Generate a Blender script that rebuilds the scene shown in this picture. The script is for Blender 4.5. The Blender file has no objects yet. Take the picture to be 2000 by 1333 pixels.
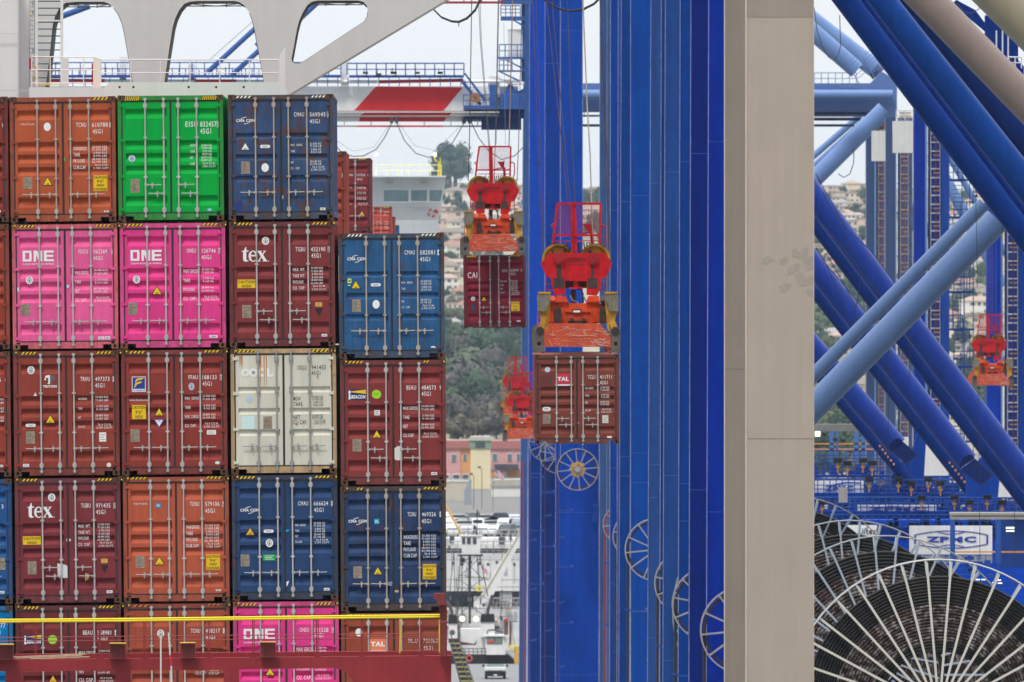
import bpy, bmesh, math, random
from mathutils import Vector, Matrix
from mathutils.geometry import tessellate_polygon
random.seed(7)
R = math.radians
C = bpy.context.scene.collection
SC = bpy.context.scene
# ------------------------------------------------------------------ camera, sky, sun, exposure
# a long telephoto lens: F = focal length in photograph pixels (2000 px wide)
F, VX, HY, CAMH = 28000.0, 890.0, 530.0, 38.0
cam_d = bpy.data.cameras.new('camera'); cam = bpy.data.objects.new('camera', cam_d); C.objects.link(cam)
SC.camera = cam
cam.location = (0, 0, CAMH); cam.rotation_euler = (R(90), 0, 0)
cam_d.sensor_width = 36; cam_d.lens = F/2000*36
cam_d.shift_x = (1000-VX)/2000; cam_d.shift_y = -(666.5-HY)/2000
cam_d.clip_start = 5; cam_d.clip_end = 60000
cam_d.dof.use_dof = True; cam_d.dof.focus_distance = 345; cam_d.dof.aperture_fstop = 10
W = bpy.data.worlds.new('World'); SC.world = W; W.use_nodes = True
nt = W.node_tree; nt.nodes.clear()
def N(nt, t, **k):
    n = nt.nodes.new(t)
    for a, b in k.items(): setattr(n, a, b)
    return n
out = N(nt, 'ShaderNodeOutputWorld'); bg = N(nt, 'ShaderNodeBackground')
sky = N(nt, 'ShaderNodeTexSky', sky_type='NISHITA'); sky.sun_disc = False
SUN_EL, SUN_AZ = 58, 200     # azimuth of the sun, clockwise from +Y: behind the camera, a little to the left
sky.sun_elevation = R(SUN_EL); sky.sun_rotation = R(SUN_AZ); sky.air_density = 1.5; sky.dust_density = 4
skm = N(nt, 'ShaderNodeVectorMath', operation='SCALE'); skm.inputs['Scale'].default_value = 1.0
tc = N(nt, 'ShaderNodeTexCoord'); sp = N(nt, 'ShaderNodeSeparateXYZ')
cr = N(nt, 'ShaderNodeValToRGB')      # overcast layer: brightest overhead
cr.color_ramp.elements[0].position = 0.0; cr.color_ramp.elements[0].color = (.99, 1.02, 1.045, 1)
cr.color_ramp.elements[1].position = 0.9; cr.color_ramp.elements[1].color = (3.0, 3.04, 3.1, 1)
e = cr.color_ramp.elements.new(0.06); e.color = (.99, 1.02, 1.045, 1)
e = cr.color_ramp.elements.new(0.3); e.color = (1.25, 1.3, 1.35, 1)
nz = N(nt, 'ShaderNodeTexNoise'); nz.inputs['Scale'].default_value = 2.5; nz.inputs['Detail'].default_value = 4
mp = N(nt, 'ShaderNodeMapping'); mp.inputs['Scale'].default_value = (1, 1, 4)
mr = N(nt, 'ShaderNodeMapRange'); mr.inputs['To Min'].default_value = .95; mr.inputs['To Max'].default_value = 1.05
mul = N(nt, 'ShaderNodeVectorMath', operation='SCALE')
mix = N(nt, 'ShaderNodeMix', data_type='RGBA'); mix.inputs[0].default_value = 0.93
L = nt.links.new
L(tc.outputs['Generated'], sp.inputs[0]); L(sp.outputs['Z'], cr.inputs[0])
L(tc.outputs['Generated'], mp.inputs[0]); L(mp.outputs[0], nz.inputs['Vector']); L(nz.outputs['Fac'], mr.inputs[0])
L(cr.outputs[0], mul.inputs[0]); L(mr.outputs[0], mul.inputs['Scale'])
bgs = 0.1
sc2 = N(nt, 'ShaderNodeVectorMath', operation='SCALE'); sc2.inputs['Scale'].default_value = 1/bgs
# sky dimmed behind the camera, shaped to deepen the shading of upright faces
mr2 = N(nt, 'ShaderNodeMapRange'); mr2.inputs['From Min'].default_value = -.9; mr2.inputs['From Max'].default_value = .6; mr2.inputs['To Min'].default_value = .32
L(sp.outputs['Y'], mr2.inputs[0]); mul2 = N(nt, 'ShaderNodeVectorMath', operation='SCALE'); L(mul.outputs[0], mul2.inputs[0]); L(mr2.outputs[0], mul2.inputs['Scale'])
L(mul2.outputs[0], sc2.inputs[0])
L(sky.outputs[0], mix.inputs[6]); L(sc2.outputs[0], mix.inputs[7]); L(mix.outputs[2], bg.inputs[0])
bg.inputs[1].default_value = bgs; L(bg.outputs[0], out.inputs[0])
sd = bpy.data.lights.new('sun', 'SUN'); so = bpy.data.objects.new('sun', sd); C.objects.link(so)
sd.energy = 2.0; sd.angle = R(10); sd.color = (1, .96, .9)
az, el = R(SUN_AZ), R(SUN_EL)
dv = Vector((math.sin(az)*math.cos(el), math.cos(az)*math.cos(el), math.sin(el)))
so.rotation_euler = dv.to_track_quat('Z', 'Y').to_euler(); so.location = (0, 0, 200)
SC.view_settings.view_transform = 'Standard'; SC.view_settings.look = 'None'
SC.view_settings.exposure = 0; SC.view_settings.gamma = 1
SC.render.engine = 'CYCLES'
SC.cycles.max_bounces = 5; SC.cycles.volume_bounces = 0; SC.cycles.transparent_max_bounces = 8

# ------------------------------------------------------------------ helpers
def P(px, py, s):            # photograph pixel at scale s (pixels per metre, so distance F/s) -> world point
    return Vector(((px-VX)/s, F/s, CAMH+(HY-py)/s))
def lin(c):
    c /= 255.0
    return c/12.92 if c <= .04045 else ((c+.055)/1.055)**2.4
EXPO = 0.90
def col(rgb, k=1.0):         # the surface colour that an evenly lit upright face shows as rgb
    return tuple(max(.0012, min(.85, lin(c)/EXPO*k)) for c in rgb)+(1,)
MATS = {}
def paint(name, rgb, rough=.45, dirt=.18, rust=0.0, streak=.15, scale=1.0, metal=0.0, seed=None, spec=.4, k=1.0, rustcol=(96, 58, 36), bump=0.0):
    key = (name, rgb, rough, dirt, rust, streak, scale, metal, seed)
    if key in MATS: return MATS[key]
    m = bpy.data.materials.new(name); m.use_nodes = True
    t = m.node_tree; b = t.nodes['Principled BSDF']; L = t.links.new
    c = col(rgb, k)
    b.inputs['Roughness'].default_value = rough; b.inputs['Metallic'].default_value = metal
    b.inputs['Specular IOR Level'].default_value = spec
    rnd = random.Random(str(key))
    tcn = N(t, 'ShaderNodeTexCoord'); mpn = N(t, 'ShaderNodeMapping')
    mpn.inputs['Location'].default_value = (rnd.uniform(-50, 50), rnd.uniform(-50, 50), rnd.uniform(-50, 50))
    L(tcn.outputs['Object'], mpn.inputs[0])
    n1 = N(t, 'ShaderNodeTexNoise'); n1.inputs['Scale'].default_value = 1.3*scale; n1.inputs['Detail'].default_value = 6; n1.inputs['Roughness'].default_value = .65
    L(mpn.outputs[0], n1.inputs['Vector'])
    r1 = N(t, 'ShaderNodeMapRange'); r1.inputs['From Min'].default_value = .3; r1.inputs['From Max'].default_value = .7
    r1.inputs['To Min'].default_value = 1-dirt; r1.inputs['To Max'].default_value = 1+dirt*.6
    L(n1.outputs['Fac'], r1.inputs[0])
    last = N(t, 'ShaderNodeVectorMath', operation='SCALE'); last.inputs[0].default_value = c[:3]
    L(r1.outputs[0], last.inputs['Scale']); cur = last.outputs[0]
    if streak:
        m2 = N(t, 'ShaderNodeMapping'); m2.inputs['Scale'].default_value = (9*scale, 9*scale, .35*scale)
        L(mpn.outputs[0], m2.inputs[0])
        n2 = N(t, 'ShaderNodeTexNoise'); n2.inputs['Scale'].default_value = 1.0; n2.inputs['Detail'].default_value = 5; n2.inputs['Roughness'].default_value = .7
        L(m2.outputs[0], n2.inputs['Vector'])
        r2 = N(t, 'ShaderNodeMapRange'); r2.inputs['From Min'].default_value = .35; r2.inputs['From Max'].default_value = .75
        r2.inputs['To Min'].default_value = 1+streak*.35; r2.inputs['To Max'].default_value = 1-streak
        L(n2.outputs['Fac'], r2.inputs[0])
        s2 = N(t, 'ShaderNodeVectorMath', operation='SCALE'); L(cur, s2.inputs[0]); L(r2.outputs[0], s2.inputs['Scale']); cur = s2.outputs[0]
    if rust:
        n3 = N(t, 'ShaderNodeTexNoise'); n3.inputs['Scale'].default_value = 2.2*scale; n3.inputs['Detail'].default_value = 12; n3.inputs['Roughness'].default_value = .72
        L(mpn.outputs[0], n3.inputs['Vector'])
        r3 = N(t, 'ShaderNodeMapRange'); r3.inputs['From Min'].default_value = .72-rust*.3; r3.inputs['From Max'].default_value = .80-rust*.25
        r3.inputs['To Max'].default_value = .9
        L(n3.outputs['Fac'], r3.inputs[0])
        mx = N(t, 'ShaderNodeMix', data_type='RGBA'); L(r3.outputs[0], mx.inputs[0]); L(cur, mx.inputs[6]); mx.inputs[7].default_value = col(rustcol); cur = mx.outputs[2]
    L(cur, b.inputs['Base Color'])
    if bump:
        bp = N(t, 'ShaderNodeBump'); bp.inputs['Strength'].default_value = bump; bp.inputs['Distance'].default_value = .05
        L(n1.outputs['Fac'], bp.inputs['Height']); L(bp.outputs[0], b.inputs['Normal'])
    MATS[key] = m
    return m
def flat(name, rgb, rough=.6, k=1.0): return paint(name, rgb, rough, .08, 0, 0, k=k)
def glow(name, rgb, st):
    key = (name, rgb, st)
    if key in MATS: return MATS[key]
    m = bpy.data.materials.new(name); m.use_nodes = True; b = m.node_tree.nodes['Principled BSDF']
    b.inputs['Emission Color'].default_value = col(rgb); b.inputs['Emission Strength'].default_value = st
    b.inputs['Base Color'].default_value = col(rgb); MATS[key] = m
    return m
def glassm(name, rgb):
    key = (name, rgb)
    if key in MATS: return MATS[key]
    m = paint(name, rgb, .08, .2, 0, 0, spec=.9); MATS[key] = m
    return m

class MB:
    def __init__(s): s.v = []; s.f = []; s.m = []; s.sm = []; s.cur = 0
    def mat(s, i): s.cur = i; return s
    def add(s, vs, fs, smooth=False):
        o = len(s.v); s.v += [tuple(v) for v in vs]
        s.f += [tuple(i+o for i in f) for f in fs]; s.m += [s.cur]*len(fs); s.sm += [smooth]*len(fs); return s
    def box(s, x0, x1, y0, y1, z0, z1):
        if x0 > x1: x0, x1 = x1, x0
        if y0 > y1: y0, y1 = y1, y0
        if z0 > z1: z0, z1 = z1, z0
        return s.add([(x0,y0,z0),(x1,y0,z0),(x1,y1,z0),(x0,y1,z0),(x0,y0,z1),(x1,y0,z1),(x1,y1,z1),(x0,y1,z1)],
              [(0,3,2,1),(4,5,6,7),(0,1,5,4),(1,2,6,5),(2,3,7,6),(3,0,4,7)])
    def plate(s, x0, x1, z0, z1, y): # thin facing plate
        return s.box(x0, x1, y, y+.003, z0, z1)
    def prism(s, loops, y0, y1):
        if not isinstance(loops[0][0], (tuple, list, Vector)): loops = [loops]
        tris = tessellate_polygon([[Vector((a, b, 0)) for a, b in lp] for lp in loops])
        pts = [p for lp in loops for p in lp]; n = len(pts)
        vs = [(a, y0, b) for a, b in pts]+[(a, y1, b) for a, b in pts]
        fs = [tuple(t) for t in tris]+[tuple(i+n for i in t) for t in tris]
        o = 0
        for lp in loops:
            k = len(lp)
            for i in range(k): a, b = o+i, o+(i+1) % k; fs.append((a, b, b+n, a+n))
            o += k
        return s.add(vs, fs)
    def tube(s, pts, r, n=8, r2=None):
        pts = [Vector(p) for p in pts]; rings = []; m = len(pts)
        up = None
        for i, p in enumerate(pts):
            d = (pts[min(i+1, m-1)]-pts[max(i-1, 0)]).normalized()
            if up is None:
                up = Vector((0, 0, 1)) if abs(d.z) < .9 else Vector((0, 1, 0))
            a = d.cross(up).normalized(); b = a.cross(d).normalized(); up = b
            rr = r if r2 is None else r+(r2-r)*i/(m-1)
            rings.append([p+a*rr*math.cos(2*math.pi*k/n)+b*rr*math.sin(2*math.pi*k/n) for k in range(n)])
        vs = [v for rg in rings for v in rg]; fs = []
        for i in range(m-1):
            for k in range(n):
                k2 = (k+1) % n; fs.append((i*n+k, i*n+k2, (i+1)*n+k2, (i+1)*n+k))
        s.add(vs, fs, n > 5)
        s.add(rings[0], [tuple(range(n))]); s.add(rings[-1], [tuple(range(n))])
        return s
    def bar(s, a, b, w, h=None):   # square bar between two points
        a = Vector(a); b = Vector(b); d = (b-a).normalized(); h = h or w
        up = Vector((0, 1, 0)) if abs(d.y) < .9 else Vector((0, 0, 1))
        x = d.cross(up).normalized()*w/2; y = up*h/2
        vs = [a-x-y, a+x-y, a+x+y, a-x+y, b-x-y, b+x-y, b+x+y, b-x+y]
        return s.add(vs, [(0,3,2,1),(4,5,6,7),(0,1,5,4),(1,2,6,5),(2,3,7,6),(3,0,4,7)])
    def ring(s, cx, cz, r0, r1, y0, y1, n=32, a0=0, a1=360, sx=1.0):
        full = abs(a1-a0) >= 360; m = n if full else n+1; vs = []; fs = []
        for i in range(m):
            t = R(a0+(a1-a0)*i/n); c, q = math.cos(t)*sx, math.sin(t)
            vs += [(cx+c*r0, y0, cz+q*r0), (cx+c*r1, y0, cz+q*r1), (cx+c*r1, y1, cz+q*r1), (cx+c*r0, y1, cz+q*r0)]
        for i in range(n):
            a = 4*i; b = 4*((i+1) % m)
            for k in range(4): k2 = (k+1) % 4; fs.append((a+k, a+k2, b+k2, b+k))
        if not full: fs += [(0, 1, 2, 3), (4*n, 4*n+1, 4*n+2, 4*n+3)]
        return s.add(vs, fs)
    def disc(s, cx, cz, r, y0, y1, n=20, sx=1.0):
        pts = [(cx+sx*r*math.cos(2*math.pi*i/n), cz+r*math.sin(2*math.pi*i/n)) for i in range(n)]
        vs = [(a, y0, b) for a, b in pts]+[(a, y1, b) for a, b in pts]
        return s.add(vs, [tuple(range(n)), tuple(range(2*n-1, n-1, -1))]+[(i, (i+1) % n, (i+1) % n+n, i+n) for i in range(n)])
    def text(s, txt, x0, x1, z0, cap, y, bold=.012, slant=0):
        vs, fs, bb = glyphs(txt, bold)
        kx = (x1-x0)/(bb[1]-bb[0]); kz = cap/(bb[3]-bb[2])
        return s.add([(x0+(a-bb[0])*kx+(b-bb[2])*kz*slant, y, z0+(b-bb[2])*kz) for a, b in vs], fs)
    # pixel-placed helpers (photograph pixels at scale sc)
    def pbox(s, x0, x1, y0, y1, sc, d=1.0, front=0.0):
        a = P(x0, y0, sc); b = P(x1, y1, sc); return s.box(a.x, b.x, a.y+front, a.y+front+d, b.z, a.z)
    def pprism(s, loops, sc, d=1.0, front=0.0):
        if not isinstance(loops[0][0], (tuple, list)): loops = [loops]
        y = F/sc+front
        return s.prism([[(P(a, b, sc).x, P(a, b, sc).z) for a, b in lp] for lp in loops], y, y+d)
    def ptube(s, pts, r, sc, n=10, front=0.0):   # r in pixels
        off = Vector((0, front, 0))
        return s.tube([P(p[0], p[1], p[2] if len(p) > 2 else sc)+off for p in pts], r/sc, n)
    def build(s, name, mats, parent=None, local=False):
        if not isinstance(mats, (list, tuple)): mats = [mats]
        me = bpy.data.meshes.new(name); off = Vector((0, 0, 0))
        if not local:
            if parent is not None:
                q = parent
                while q is not None: off += q.location; q = q.parent
            elif s.v:
                xs = [v[0] for v in s.v]; ys = [v[1] for v in s.v]; off = Vector(((min(xs)+max(xs))/2, (min(ys)+max(ys))/2, min(v[2] for v in s.v)))
        me.from_pydata([(v[0]-off.x, v[1]-off.y, v[2]-off.z) for v in s.v], [], s.f)
        me.polygons.foreach_set('material_index', s.m); me.polygons.foreach_set('use_smooth', s.sm)
        bm = bmesh.new(); bm.from_mesh(me); bmesh.ops.recalc_face_normals(bm, faces=bm.faces); bm.to_mesh(me); bm.free()
        for m in mats: me.materials.append(m)
        o = bpy.data.objects.new(name, me); C.objects.link(o)
        if parent is not None: o.parent = parent
        elif not local: o.location = off
        return o
GL = {}
def glyphs(txt, bold):
    k = (txt, bold)
    if k in GL: return GL[k]
    cu = bpy.data.curves.new('g', 'FONT'); cu.body = txt; cu.resolution_u = 2; cu.offset = bold; cu.space_character = 1.12; cu.fill_mode = 'FRONT'
    o = bpy.data.objects.new('g', cu); me = bpy.data.meshes.new_from_object(o)
    vs = [(v.co.x, v.co.y) for v in me.vertices]; fs = [tuple(p.vertices) for p in me.polygons]
    bpy.data.objects.remove(o); bpy.data.curves.remove(cu); bpy.data.meshes.remove(me)
    if not vs: vs = [(0, 0), (1, 0), (1, 1), (0, 1)]; fs = [(0, 1, 2, 3)]
    bb = (min(v[0] for v in vs), max(v[0] for v in vs), min(v[1] for v in vs), max(v[1] for v in vs))
    GL[k] = (vs, fs, bb); return GL[k]
def tag(o, label=None, cat=None, group=None, kind=None):
    if label: o['label'] = label
    if cat: o['category'] = cat
    if group: o['group'] = group
    if kind: o['kind'] = kind
    return o
def thing(name, label, cat, loc=(0, 0, 0), group=None):
    o = bpy.data.objects.new(name, None); C.objects.link(o); o.location = loc; o.empty_display_size = .2
    return tag(o, label, cat, group)
def link(o, parent, M=None, name=None):       # a copy sharing its mesh
    c = o.copy(); C.objects.link(c); c.parent = parent
    return c
def dup(root, loc, scale=1.0):
    r = root.copy(); C.objects.link(r); r.location = loc; r.scale = (scale,)*3
    for ch in list(root.children):
        c = ch.copy(); C.objects.link(c); c.parent = r
        for g in ch.children:
            d = g.copy(); C.objects.link(d); d.parent = c
    return r
# shared materials
M_steel = paint('galvanised_steel', (176, 174, 172), .5, .2, 0, .1, metal=.0)
M_steelw = paint('weathered_steel', (172, 160, 148), .6, .25, .25, .2)
M_rubber = flat('black_rubber', (40, 42, 46), .8)
M_cast = paint('rusty_casting', (88, 58, 42), .8, .35, .4, .2, rustcol=(60, 36, 24))
M_dark = flat('dark_void', (14, 13, 13), .9)  # near-black fill: the shade inside holes painted as a colour
M_white = flat('white_marking', (236, 234, 230), .6)
M_yel = flat('yellow_sticker', (246, 186, 20), .5)
M_blk = flat('black_marking', (26, 24, 24), .6)
M_plate = paint('data_plate_metal', (152, 138, 122), .5, .5, 0, 0, scale=14)
M_ygal = paint('yellow_paint', (250, 204, 20), .4, .08, 0, .05)
# ------------------------------------------------------------------ containers
CW, CH, CL = 2.438, 2.896, 12.19
K = 84.5
def X(p): return p/K-CW/2          # door layout measured in px from the left edge / from the top of a 206 x 245 px door end
def mk_parts(H):
    Z = lambda p: H-p/K*(H/CH)
    D = {}
    m = MB()          # frame: posts, header, sill
    m.box(X(0), X(7), 0, .14, .12, H-.12); m.box(X(199), X(206), 0, .14, .12, H-.12)
    m.box(X(7), X(199), .0, .12, Z(10), H-.012); m.box(X(14), X(192), -.004, 0, Z(9), H-.02)
    m.prism([(X(14), Z(231)), (X(192), Z(231)), (X(192), Z(236)), (X(176), Z(236)), (X(176), Z(243.5)), (X(30), Z(243.5)), (X(30), Z(236)), (X(14), Z(236))], -.002, .12)
    m.box(X(7), X(14), 0, .12, Z(231), Z(229.5)); 
    D['frame'] = m
    m = MB()          # roof, floor, corrugated sides and far end
    m.box(X(1), X(205), .14, CL, H-.05, H-.015); m.box(X(1), X(205), .3, CL, .1, .16)
    for sx in (-1, 1):
        pts = []; y = .14; n = 0
        while y < CL-.2:
            pts += [(y, 0), (y+.07, 0), (y+.14, -.036), (y+.21, -.036)]; y += .28
        x0 = sx*(CW/2-.012)
        vs = []; fs = []
        for (yy, dd) in pts: vs += [(x0+sx*dd, yy, .15), (x0+sx*dd, yy, H-.05)]
        for i in range(len(pts)-1): fs.append((2*i, 2*i+2, 2*i+3, 2*i+1))
        m.add(vs, fs)
        m.box(x0-.03, x0+.012*1, .14, CL, H-.07, H-.012) if sx > 0 else m.box(x0-.012, x0+.03, .14, CL, H-.07, H-.012)
        m.box(x0-.03, x0+.012, .14, CL, .06, .18) if sx > 0 else m.box(x0-.012, x0+.03, .14, CL, .06, .18)
    m.box(X(1), X(205), CL-.05, CL, 0, H)
    D['body'] = m
    m = MB()          # corner castings (top left; with a real hole)
    for nm, (cx, cz) in {'a': (0, H-.06), 'b': (0, .06)}.items():
        m = MB(); w, h = .165, .125
        ho = [(.03*math.cos(t)*1.0, .042*math.sin(t)) for t in [2*math.pi*i/10 for i in range(10)]]
        rect = [(-w/2, -h/2), (w/2, -h/2), (w/2, h/2), (-w/2, h/2)]
        m.prism([rect, ho], -.006, .03); m.box(-w/2, w/2, .03, .17, -h/2, h/2)
        m.mat(1); m.disc(0, 0, .041, .026, .029, 10, .8)
        D['cast'] = m
    m = MB()          # door gaskets
    for a, b, c, d in ((7, 9.5, 10, 231), (196.5, 199, 10, 231), (101.2, 105.2, 10, 231), (7, 199, 10, 13), (7, 199, 228.5, 231)):
        m.box(X(a), X(b), .004+(.002 if a > 90 and b < 110 else 0)+(.001 if b-a > 50 else 0), .06, Z(d), Z(c))
    m.box(X(9.5), X(196.5), .095, .11, Z(230), Z(11))
    D['gasket'] = m
    for pat, rec in (('A', ((26, 45.5), (88, 106), (112.5, 130), (137, 154), (196, 216))), ('B', ((75, 87), (116.5, 129), (158, 171)))):
        for side, (e0, e1, f0, f1) in (('l', (9.5, 101.2, 15, 95.5)), ('r', (105.2, 196.5, 114.5, 194))):
            m = MB(); y = .014
            m.box(X(e0), X(f0), y, .09, Z(228.5), Z(13)); m.box(X(f1), X(e1), y, .09, Z(228.5), Z(13))
            last = 13; prof = [(Z(13), y)]
            for a, b in rec:
                t = b-a; dp = .066 if pat == 'A' else .045
                if pat == 'A': prof += [(Z(a), y), (Z(a+t*.30), y+dp), (Z(a+t*.58), y+dp), (Z(b), y)]
                else: prof += [(Z(a), y), (Z(a+t*.16), y+dp), (Z(a+t*.7), y+dp), (Z(b), y)]
            prof.append((Z(228.5), y))
            vs = []; fs = []
            for z, yy in prof: vs += [(X(f0), yy, z), (X(f1), yy, z)]
            for i in range(len(prof)-1): fs.append((2*i, 2*i+1, 2*i+3, 2*i+2))
            m.add(vs, fs)
            # pan ends closing each recess
            for a, b in rec:
                t = b-a; dp = .066 if pat == 'A' else .045
                for xx in (X(f0), X(f1)):
                    u, v_ = (.30, .58) if pat == 'A' else (.16, .7)
                    m.add([(xx, y, Z(a)), (xx, y+dp, Z(a+t*u)), (xx, y+dp, Z(a+t*v_)), (xx, y, Z(b))], [(0, 1, 2, 3)])
            m.box(X(f0), X(f1), y+.0015 - .003, y, Z(17.5), Z(16.5))
            D['door'+pat+side] = m
    m = MB()          # locking bar centred on x=0
    m.tube([(0, -.035, Z(7)), (0, -.035, Z(237))], .0185, 8)
    for p in (20, 224): m.box(-.034, .034, -.058, .014, Z(p+5), Z(p-5)); m.box(-.05, -.034, -.02, .014, Z(p+3), Z(p-3)); m.box(.034, .05, -.02, .014, Z(p+3), Z(p-3))
    for p in (83, 160): m.box(-.046, .046, -.05, .014, Z(p+1.3), Z(p-1.3)); m.box(-.026, .026, -.06, .014, Z(p+2.2), Z(p-2.2))
    for p in (8, 236): m.box(-.03, .03, -.056, 0, Z(p+1.2), Z(p-1.2)); m.box(-.042, .042, -.03, -.004, Z(p+.3), Z(p-.3)+.012); m.tube([(0, -.035, Z(p-3)), (0, -.035, Z(p+3))], .028, 6)
    D['bar'] = m
    m = MB()          # handle swinging to -x from its bar
    m.box(-.05, .026, -.06, -.01, -.026, .026); m.tube([(-.05, -.055, 0), (-.11, -.06, .006), (-.2, -.06, -.002), (-.36, -.06, .004)], .0125, 6)
    m.box(-.17, -.14, -.07, .014, -.05, .055); m.box(-.19, -.12, -.066, -.03, -.016, .02); m.tube([(-.155, -.07, -.03), (-.155, -.07, -.085)], .012, 6)
    D['handle'] = m
    m = MB()          # hinge
    m.prism([(-.055, -.03), (.03, -.034), (.055, -.018), (.055, .018), (.03, .034), (-.055, .03)], -.012, .03)
    m.tube([(-.045, -.01, -.045), (-.045, -.01, .045)], .017, 6)
    D['hinge'] = m
    return D
MESHC = {}
def local_obj(mb, key, name, mats, parent, loc=(0, 0, 0), sx=1):
    k = key
    if k not in MESHC:
        o = mb.build(name, mats, None, local=True); MESHC[k] = o.data
        o.parent = parent
    else:
        o = bpy.data.objects.new(name, MESHC[k]); C.objects.link(o); o.parent = parent
    o.name = name; o.location = loc
    if sx != 1: o.scale = (sx, 1, 1)
    for i, m in enumerate(mats):
        if o.material_slots[i].material is not m:
            o.material_slots[i].link = 'OBJECT'; o.material_slots[i].material = m
    return o
PARTS = {CH: mk_parts(CH), 2.591: mk_parts(2.591)}

class Box:
    pass
def serif_tex(m, x0, x1, z0, z1, y):   # heavy serif lettering t-e-x, drawn as outlines in a 100 x 60 frame
    f = lambda pts: [(x0+(x1-x0)*a/100, z0+(z1-z0)*b/60) for a, b in pts]
    yy = (y, y+.002)
    m.prism(f([(8, 44), (0, 44), (0, 41), (6, 41), (6, 10), (8, 3), (14, 0), (22, 0), (28, 4), (27, 6), (21, 5), (19, 9), (19, 41), (28, 41), (28, 46), (19, 46), (19, 60), (16, 60), (12, 51)]), *yy)
    cx, cy = 46, 22
    o = [(cx+18*math.cos(R(t)), cy+23*math.sin(R(t))) for t in range(8, 321, 12)]
    i = [(cx+8.5*math.cos(R(t)), cy+19.5*math.sin(R(t))) for t in range(300, 7, -12)]
    m.prism(f(o+[(60, 3), (62, 8), (54, 5)]+i), *yy)
    m.prism(f([(36, 21), (64, 21), (64, 27), (36, 27)]), *yy)
    m.prism(f([(62, 44), (62, 41), (65, 40), (88, 3), (84, 2), (84, 0), (104, 0), (104, 3), (101, 4), (78, 41), (82, 42), (82, 44)]), y-.001, y+.001)
    m.prism(f([(86, 44), (86, 42), (90, 41), (67, 4), (62, 2), (62, 0), (77, 0), (77, 2), (72, 4), (95, 41), (99, 42), (99, 44)]), *yy)
    m.disc(x0+(x1-x0)*1.08, z0+.01, .012, y, y+.002, 8)
def logo_one(m, x0, x1, z0, z1, y, sub=True):
    f = lambda a, b, c, d: m.plate(x0+(x1-x0)*a/100, x0+(x1-x0)*c/100, z0+(z1-z0)*b/100, z0+(z1-z0)*d/100, y)
    f(0, 0, 28, 20); f(0, 80, 28, 100); f(0, 20, 8, 80); f(21, 20, 29, 80)
    f(35, 0, 43, 100); f(55, 0, 63, 100)
    g = lambda a, b: (x0+(x1-x0)*a/100, z0+(z1-z0)*b/100)
    m.prism([g(43, 100), g(47, 100), g(55, 60), g(55, 0), g(52, 0), g(43, 62)], y, y+.003)
    f(68, 0, 77, 100); f(77, 0, 100, 20); f(77, 40, 98, 60); f(77, 80, 100, 100)
    if sub: m.text('OCEAN NETWORK EXPRESS', x0, x1, z0-(z1-z0)*.32, (z1-z0)*.15, y, .02)
def logo_cma(m, x0, x1, z0, z1, y):
    m.text('CMA CGM', x0, x1, z0, z1-z0, y, .035, .1)
    w = x1-x0; cx = (x0+x1)/2
    for sgn in (1, -1):
        pts = []; 
        for i in range(9): t = R(20+i*62/8); pts.append((cx+sgn*(-w*.40*math.cos(t)+w*.12), (z0+z1)/2+sgn*((z1-z0)*1.25*math.sin(t))))
        for i in range(8, -1, -1): t = R(20+i*62/8); pts.append((cx+sgn*(-w*.37*math.cos(t)+w*.12), (z0+z1)/2+sgn*((z1-z0)*1.05*math.sin(t))))
        m.prism(pts, y, y+.002)

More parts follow.
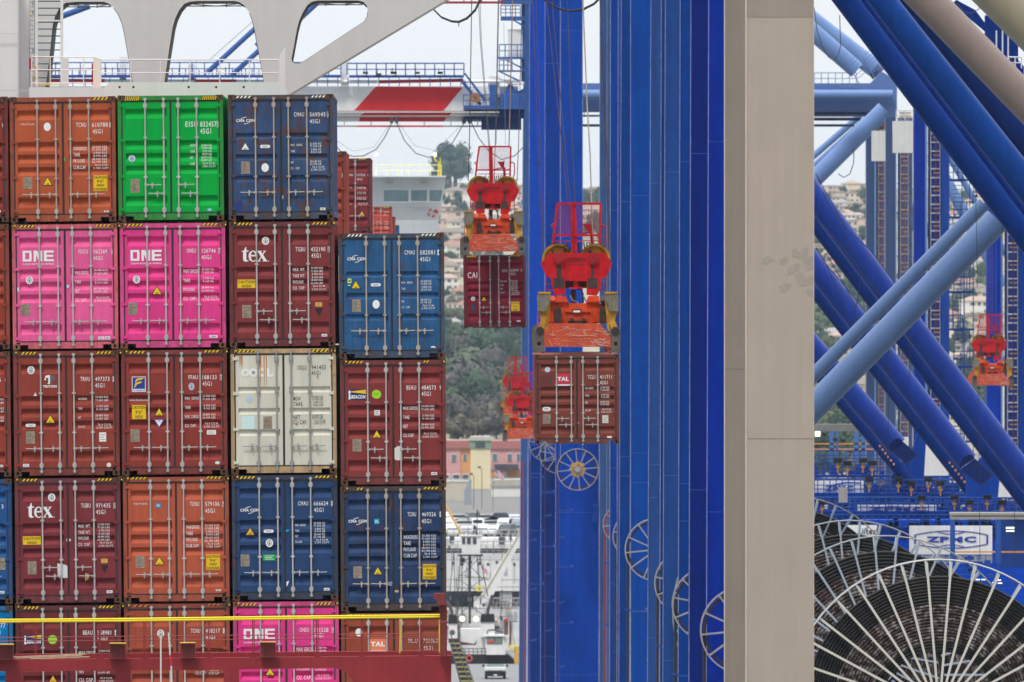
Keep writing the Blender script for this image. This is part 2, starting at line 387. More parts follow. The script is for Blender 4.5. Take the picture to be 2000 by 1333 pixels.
def container(rect, s, roll, color, pat, region, items, label, group=None, H=CH, rust=.0, dirt=.15, hand='out', txt=(236, 234, 230), frame=None, depth_s=None, detail=2, barm=None, yaw=0, cast_rgb=None, streakc=.12):
    """rect: left, top, right, bottom of the door end in photograph pixels"""
    x0, y0, x1, y1 = rect; cx, cy = (x0+x1)/2, (y0+y1)/2; a = R(roll)
    base = P(cx+H/2*math.sin(a)*s, cy+H/2*math.cos(a)*s, s)
    t = thing('shipping_container', label, 'container', base, group); t.rotation_euler = (0, -a, R(yaw))
    seed = int(x0*7+y0*13)
    pm = paint('container_paint', color, .62, dirt, rust+.1, streakc, scale=1.6 if rust > .2 else 1.0, seed=seed, spec=.1)
    fm = paint('container_frame_paint', frame or tuple(int(c*.88) for c in color), .65, dirt+.15, rust*.6+.42, .35, scale=1.4, seed=seed+1, rustcol=(84, 54, 40))
    bmat = barm or (M_steelw if rust > .1 else M_steel)
    D = PARTS[H]; Zf = lambda p: H-p/K*(H/CH)
    local_obj(D['frame'], ('frame', H), 'door_frame', [fm], t)
    local_obj(D['body'], ('body', H), 'box_body', [pm], t)
    local_obj(D['gasket'], ('gasket', H), 'door_gasket', [M_rubber], t)
    dl = local_obj(D['door'+pat+'l'], ('dl', H, pat), 'door', [pm], t); dr = local_obj(D['door'+pat+'r'], ('dr', H, pat), 'door', [pm], t)
    cm = M_cast if cast_rgb is None else paint('corner_casting_paint', cast_rgb, .7, .3, .3, .2, seed=seed)
    for xx in (X(0)+.0825, X(206)-.0825):
        for zz in (H-.0625, .0625): local_obj(D['cast'], ('cast',), 'corner_casting', [cm, M_dark], t, (xx, 0, zz))
    for i, p in enumerate((53.5, 89.5, 118, 154)):
        b = local_obj(D['bar'], ('bar', H), 'locking_bar', [bmat], t, (X(p), 0, 0))
        if hand == 'out': sx, hz = (1 if i < 2 else -1), 191
        else: sx, hz = {0: (-1, 175), 1: (1, 192), 2: (-1, 175), 3: (1, 192)}[i]
        if detail > 1: h = local_obj(D['handle'], ('handle',), 'door_handle', [bmat], t, (X(p), 0, Zf(hz)), sx)
    if detail > 1:
        for p in (20, 88, 158, 223):
            local_obj(D['hinge'], ('hinge',), 'hinge', [fm if rust > .1 else pm], t, (X(9.5), 0, Zf(p)))
            local_obj(D['hinge'], ('hinge',), 'hinge', [fm if rust > .1 else pm], t, (X(196.5), 0, Zf(p)), -1)
    ox, oy, sc = region
    ca, sa = math.cos(a), math.sin(a)
    def loc(zx, zy):
        dx = (ox+zx/sc-cx)/s; dz = (cy-(oy+zy/sc))/s
        return dx*ca+dz*sa, -dx*sa+dz*ca+H/2
    def ext(z0, z1): return (z1-z0)/sc/s
    Y = .008
    let = MB(); LM = flat('lettering_white', txt)
    def sticker(name, pts_or_rect, rgb, y=Y, mat=None):
        m = MB(); m.plate(*pts_or_rect, y); return m.build(name, [mat or flat('sticker_'+name, rgb)], t, local=True)
    for it in items:
        k = it[0]
        if k == 'T':
            _, tx, a0, a1, yb, cap = it[:6]; q = loc(a0, yb); let.text(tx, q[0], q[0]+ext(a0, a1), q[1], ext(0, cap), Y, .004)
        elif k == 'ID':      # prefix, digits, check digit, filled box?
            _, pre, num, chk, p0, p1, n0, n1, c0, yb, cap, fill, code, g0, g1, gy = it
            q = loc(p0, yb); let.text(pre, q[0], q[0]+ext(p0, p1), q[1], ext(0, cap), Y, .006)
            q = loc(n0, yb); let.text(num, q[0], q[0]+ext(n0, n1), q[1], ext(0, cap), Y, .006)
            q = loc(c0, yb); w = ext(0, 14); h = ext(0, cap)
            if fill:
                let.plate(q[0]-ext(0, 6), q[0]+w+ext(0, 6), q[1]-ext(0, 4), q[1]+h+ext(0, 4), Y)
                m2 = MB(); m2.text(chk, q[0], q[0]+w, q[1], h, Y-.004, .01); m2.build('check_digit', [pm], t, local=True)
            else:
                let.text(chk, q[0], q[0]+w, q[1], h, Y, .006)
                xa, xb, za, zb, e_ = q[0]-ext(0, 7), q[0]+w+ext(0, 7), q[1]-ext(0, 5), q[1]+h+ext(0, 5), ext(0, 2.5)
                if fill is not None:
                    for r_ in ((xa, xb, za, za+e_), (xa, xb, zb-e_, zb), (xa, xa+e_, za+e_, zb-e_), (xb-e_, xb, za+e_, zb-e_)): let.plate(*r_, Y)
            if code: q = loc(g0, gy); let.text(code, q[0], q[0]+ext(g0, g1), q[1], ext(0, cap), Y, .006)
        elif k == 'W':
            _, xl, xr0, xr1, labs, nums, cl, cn = it
            for tx, yb in labs:
                q = loc(xl, yb); let.text(tx, q[0], q[0]+ext(0, len(tx)*cl*.47), q[1], ext(0, cl), Y, .006)
            for tx, yb in nums:
                q = loc(xr0, yb); u = tx.split(' ')
                full = ext(xr0, xr1); w0 = full*.56
                let.text(u[0], q[0]+max(0, w0-full*.095*len(u[0])), q[0]+w0, q[1], ext(0, cn), Y, .006)
                let.text(u[1], q[0]+full*.66, q[0]+full*.66+full*.11*len(u[1]), q[1], ext(0, cn), Y, .006)
        elif k == 'PL':
            q = loc(it[1], it[4]); m = MB(); w, h = ext(it[1], it[3]), ext(it[2], it[4]); m.plate(q[0], q[0]+w, q[1], q[1]+h, Y)
            m.mat(1)
            for j in range(7): m.plate(q[0]+w*.1, q[0]+w*(.55+.35*((j*5) % 3)/2), q[1]+h*(.1+.12*j), q[1]+h*(.13+.12*j), Y-.002)
            m.build('data_plate', [M_plate, flat('plate_print', (104, 94, 84))], t, local=True)
        elif k == 'TRI':
            q = loc(it[1], it[2]); w = ext(0, it[3]); h = w*.88; m = MB(); fc = it[4] if len(it) > 4 else (250, 190, 20)
            inv = -1 if (len(it) > 5 and it[5]) else 1
            T3 = lambda k_: [(q[0]-w/2*k_, q[1]+inv*(-h/3*k_)), (q[0]+w/2*k_, q[1]+inv*(-h/3*k_)), (q[0], q[1]+inv*h*2/3*k_)]
            m.prism(T3(1.0), Y, Y+.002); m.mat(1); m.prism(T3(.8), Y-.003, Y-.001)
            m.mat(0); m.plate(q[0]-w*.14, q[0]+w*.14, q[1]-h*.12*inv-.004, q[1]-h*.12*inv+.004, Y-.005); m.plate(q[0]-w*.18, q[0]+w*.18, q[1]-h*.2*inv-.004, q[1]-h*.2*inv+.003, Y-.005)
            m.build('warning_triangle', [M_blk if fc[2] < 100 or inv == 1 else flat('violet_edge', (110, 100, 190)), flat('triangle_face', fc)], t, local=True)
        elif k == 'CAU':
            q = loc(it[1], it[4]); w, h = ext(it[1], it[3]), ext(it[2], it[4]); m = MB(); m.plate(q[0], q[0]+w, q[1], q[1]+h, Y); m.mat(1)
            ls = it[5]; n = len(ls)
            for j, tx in enumerate(ls):
                zz = q[1]+h*(1-(j+.86)/n); big = (tx == 'CAUTION' or len(tx) > 4)
                ww = w*(.92 if big else .5); m.text(tx, q[0]+(w-ww)/2, q[0]+(w+ww)/2, zz, h/n*.66, Y-.004, .015)
            m.build('caution_sticker', [M_yel, M_blk], t, local=True)
        elif k == 'OV':
            q = loc(it[1], it[2]); m = MB(); r = ext(0, it[4])/2; m.disc(q[0], q[1], r, Y, Y+.003, 20, it[3]/it[4])
            if len(it) < 6 or it[5]:
                m.mat(1); m.ring(q[0], q[1], r*.5, r*.66, Y-.003, Y-.001, 18, sx=.8); m.disc(q[0], q[1]-r*.06, r*.3, Y-.003, Y-.001, 8, .7); m.text('1828', q[0]-r*.3, q[0]+r*.3, q[1]+r*.7, r*.16, Y-.003)
            m.build('round_sticker', [M_white if len(it) < 7 else flat('round_sticker_colour', it[6]), flat('seal_print', (110, 112, 116))], t, local=True)
        elif k == 'PILL':
            q = loc(it[1], it[2]); w, h = ext(0, it[3]), ext(0, 28); m = MB(); m.plate(q[0]-w/2+h/2, q[0]+w/2-h/2, q[1]-h/2, q[1]+h/2, Y)
            m.disc(q[0]-w/2+h/2, q[1], h/2, Y+.0005, Y+.003, 12); m.disc(q[0]+w/2-h/2, q[1], h/2, Y+.0005, Y+.003, 12); m.mat(1)
            m.plate(q[0]-w*.3, q[0]+w*.3, q[1]+h*.08, q[1]+h*.2, Y-.002); m.plate(q[0]-w*.22, q[0]+w*.22, q[1]-h*.25, q[1]-h*.13, Y-.002)
            m.build('pill_sticker', [M_white, flat('seal_print', (110, 112, 116))], t, local=True)
        elif k == 'ST':
            q = loc(it[1], it[4]); w, h = ext(it[1], it[3]), ext(it[2], it[4]); m = MB(); m.plate(q[0], q[0]+w, q[1], q[1]+h, Y); m.mat(1)
            tx = it[6] if len(it) > 6 else None; tc_ = it[7] if len(it) > 7 else (60, 90, 150)
            if tx == '=':
                for j in range(3): m.plate(q[0]+w*.15, q[0]+w*(.85-.15*(j % 2)), q[1]+h*(.2+.25*j), q[1]+h*(.28+.25*j), Y-.002)
            elif tx: m.text(tx, q[0]+w*.15, q[0]+w*.85, q[1]+h*.25, h*.5, Y-.003, .03)
            m.build('sticker', [flat('sticker_face', it[5]), flat('sticker_print', tc_)], t, local=True)
        elif k == 'BL':    # torn paper or paint blotch
            m = MB(); m.prism([loc(*p) for p in it[1]], Y, Y+.003); m.build('torn_sticker', [flat('torn_paper', it[2])], t, local=True)
        elif k == 'ONE': q = loc(it[1], it[4]); logo_one(let, q[0], q[0]+ext(it[1], it[3]), q[1], q[1]+ext(it[2], it[4]), Y)
        elif k == 'CMA': q = loc(it[1], it[4]); logo_cma(let, q[0], q[0]+ext(it[1], it[3]), q[1], q[1]+ext(it[2], it[4]), Y)
        elif k == 'TEX': q = loc(it[1], it[4]); serif_tex(let, q[0], q[0]+ext(it[1], it[3]), q[1], q[1]+ext(it[2], it[4]), Y)
        elif k == 'TRITON':
            q = loc(it[1], it[4]); w, h = ext(it[1], it[3]), ext(it[2], it[4]); m = MB()
            g = lambda a_, b_: (q[0]+w*a_/100, q[1]+h*b_/100)
            m.prism([g(10, 62), g(22, 96), g(52, 100), g(52, 30), g(32, 30), g(40, 42), g(40, 78), g(22, 78), g(24, 58)], Y, Y+.002)
            m.mat(1); m.prism([g(54, 100), g(74, 94), g(90, 80), g(88, 62), g(74, 58), g(66, 64), g(66, 30), g(54, 30)], Y, Y+.002)
            m.mat(0); m.text('TRITON', q[0], q[0]+w, q[1], h*.2, Y, .045); m.build('company_emblem', [M_white, flat('emblem_grey', (88, 98, 116))], t, local=True)
        elif k == 'FLO':
            q = loc(it[1], it[4]); w, h = ext(it[1], it[3]), ext(it[2], it[4]); m = MB()
            m.plate(q[0], q[0]+w, q[1], q[1]+h, Y); m.mat(1); m.plate(q[0]+w*.05, q[0]+w*.95, q[1]+h*.2, q[1]+h*.96, Y-.002)
            m.text('FLORENS', q[0]+w*.05, q[0]+w*.95, q[1]+h*.04, h*.11, Y-.002, .02); m.mat(2)
            g = lambda a_, b_: (q[0]+w*a_/100, q[1]+h*b_/100)
            m.prism([g(22, 58), g(30, 82), g(50, 90), g(90, 92), g(70, 80), g(42, 76)], Y-.005, Y-.003); m.prism([g(16, 24), g(24, 56), g(44, 66), g(76, 68), g(62, 56), g(40, 52), g(30, 38)], Y-.005, Y-.003)
            m.build('company_emblem', [M_white, flat('emblem_blue', (30, 56, 140)), M_yel], t, local=True)
        elif k == 'BEA':
            q = loc(it[1], it[4]); w, h = ext(it[1], it[3]), ext(it[2], it[4]); m = MB()
            g = lambda a_, b_: (q[0]+w*a_/100, q[1]+h*b_/100)
            m.plate(q[0], q[0]+w, q[1], q[1]+h, Y); m.mat(2); m.prism([g(16, 80), g(99, 96), g(99, 56), g(16, 72)], Y-.003, Y-.001)
            m.mat(1); m.prism([g(3, 4), g(15, 4), g(13, 60), g(15, 70), g(12, 90), g(6, 90), g(3, 70), g(5, 60)], Y-.003, Y-.001)
            m.text('BEACON', q[0]+w*.17, q[0]+w*.94, q[1]+h*.1, h*.36, Y-.003, .04, .15)
            m.build('company_emblem', [flat('emblem_navy', (30, 34, 92)), M_white, M_yel], t, local=True)
        elif k == 'TAL':
            q = loc(it[1], it[4]); w, h = ext(it[1], it[3]), ext(it[2], it[4]); m = MB(); m.plate(q[0], q[0]+w, q[1], q[1]+h, Y); m.mat(1)
            m.text('TAL', q[0]+w*.07, q[0]+w*.93, q[1]+h*.42, h*.32, Y-.003, .05); m.plate(q[0], q[0]+w, q[1]+h*.04, q[1]+h*.14, Y-.002)
            m.mat(2); m.plate(q[0], q[0]+w, q[1], q[1]+h*.04, Y-.002)
            m.build('company_emblem', [flat('emblem_ground', it[5]), M_white, flat('emblem_line', (40, 60, 130))], t, local=True)
        elif k == 'OOCL':
            q = loc(it[1], it[4]); w, h = ext(it[1], it[3]), ext(it[2], it[4]); m = MB()
            m.ring(q[0]+w*.13, q[1]+h/2, h*.22, h*.5, Y, Y+.002, 20); m.ring(q[0]+w*.38, q[1]+h/2, h*.2, h*.5, Y+.001, Y+.003, 20); m.ring(q[0]+w*.65, q[1]+h/2, h*.22, h*.5, Y, Y+.002, 16, 45, 315)
            m.plate(q[0]+w*.8, q[0]+w*.88, q[1], q[1]+h, Y); m.plate(q[0]+w*.88, q[0]+w, q[1], q[1]+h*.28, Y)
            m.mat(1)
            for j in range(5): m.disc(q[0]+w*.38+h*.13*math.cos(j*1.2566+.3), q[1]+h/2+h*.13*math.sin(j*1.2566+.3), h*.1, Y-.002, Y-.001, 8)
            m.build('company_emblem', [M_white, flat('emblem_grey', (170, 168, 160))], t, local=True)
        elif k == 'RS':    # rust runs
            m = MB(); rr = random.Random(5)
            for (a0, b0, a1, b1) in it[1]:
                p0 = loc(a0, b0); p1 = loc(a1, b1); w = p1[0]-p0[0]; L_ = p0[1]-p1[1]
                for j in range(5):
                    xa = p0[0]+w*rr.random()*.8; ww = w*rr.uniform(.08, .3); ll = L_*rr.uniform(.35, 1)
                    m.prism([(xa, p0[1]), (xa+ww, p0[1]), (xa+ww*.8, p0[1]-ll*.6), (xa+ww*.45, p0[1]-ll), (xa+ww*.2, p0[1]-ll*.7)], Y-.001+j*.0004, Y+.003)
            m.build('rust_run', [paint('orange_rust', (190, 120, 58), .8, .4, .3, .4, rustcol=(140, 70, 30))], t, local=True)
        elif k == 'HZ':    # hazard stripes on the header: x0,y0,x1,y1, colours
            q = loc(it[1], it[4]); w, h = ext(it[1], it[3]), ext(it[2], it[4]); m = MB(); n = it[5]
            m.plate(q[0], q[0]+w, q[1], q[1]+h, -.010); 
            for j in range(n):
                m.mat(1); u = w/n; x_ = q[0]+j*u
                m.prism([(x_, q[1]), (x_+u*.5, q[1]), (x_+u*1.0, q[1]+h), (x_+u*.5, q[1]+h)], -.013, -.0105)
            m.build('hazard_stripes', [M_blk, it[6] if len(it) > 6 else M_yel], t, local=True)
    if let.v: let.build('lettering', [LM], t, local=True)
    return t
# ------------------------------------------------------------------ the stack on the ship: every container
S0 = 84.5
R1, R2, R3, R4, R5, R6, R7, R8, R9 = [(a, b, 4.4444) for a, b in ((0,180),(430,180),(0,430),(440,430),(0,670),(440,670),(0,920),(440,920),(0,1130))]
R10 = (440, 1130, 4.348)
GRP = 'containers stacked on the ship'
MY2 = flat('pale_stripe', (240, 232, 212), .6)
def hz(x0, x1, y0, y1, n=4, m=None): return ('HZ', x0, y0, x1, y1, n)+((m,) if m else ())
NUMS = lambda ys, v: list(zip(v, ys))
STD = ['32.500 KGS', '71.650 LBS', '3.700 KGS', '8.160 LBS', '28.800 KGS', '63.490 LBS', '76.4 CU.M.', '2.700 CU.FT.']
KG = ['32.500 KG', '71.650 LB', '3.860 KG', '8.510 LB', '28.640 KG', '63.140 LB', '76.4 CU.M', '2.700 CU.FT']
TRI_N = ['32.500 KGS', '71.650 LBS', '3.840 KGS', '8.470 LBS', '28.660 KGS', '63.180 LBS', '76.4 CUM', '2.700 CUFT']
CAUT = ['CAUTION', "9'6\"", 'HIGH', 'CONTAINER']
ORANGE, GREEN, NAVY, PINK, PINK2, MAROON, RED_BR, BLUE, CREAM, RUSTO = (172, 84, 54), (4, 160, 62), (52, 78, 122), (222, 92, 148), (218, 64, 136), (124, 54, 56), (140, 62, 52), (48, 90, 134), (204, 202, 188), (176, 86, 62)
# top row
container((19.8, 189, 226, 434), S0, .6, ORANGE, 'A', R1, [
 ('ID','TCNU','610788','2',660,748,798,935,957,305,38,True,'45G1',805,890,362),
 ('W',638,800,930,[('MAXGROSS',507),('TARE',560),('PAYLOAD',614),('CUB.CAP.',670)],NUMS([486,509,536,563,591,615,643,670],TRI_N),30,17),
 ('T','TRITON',177,297,290,15),('PL',205,740,280,843),('TRI',413,786,92),('CAU',812,724,932,860,CAUT),('OV',410,303,62,74,False),
 ('ST',903,1030,947,1045,(235,230,225),'='),('ST',543,573,566,598,(20,190,90)),hz(805,940,48,69),('ST',276,56,287,74,(230,160,30))],
 'burnt orange container left of the bright green one, with a blank white oval', GRP, rust=.12, dirt=.2)
container((230.6, 186, 436.5, 431), S0, .5, GREEN, 'A', R1, [
 ('ID','EISU','832457','8',1610,1718,1738,1880,1890,303,46,False,'45G1',1738,1832,364),
 ('W',1650,1738,1850,[('GROSS',474),('TARE',528),('NET',582),('CUBE',635)],NUMS([472,496,523,549,577,601,629,655],['32500 KG','71650 LB','3750 KG','8270 LB','28750 KG','63380 LB','76.4 CU.M','2700 CU.FT']),22,18),
 ('PL',1135,757,1212,876),('OV',1145,578,60,58,True,(190,205,225)),('OV',1820,1022,40,26,False,(120,190,210)),hz(1083,1210,40,76,8),hz(1755,1880,36,68,8)],
 'bright green container in the top row, the only green one in the stack', GRP, hand='in', frame=(40, 130, 50), rust=.0, dirt=.06)
container((446, 184.5, 651.6, 429.5), S0, .5, (56, 80, 118), 'B', R2, [
 ('ID','CMAU','569545','6',640,728,778,914,935,214,37,False,'45G1',778,865,274),
 ('W',613,780,890,[('MAX.  GROSS',470),('TARE',524),('NET',622),('CU.  CAP.',672)],NUMS([458,480,508,531,612,634,660,684],KG),19,18),
 ('CMA',137,236,298,262),('TRI',218,482,84,(236,236,236)),('PILL',390,473,88),('PL',182,605,258,710),('OV',390,657,64,76,False),
 ('ST',868,1004,914,1027,(236,226,200),'='),('ST',608,1082,622,1098,(250,210,30)),('BL',[(528,905),(545,898),(548,915),(540,935),(530,925)],(230,230,230)),
 ('BL',[(108,950),(190,948),(190,1040),(108,1042)],(30,52,120)),('BL',[(500,1066),(815,1066),(808,1100),(500,1098)],(34,58,134)),
 hz(135,270,34,54,4,MY2),hz(787,915,31,49,4,MY2)],
 'rusty dark blue container at the top right of the stack with a white warning triangle', GRP, rust=.62, dirt=.28, frame=(66, 72, 92), streakc=.3)
# second row
container((23.6, 437, 230.7, 683), S0, .65, PINK, 'A', R3, [
 ('ONE',197,268,468,362),('ID','FDCU','062369','6',683,764,812,930,972,293,36,False,'45G1',812,888,350),
 ('W',652,815,930,[('MAX.GROSS',472),('TARE',551),('NET',632),('CU. CAP.',710)],NUMS([445,474,527,553,605,631,683,710],['30.480 KGS.','67.200 LBS.','3.770 KGS.','8.310 LBS.','26.710 KGS.','58.890 LBS.','76.4 CU.M.','2.700 CU.FT.']),27,17),
 ('OV',255,522,62,70),('PL',180,727,262,832),('ST',853,1012,901,1038,(236,236,232),'='),('ST',909,1012,957,1038,(236,240,244),'CIMC'),('ST',557,565,582,588,(60,150,220)),('ST',582,565,596,588,(236,240,244)),('ST',147,588,166,622,(200,210,235)),
 hz(168,300,45,66),hz(822,957,42,60)],
 'pale faded pink container under the burnt orange one, without a yellow triangle', GRP, dirt=.12, rust=.03, frame=(200, 92, 106), cast_rgb=(140, 84, 60))
container((235, 435, 440, 680.5), S0, .5, PINK2, 'A', R3, [
 ('ONE',1133,262,1404,356),('ID','ONEU','126746','7',1620,1702,1752,1872,1903,285,36,False,'45G1',1750,1832,342),
 ('W',1592,1752,1868,[('MAX GROSS',460),('TARE',540),('PAYLOAD',618),('CU. CAP.',698)],NUMS([438,464,514,541,595,622,675,700],['32.500 kg','71.650 lb','3.700 kg','8.160 lb','28.800 kg','63.490 lb','76.4 CU.M.','2.700 CU.FT.']),30,17),
 ('OV',1185,516,62,70),('TRI',1363,622,92),('PL',1115,717,1193,826),('ST',1817,1000,1889,1022,(236,240,244),'CIMC'),hz(1105,1238,34,55),hz(1755,1890,29,48)],
 'vivid magenta container directly under the green container', GRP, dirt=.08, frame=(206, 70, 130), cast_rgb=(120, 62, 52))
container((448.5, 431.5, 653.8, 679), S0, .5, MAROON, 'A', R4, [
 ('TEX',142,235,358,362),('OV',350,182,64,70),('ID','TGBU','432190','9',610,694,743,868,897,274,38,False,'45G1',747,827,329),
 ('W',587,743,848,[('MAX. WT.',446),('TARE WT.',500),('PAYLOAD',553),('CU. CAP.',605)],NUMS([425,452,478,506,530,558,583,611],STD),28,17),
 ('CAU',106,518,262,592,['CAUTION','HIGH']),('PL',147,739,226,852),('ST',782,716,840,752,(240,170,30),'='),('TRI',813,790,74,(40,34,36),True),('ST',836,990,884,1012,(236,240,244),'CIMC'),('ST',572,1050,588,1085,(250,220,30)),
 hz(105,238,24,45),hz(752,888,20,40)],
 'maroon container with large white serif tex lettering, directly under the rusty dark blue one', GRP, hand='in', dirt=.1)
container((662.5, 456, 867.7, 699.5), S0, .4, BLUE, 'B', R4, [
 ('CMA',1057,325,1215,352),('ID','CMAU','582081','4',1556,1645,1690,1820,1848,301,38,True,'45G1',1690,1778,360),
 ('W',1530,1695,1800,[('MAX.  GROSS',553),('TARE',606),('NET',717),('CU.  CAP.',767)],NUMS([540,562,590,613,702,724,752,776],KG),18,17),
 ('TRI',1133,572,88),('PILL',1306,563,88),('PL',1101,692,1177,798),('OV',1309,732,62,76,False),('ST',1062,510,1094,548,(220,236,120),'3',(40,50,50)),('BL',[(1058,572),(1076,558),(1090,572)],(140,230,120)),
 ('BL',[(1785,1098),(1810,1094),(1832,1110),(1785,1108)],(236,236,232)),('ST',1524,1146,1540,1182,(250,220,30)),hz(1057,1190,125,145,4,MY2),hz(1697,1832,121,139,4,MY2)],
 'weathered mid blue container on top of the shorter right hand column', GRP, rust=.42, dirt=.26, frame=(56, 74, 98), streakc=.3)
# third row
container((26.6, 684, 233, 931), S0, .65, RED_BR, 'A', R5, [
 ('TRITON',372,280,492,390),('OV',269,238,64,70),('ID','TRHU','497373','1',698,780,826,950,984,333,37,False,'45G1',826,906,389),
 ('W',680,828,942,[('MAX.GROSS',496),('TARE',579),('NET',658),('CU.CAP.',738)],NUMS([480,508,560,586,640,667,720,746],STD),18,18),
 ('TRI',437,672,92),('PILL',266,717,88),('PL',226,769,304,877),('ST',862,778,922,858,(226,226,222),'=',(150,150,150)),('ST',200,1052,253,1078,(224,224,222),'='),('OV',945,1060,40,40,False,(236,210,206)),
 ('BL',[(288,462),(308,430),(320,462)],(214,206,202)),hz(183,316,80,102),hz(835,968,76,96)],
 'brick red container with a white T shaped emblem over TRITON, under the pale pink container', GRP, dirt=.1)
container((237.5, 682.5, 443.5, 928.5), S0, .5, (138, 58, 52), 'A', R5, [
 ('FLO',1145,294,1265,427),('T','www.florens.com',1122,1292,505,18),('ID','FFAU','188133','7',1637,1718,1758,1880,1916,318,37,False,'45G1',1758,1838,374),
 ('W',1605,1760,1872,[('MAX. GROSS',494),('TARE',574),('MAX. CARGO',654),('CU. CAP.',732)],NUMS([470,498,553,578,632,658,710,737],STD),26,18),
 ('CAU',1146,540,1267,662,['CAUTION',"9'6\"",'HIGH']),('TRI',1381,610,84),('TRI',1381,690,82,(226,226,234),True),('PL',1133,751,1212,860),('OV',1662,379,50,64,True,(190,210,226)),
 ('ST',1796,758,1875,797,(224,224,226),'=',(150,150,150)),('OV',1888,1041,42,28,False,(190,220,220)),hz(1120,1258,72,93),hz(1768,1903,64,84)],
 'brick red container with a square blue and yellow emblem, under the vivid magenta container', GRP, dirt=.12)
t = container((450.8, 681, 657.2, 924.5), S0, .5, CREAM, 'B', R6, [
 ('T','OOLU',626,706,234,38),('T','941453',750,872,232,38),('T','9',910,928,228,36),('T','45G1',750,826,280,36),
 ('W',592,757,850,[('MGW.',503),('TARE.',550),('NET.',665),('CU.CAP.',708)],NUMS([478,500,526,549,640,661,686,708],['30.480 KGS','67.200 LBS','3.840 KGS','8.465 LBS','26.640 KGS','58.735 LBS','76.4 CU.M.','2.698 CU.FT']),36,19),
 ('OOCL',138,222,417,297),('PL',330,638,406,745),('ST',142,638,255,750,(196,222,220)),('OV',207,488,54,54,False,(170,196,220)),hz(108,250,62,83),hz(745,893,57,80),
 ('RS',[(118,112,150,230),(294,112,320,620),(326,112,362,480),(270,112,292,210),(440,112,452,260),(556,112,566,200),(795,285,812,330),(612,700,630,740)])],
 'cream white container streaked with orange rust, the only cream one in the stack', GRP, rust=.1, dirt=.07, txt=(70, 70, 70), frame=(182, 150, 112), barm=paint('dull_bar', (150, 150, 150), .5, .2, .1))
container((665, 703, 871, 947.5), S0, .4, (130, 56, 56), 'A', R6, [
 ('BEA',1065,404,1223,495),('OV',1312,447,82,78,False,(150,206,40)),('T','TRITON',1284,1340,452,12,),('ID','BEAU','484573','9',1573,1656,1704,1828,1860,408,38,None,'45G1',1704,1784,462),
 ('W',1543,1702,1815,[('MAX.GROSS',583),('TARE',662),('NET',741),('CU.CAP.',818)],NUMS([558,586,640,666,718,744,797,823],['32.500 KGS','71.650 LBS','3.700 KGS','8.160 LBS','28.800 KGS','63.490 LBS','76.4 CU.M.','2.698 CU.FT.']),30,17),
 ('TRI',1315,802,84),('PL',1105,835,1183,944),('ST',1294,585,1342,630,(226,226,230),'='),('ST',1788,1123,1839,1147,(236,240,244),'CIMC'),
 ('BL',[(1470,915),(1500,895),(1535,900),(1537,1018),(1490,1020),(1465,1008),(1458,960)],(214,208,204)),('ST',1533,1184,1545,1215,(250,220,30)),hz(1065,1198,158,178),hz(1717,1770,153,172,2)],
 'maroon container with lighthouse emblem and torn white paper, under the mid blue container', GRP, hand='in', dirt=.12)
# fourth row
container((29.3, 933.5, 236.5, 1178.5), S0, .65, (122, 52, 58), 'A', R7, [
 ('TEX',236,280,452,408),('OV',449,231,64,70),('ID','TGBU','971435','0',703,787,833,958,992,321,38,False,'45G1',833,914,377),
 ('W',680,847,953,[('MAX. WT.',495),('TARE WT.',549),('PAYLOAD',600),('CU. CAP.',654)],NUMS([474,500,527,554,580,607,633,660],STD),28,17),
 ('CAU',199,569,355,642,['CAUTION','HIGH']),('PL',241,787,317,899),('ST',879,764,934,800,(240,170,30),'='),('TRI',907,840,72,(40,34,36),True),('ST',926,1038,977,1062,(236,240,244),'CIMC'),
 ('BL',[(498,804),(545,808),(575,820),(590,835),(596,930),(515,930),(500,900)],(214,214,216)),('ST',577,590,614,612,(216,206,202)),('ST',740,888,751,955,(230,170,30)),hz(191,325,70,91),hz(842,975,66,86)],
 'maroon container with serif tex lettering and a torn white notice across its inner bar', GRP, hand='in', dirt=.15)
container((241.4, 931, 447, 1176), S0, .55, RUSTO, 'A', R7, [
 ('T','TRITON',1157,1276,295,15),('ST',1352,280,1398,322,(40,130,180),'GL',(236,240,244)),('ID','TCNU','579106','5',1649,1729,1782,1904,1937,306,37,False,'45G1',1782,1864,366),
 ('W',1617,1778,1903,[('MAXGROSS',504),('TARE',558),('PAYLOAD',612),('CUB.CAP.',666)],NUMS([483,509,536,562,589,616,643,668],TRI_N),30,17),
 ('PL',1178,739,1257,845),('TRI',1383,792,92),('CAU',1791,726,1910,860,CAUT),('ST',1873,1029,1918,1045,(228,214,206),'='),('ST',1821,895,1833,928,(240,180,20)),hz(1136,1271,56,75),hz(1788,1922,49,68)],
 'light rust orange container with a small blue GL square and yellow caution sticker', GRP, dirt=.12, rust=.04)
container((453.5, 928, 659.5, 1171.5), S0, .5, (44, 68, 108), 'A', R8, [
 ('CMA',129,329,290,355),('ID','CMAU','666624','1',632,719,768,893,925,302,37,False,'45G1',770,852,358),
 ('W',607,768,878,[('MAX. GROSS',481),('TARE',530),('NET',578),('CU.CAP.',626)],NUMS([462,484,512,533,560,582,608,630],KG),19,17),
 ('TRI',216,536,86,(245,170,40)),('PILL',376,524,88),('OV',383,627,64,72),('PL',134,727,211,831),('ST',326,726,439,780,(20,160,80),'=',(230,240,230)),('ST',857,1017,905,1039,(236,240,244),'CIMC'),
 ('BL',[(520,990),(533,962),(553,954),(545,985),(530,1010),(515,1026)],(224,224,226)),('BL',[(528,513),(560,512),(545,524),(528,530)],(40,180,220)),('ST',601,1076,615,1108,(250,220,30)),hz(123,258,49,69),hz(775,910,42,62)],
 'dark navy container with a small green label, under the cream white container', GRP, dirt=.15, rust=.05, frame=(50, 56, 78))
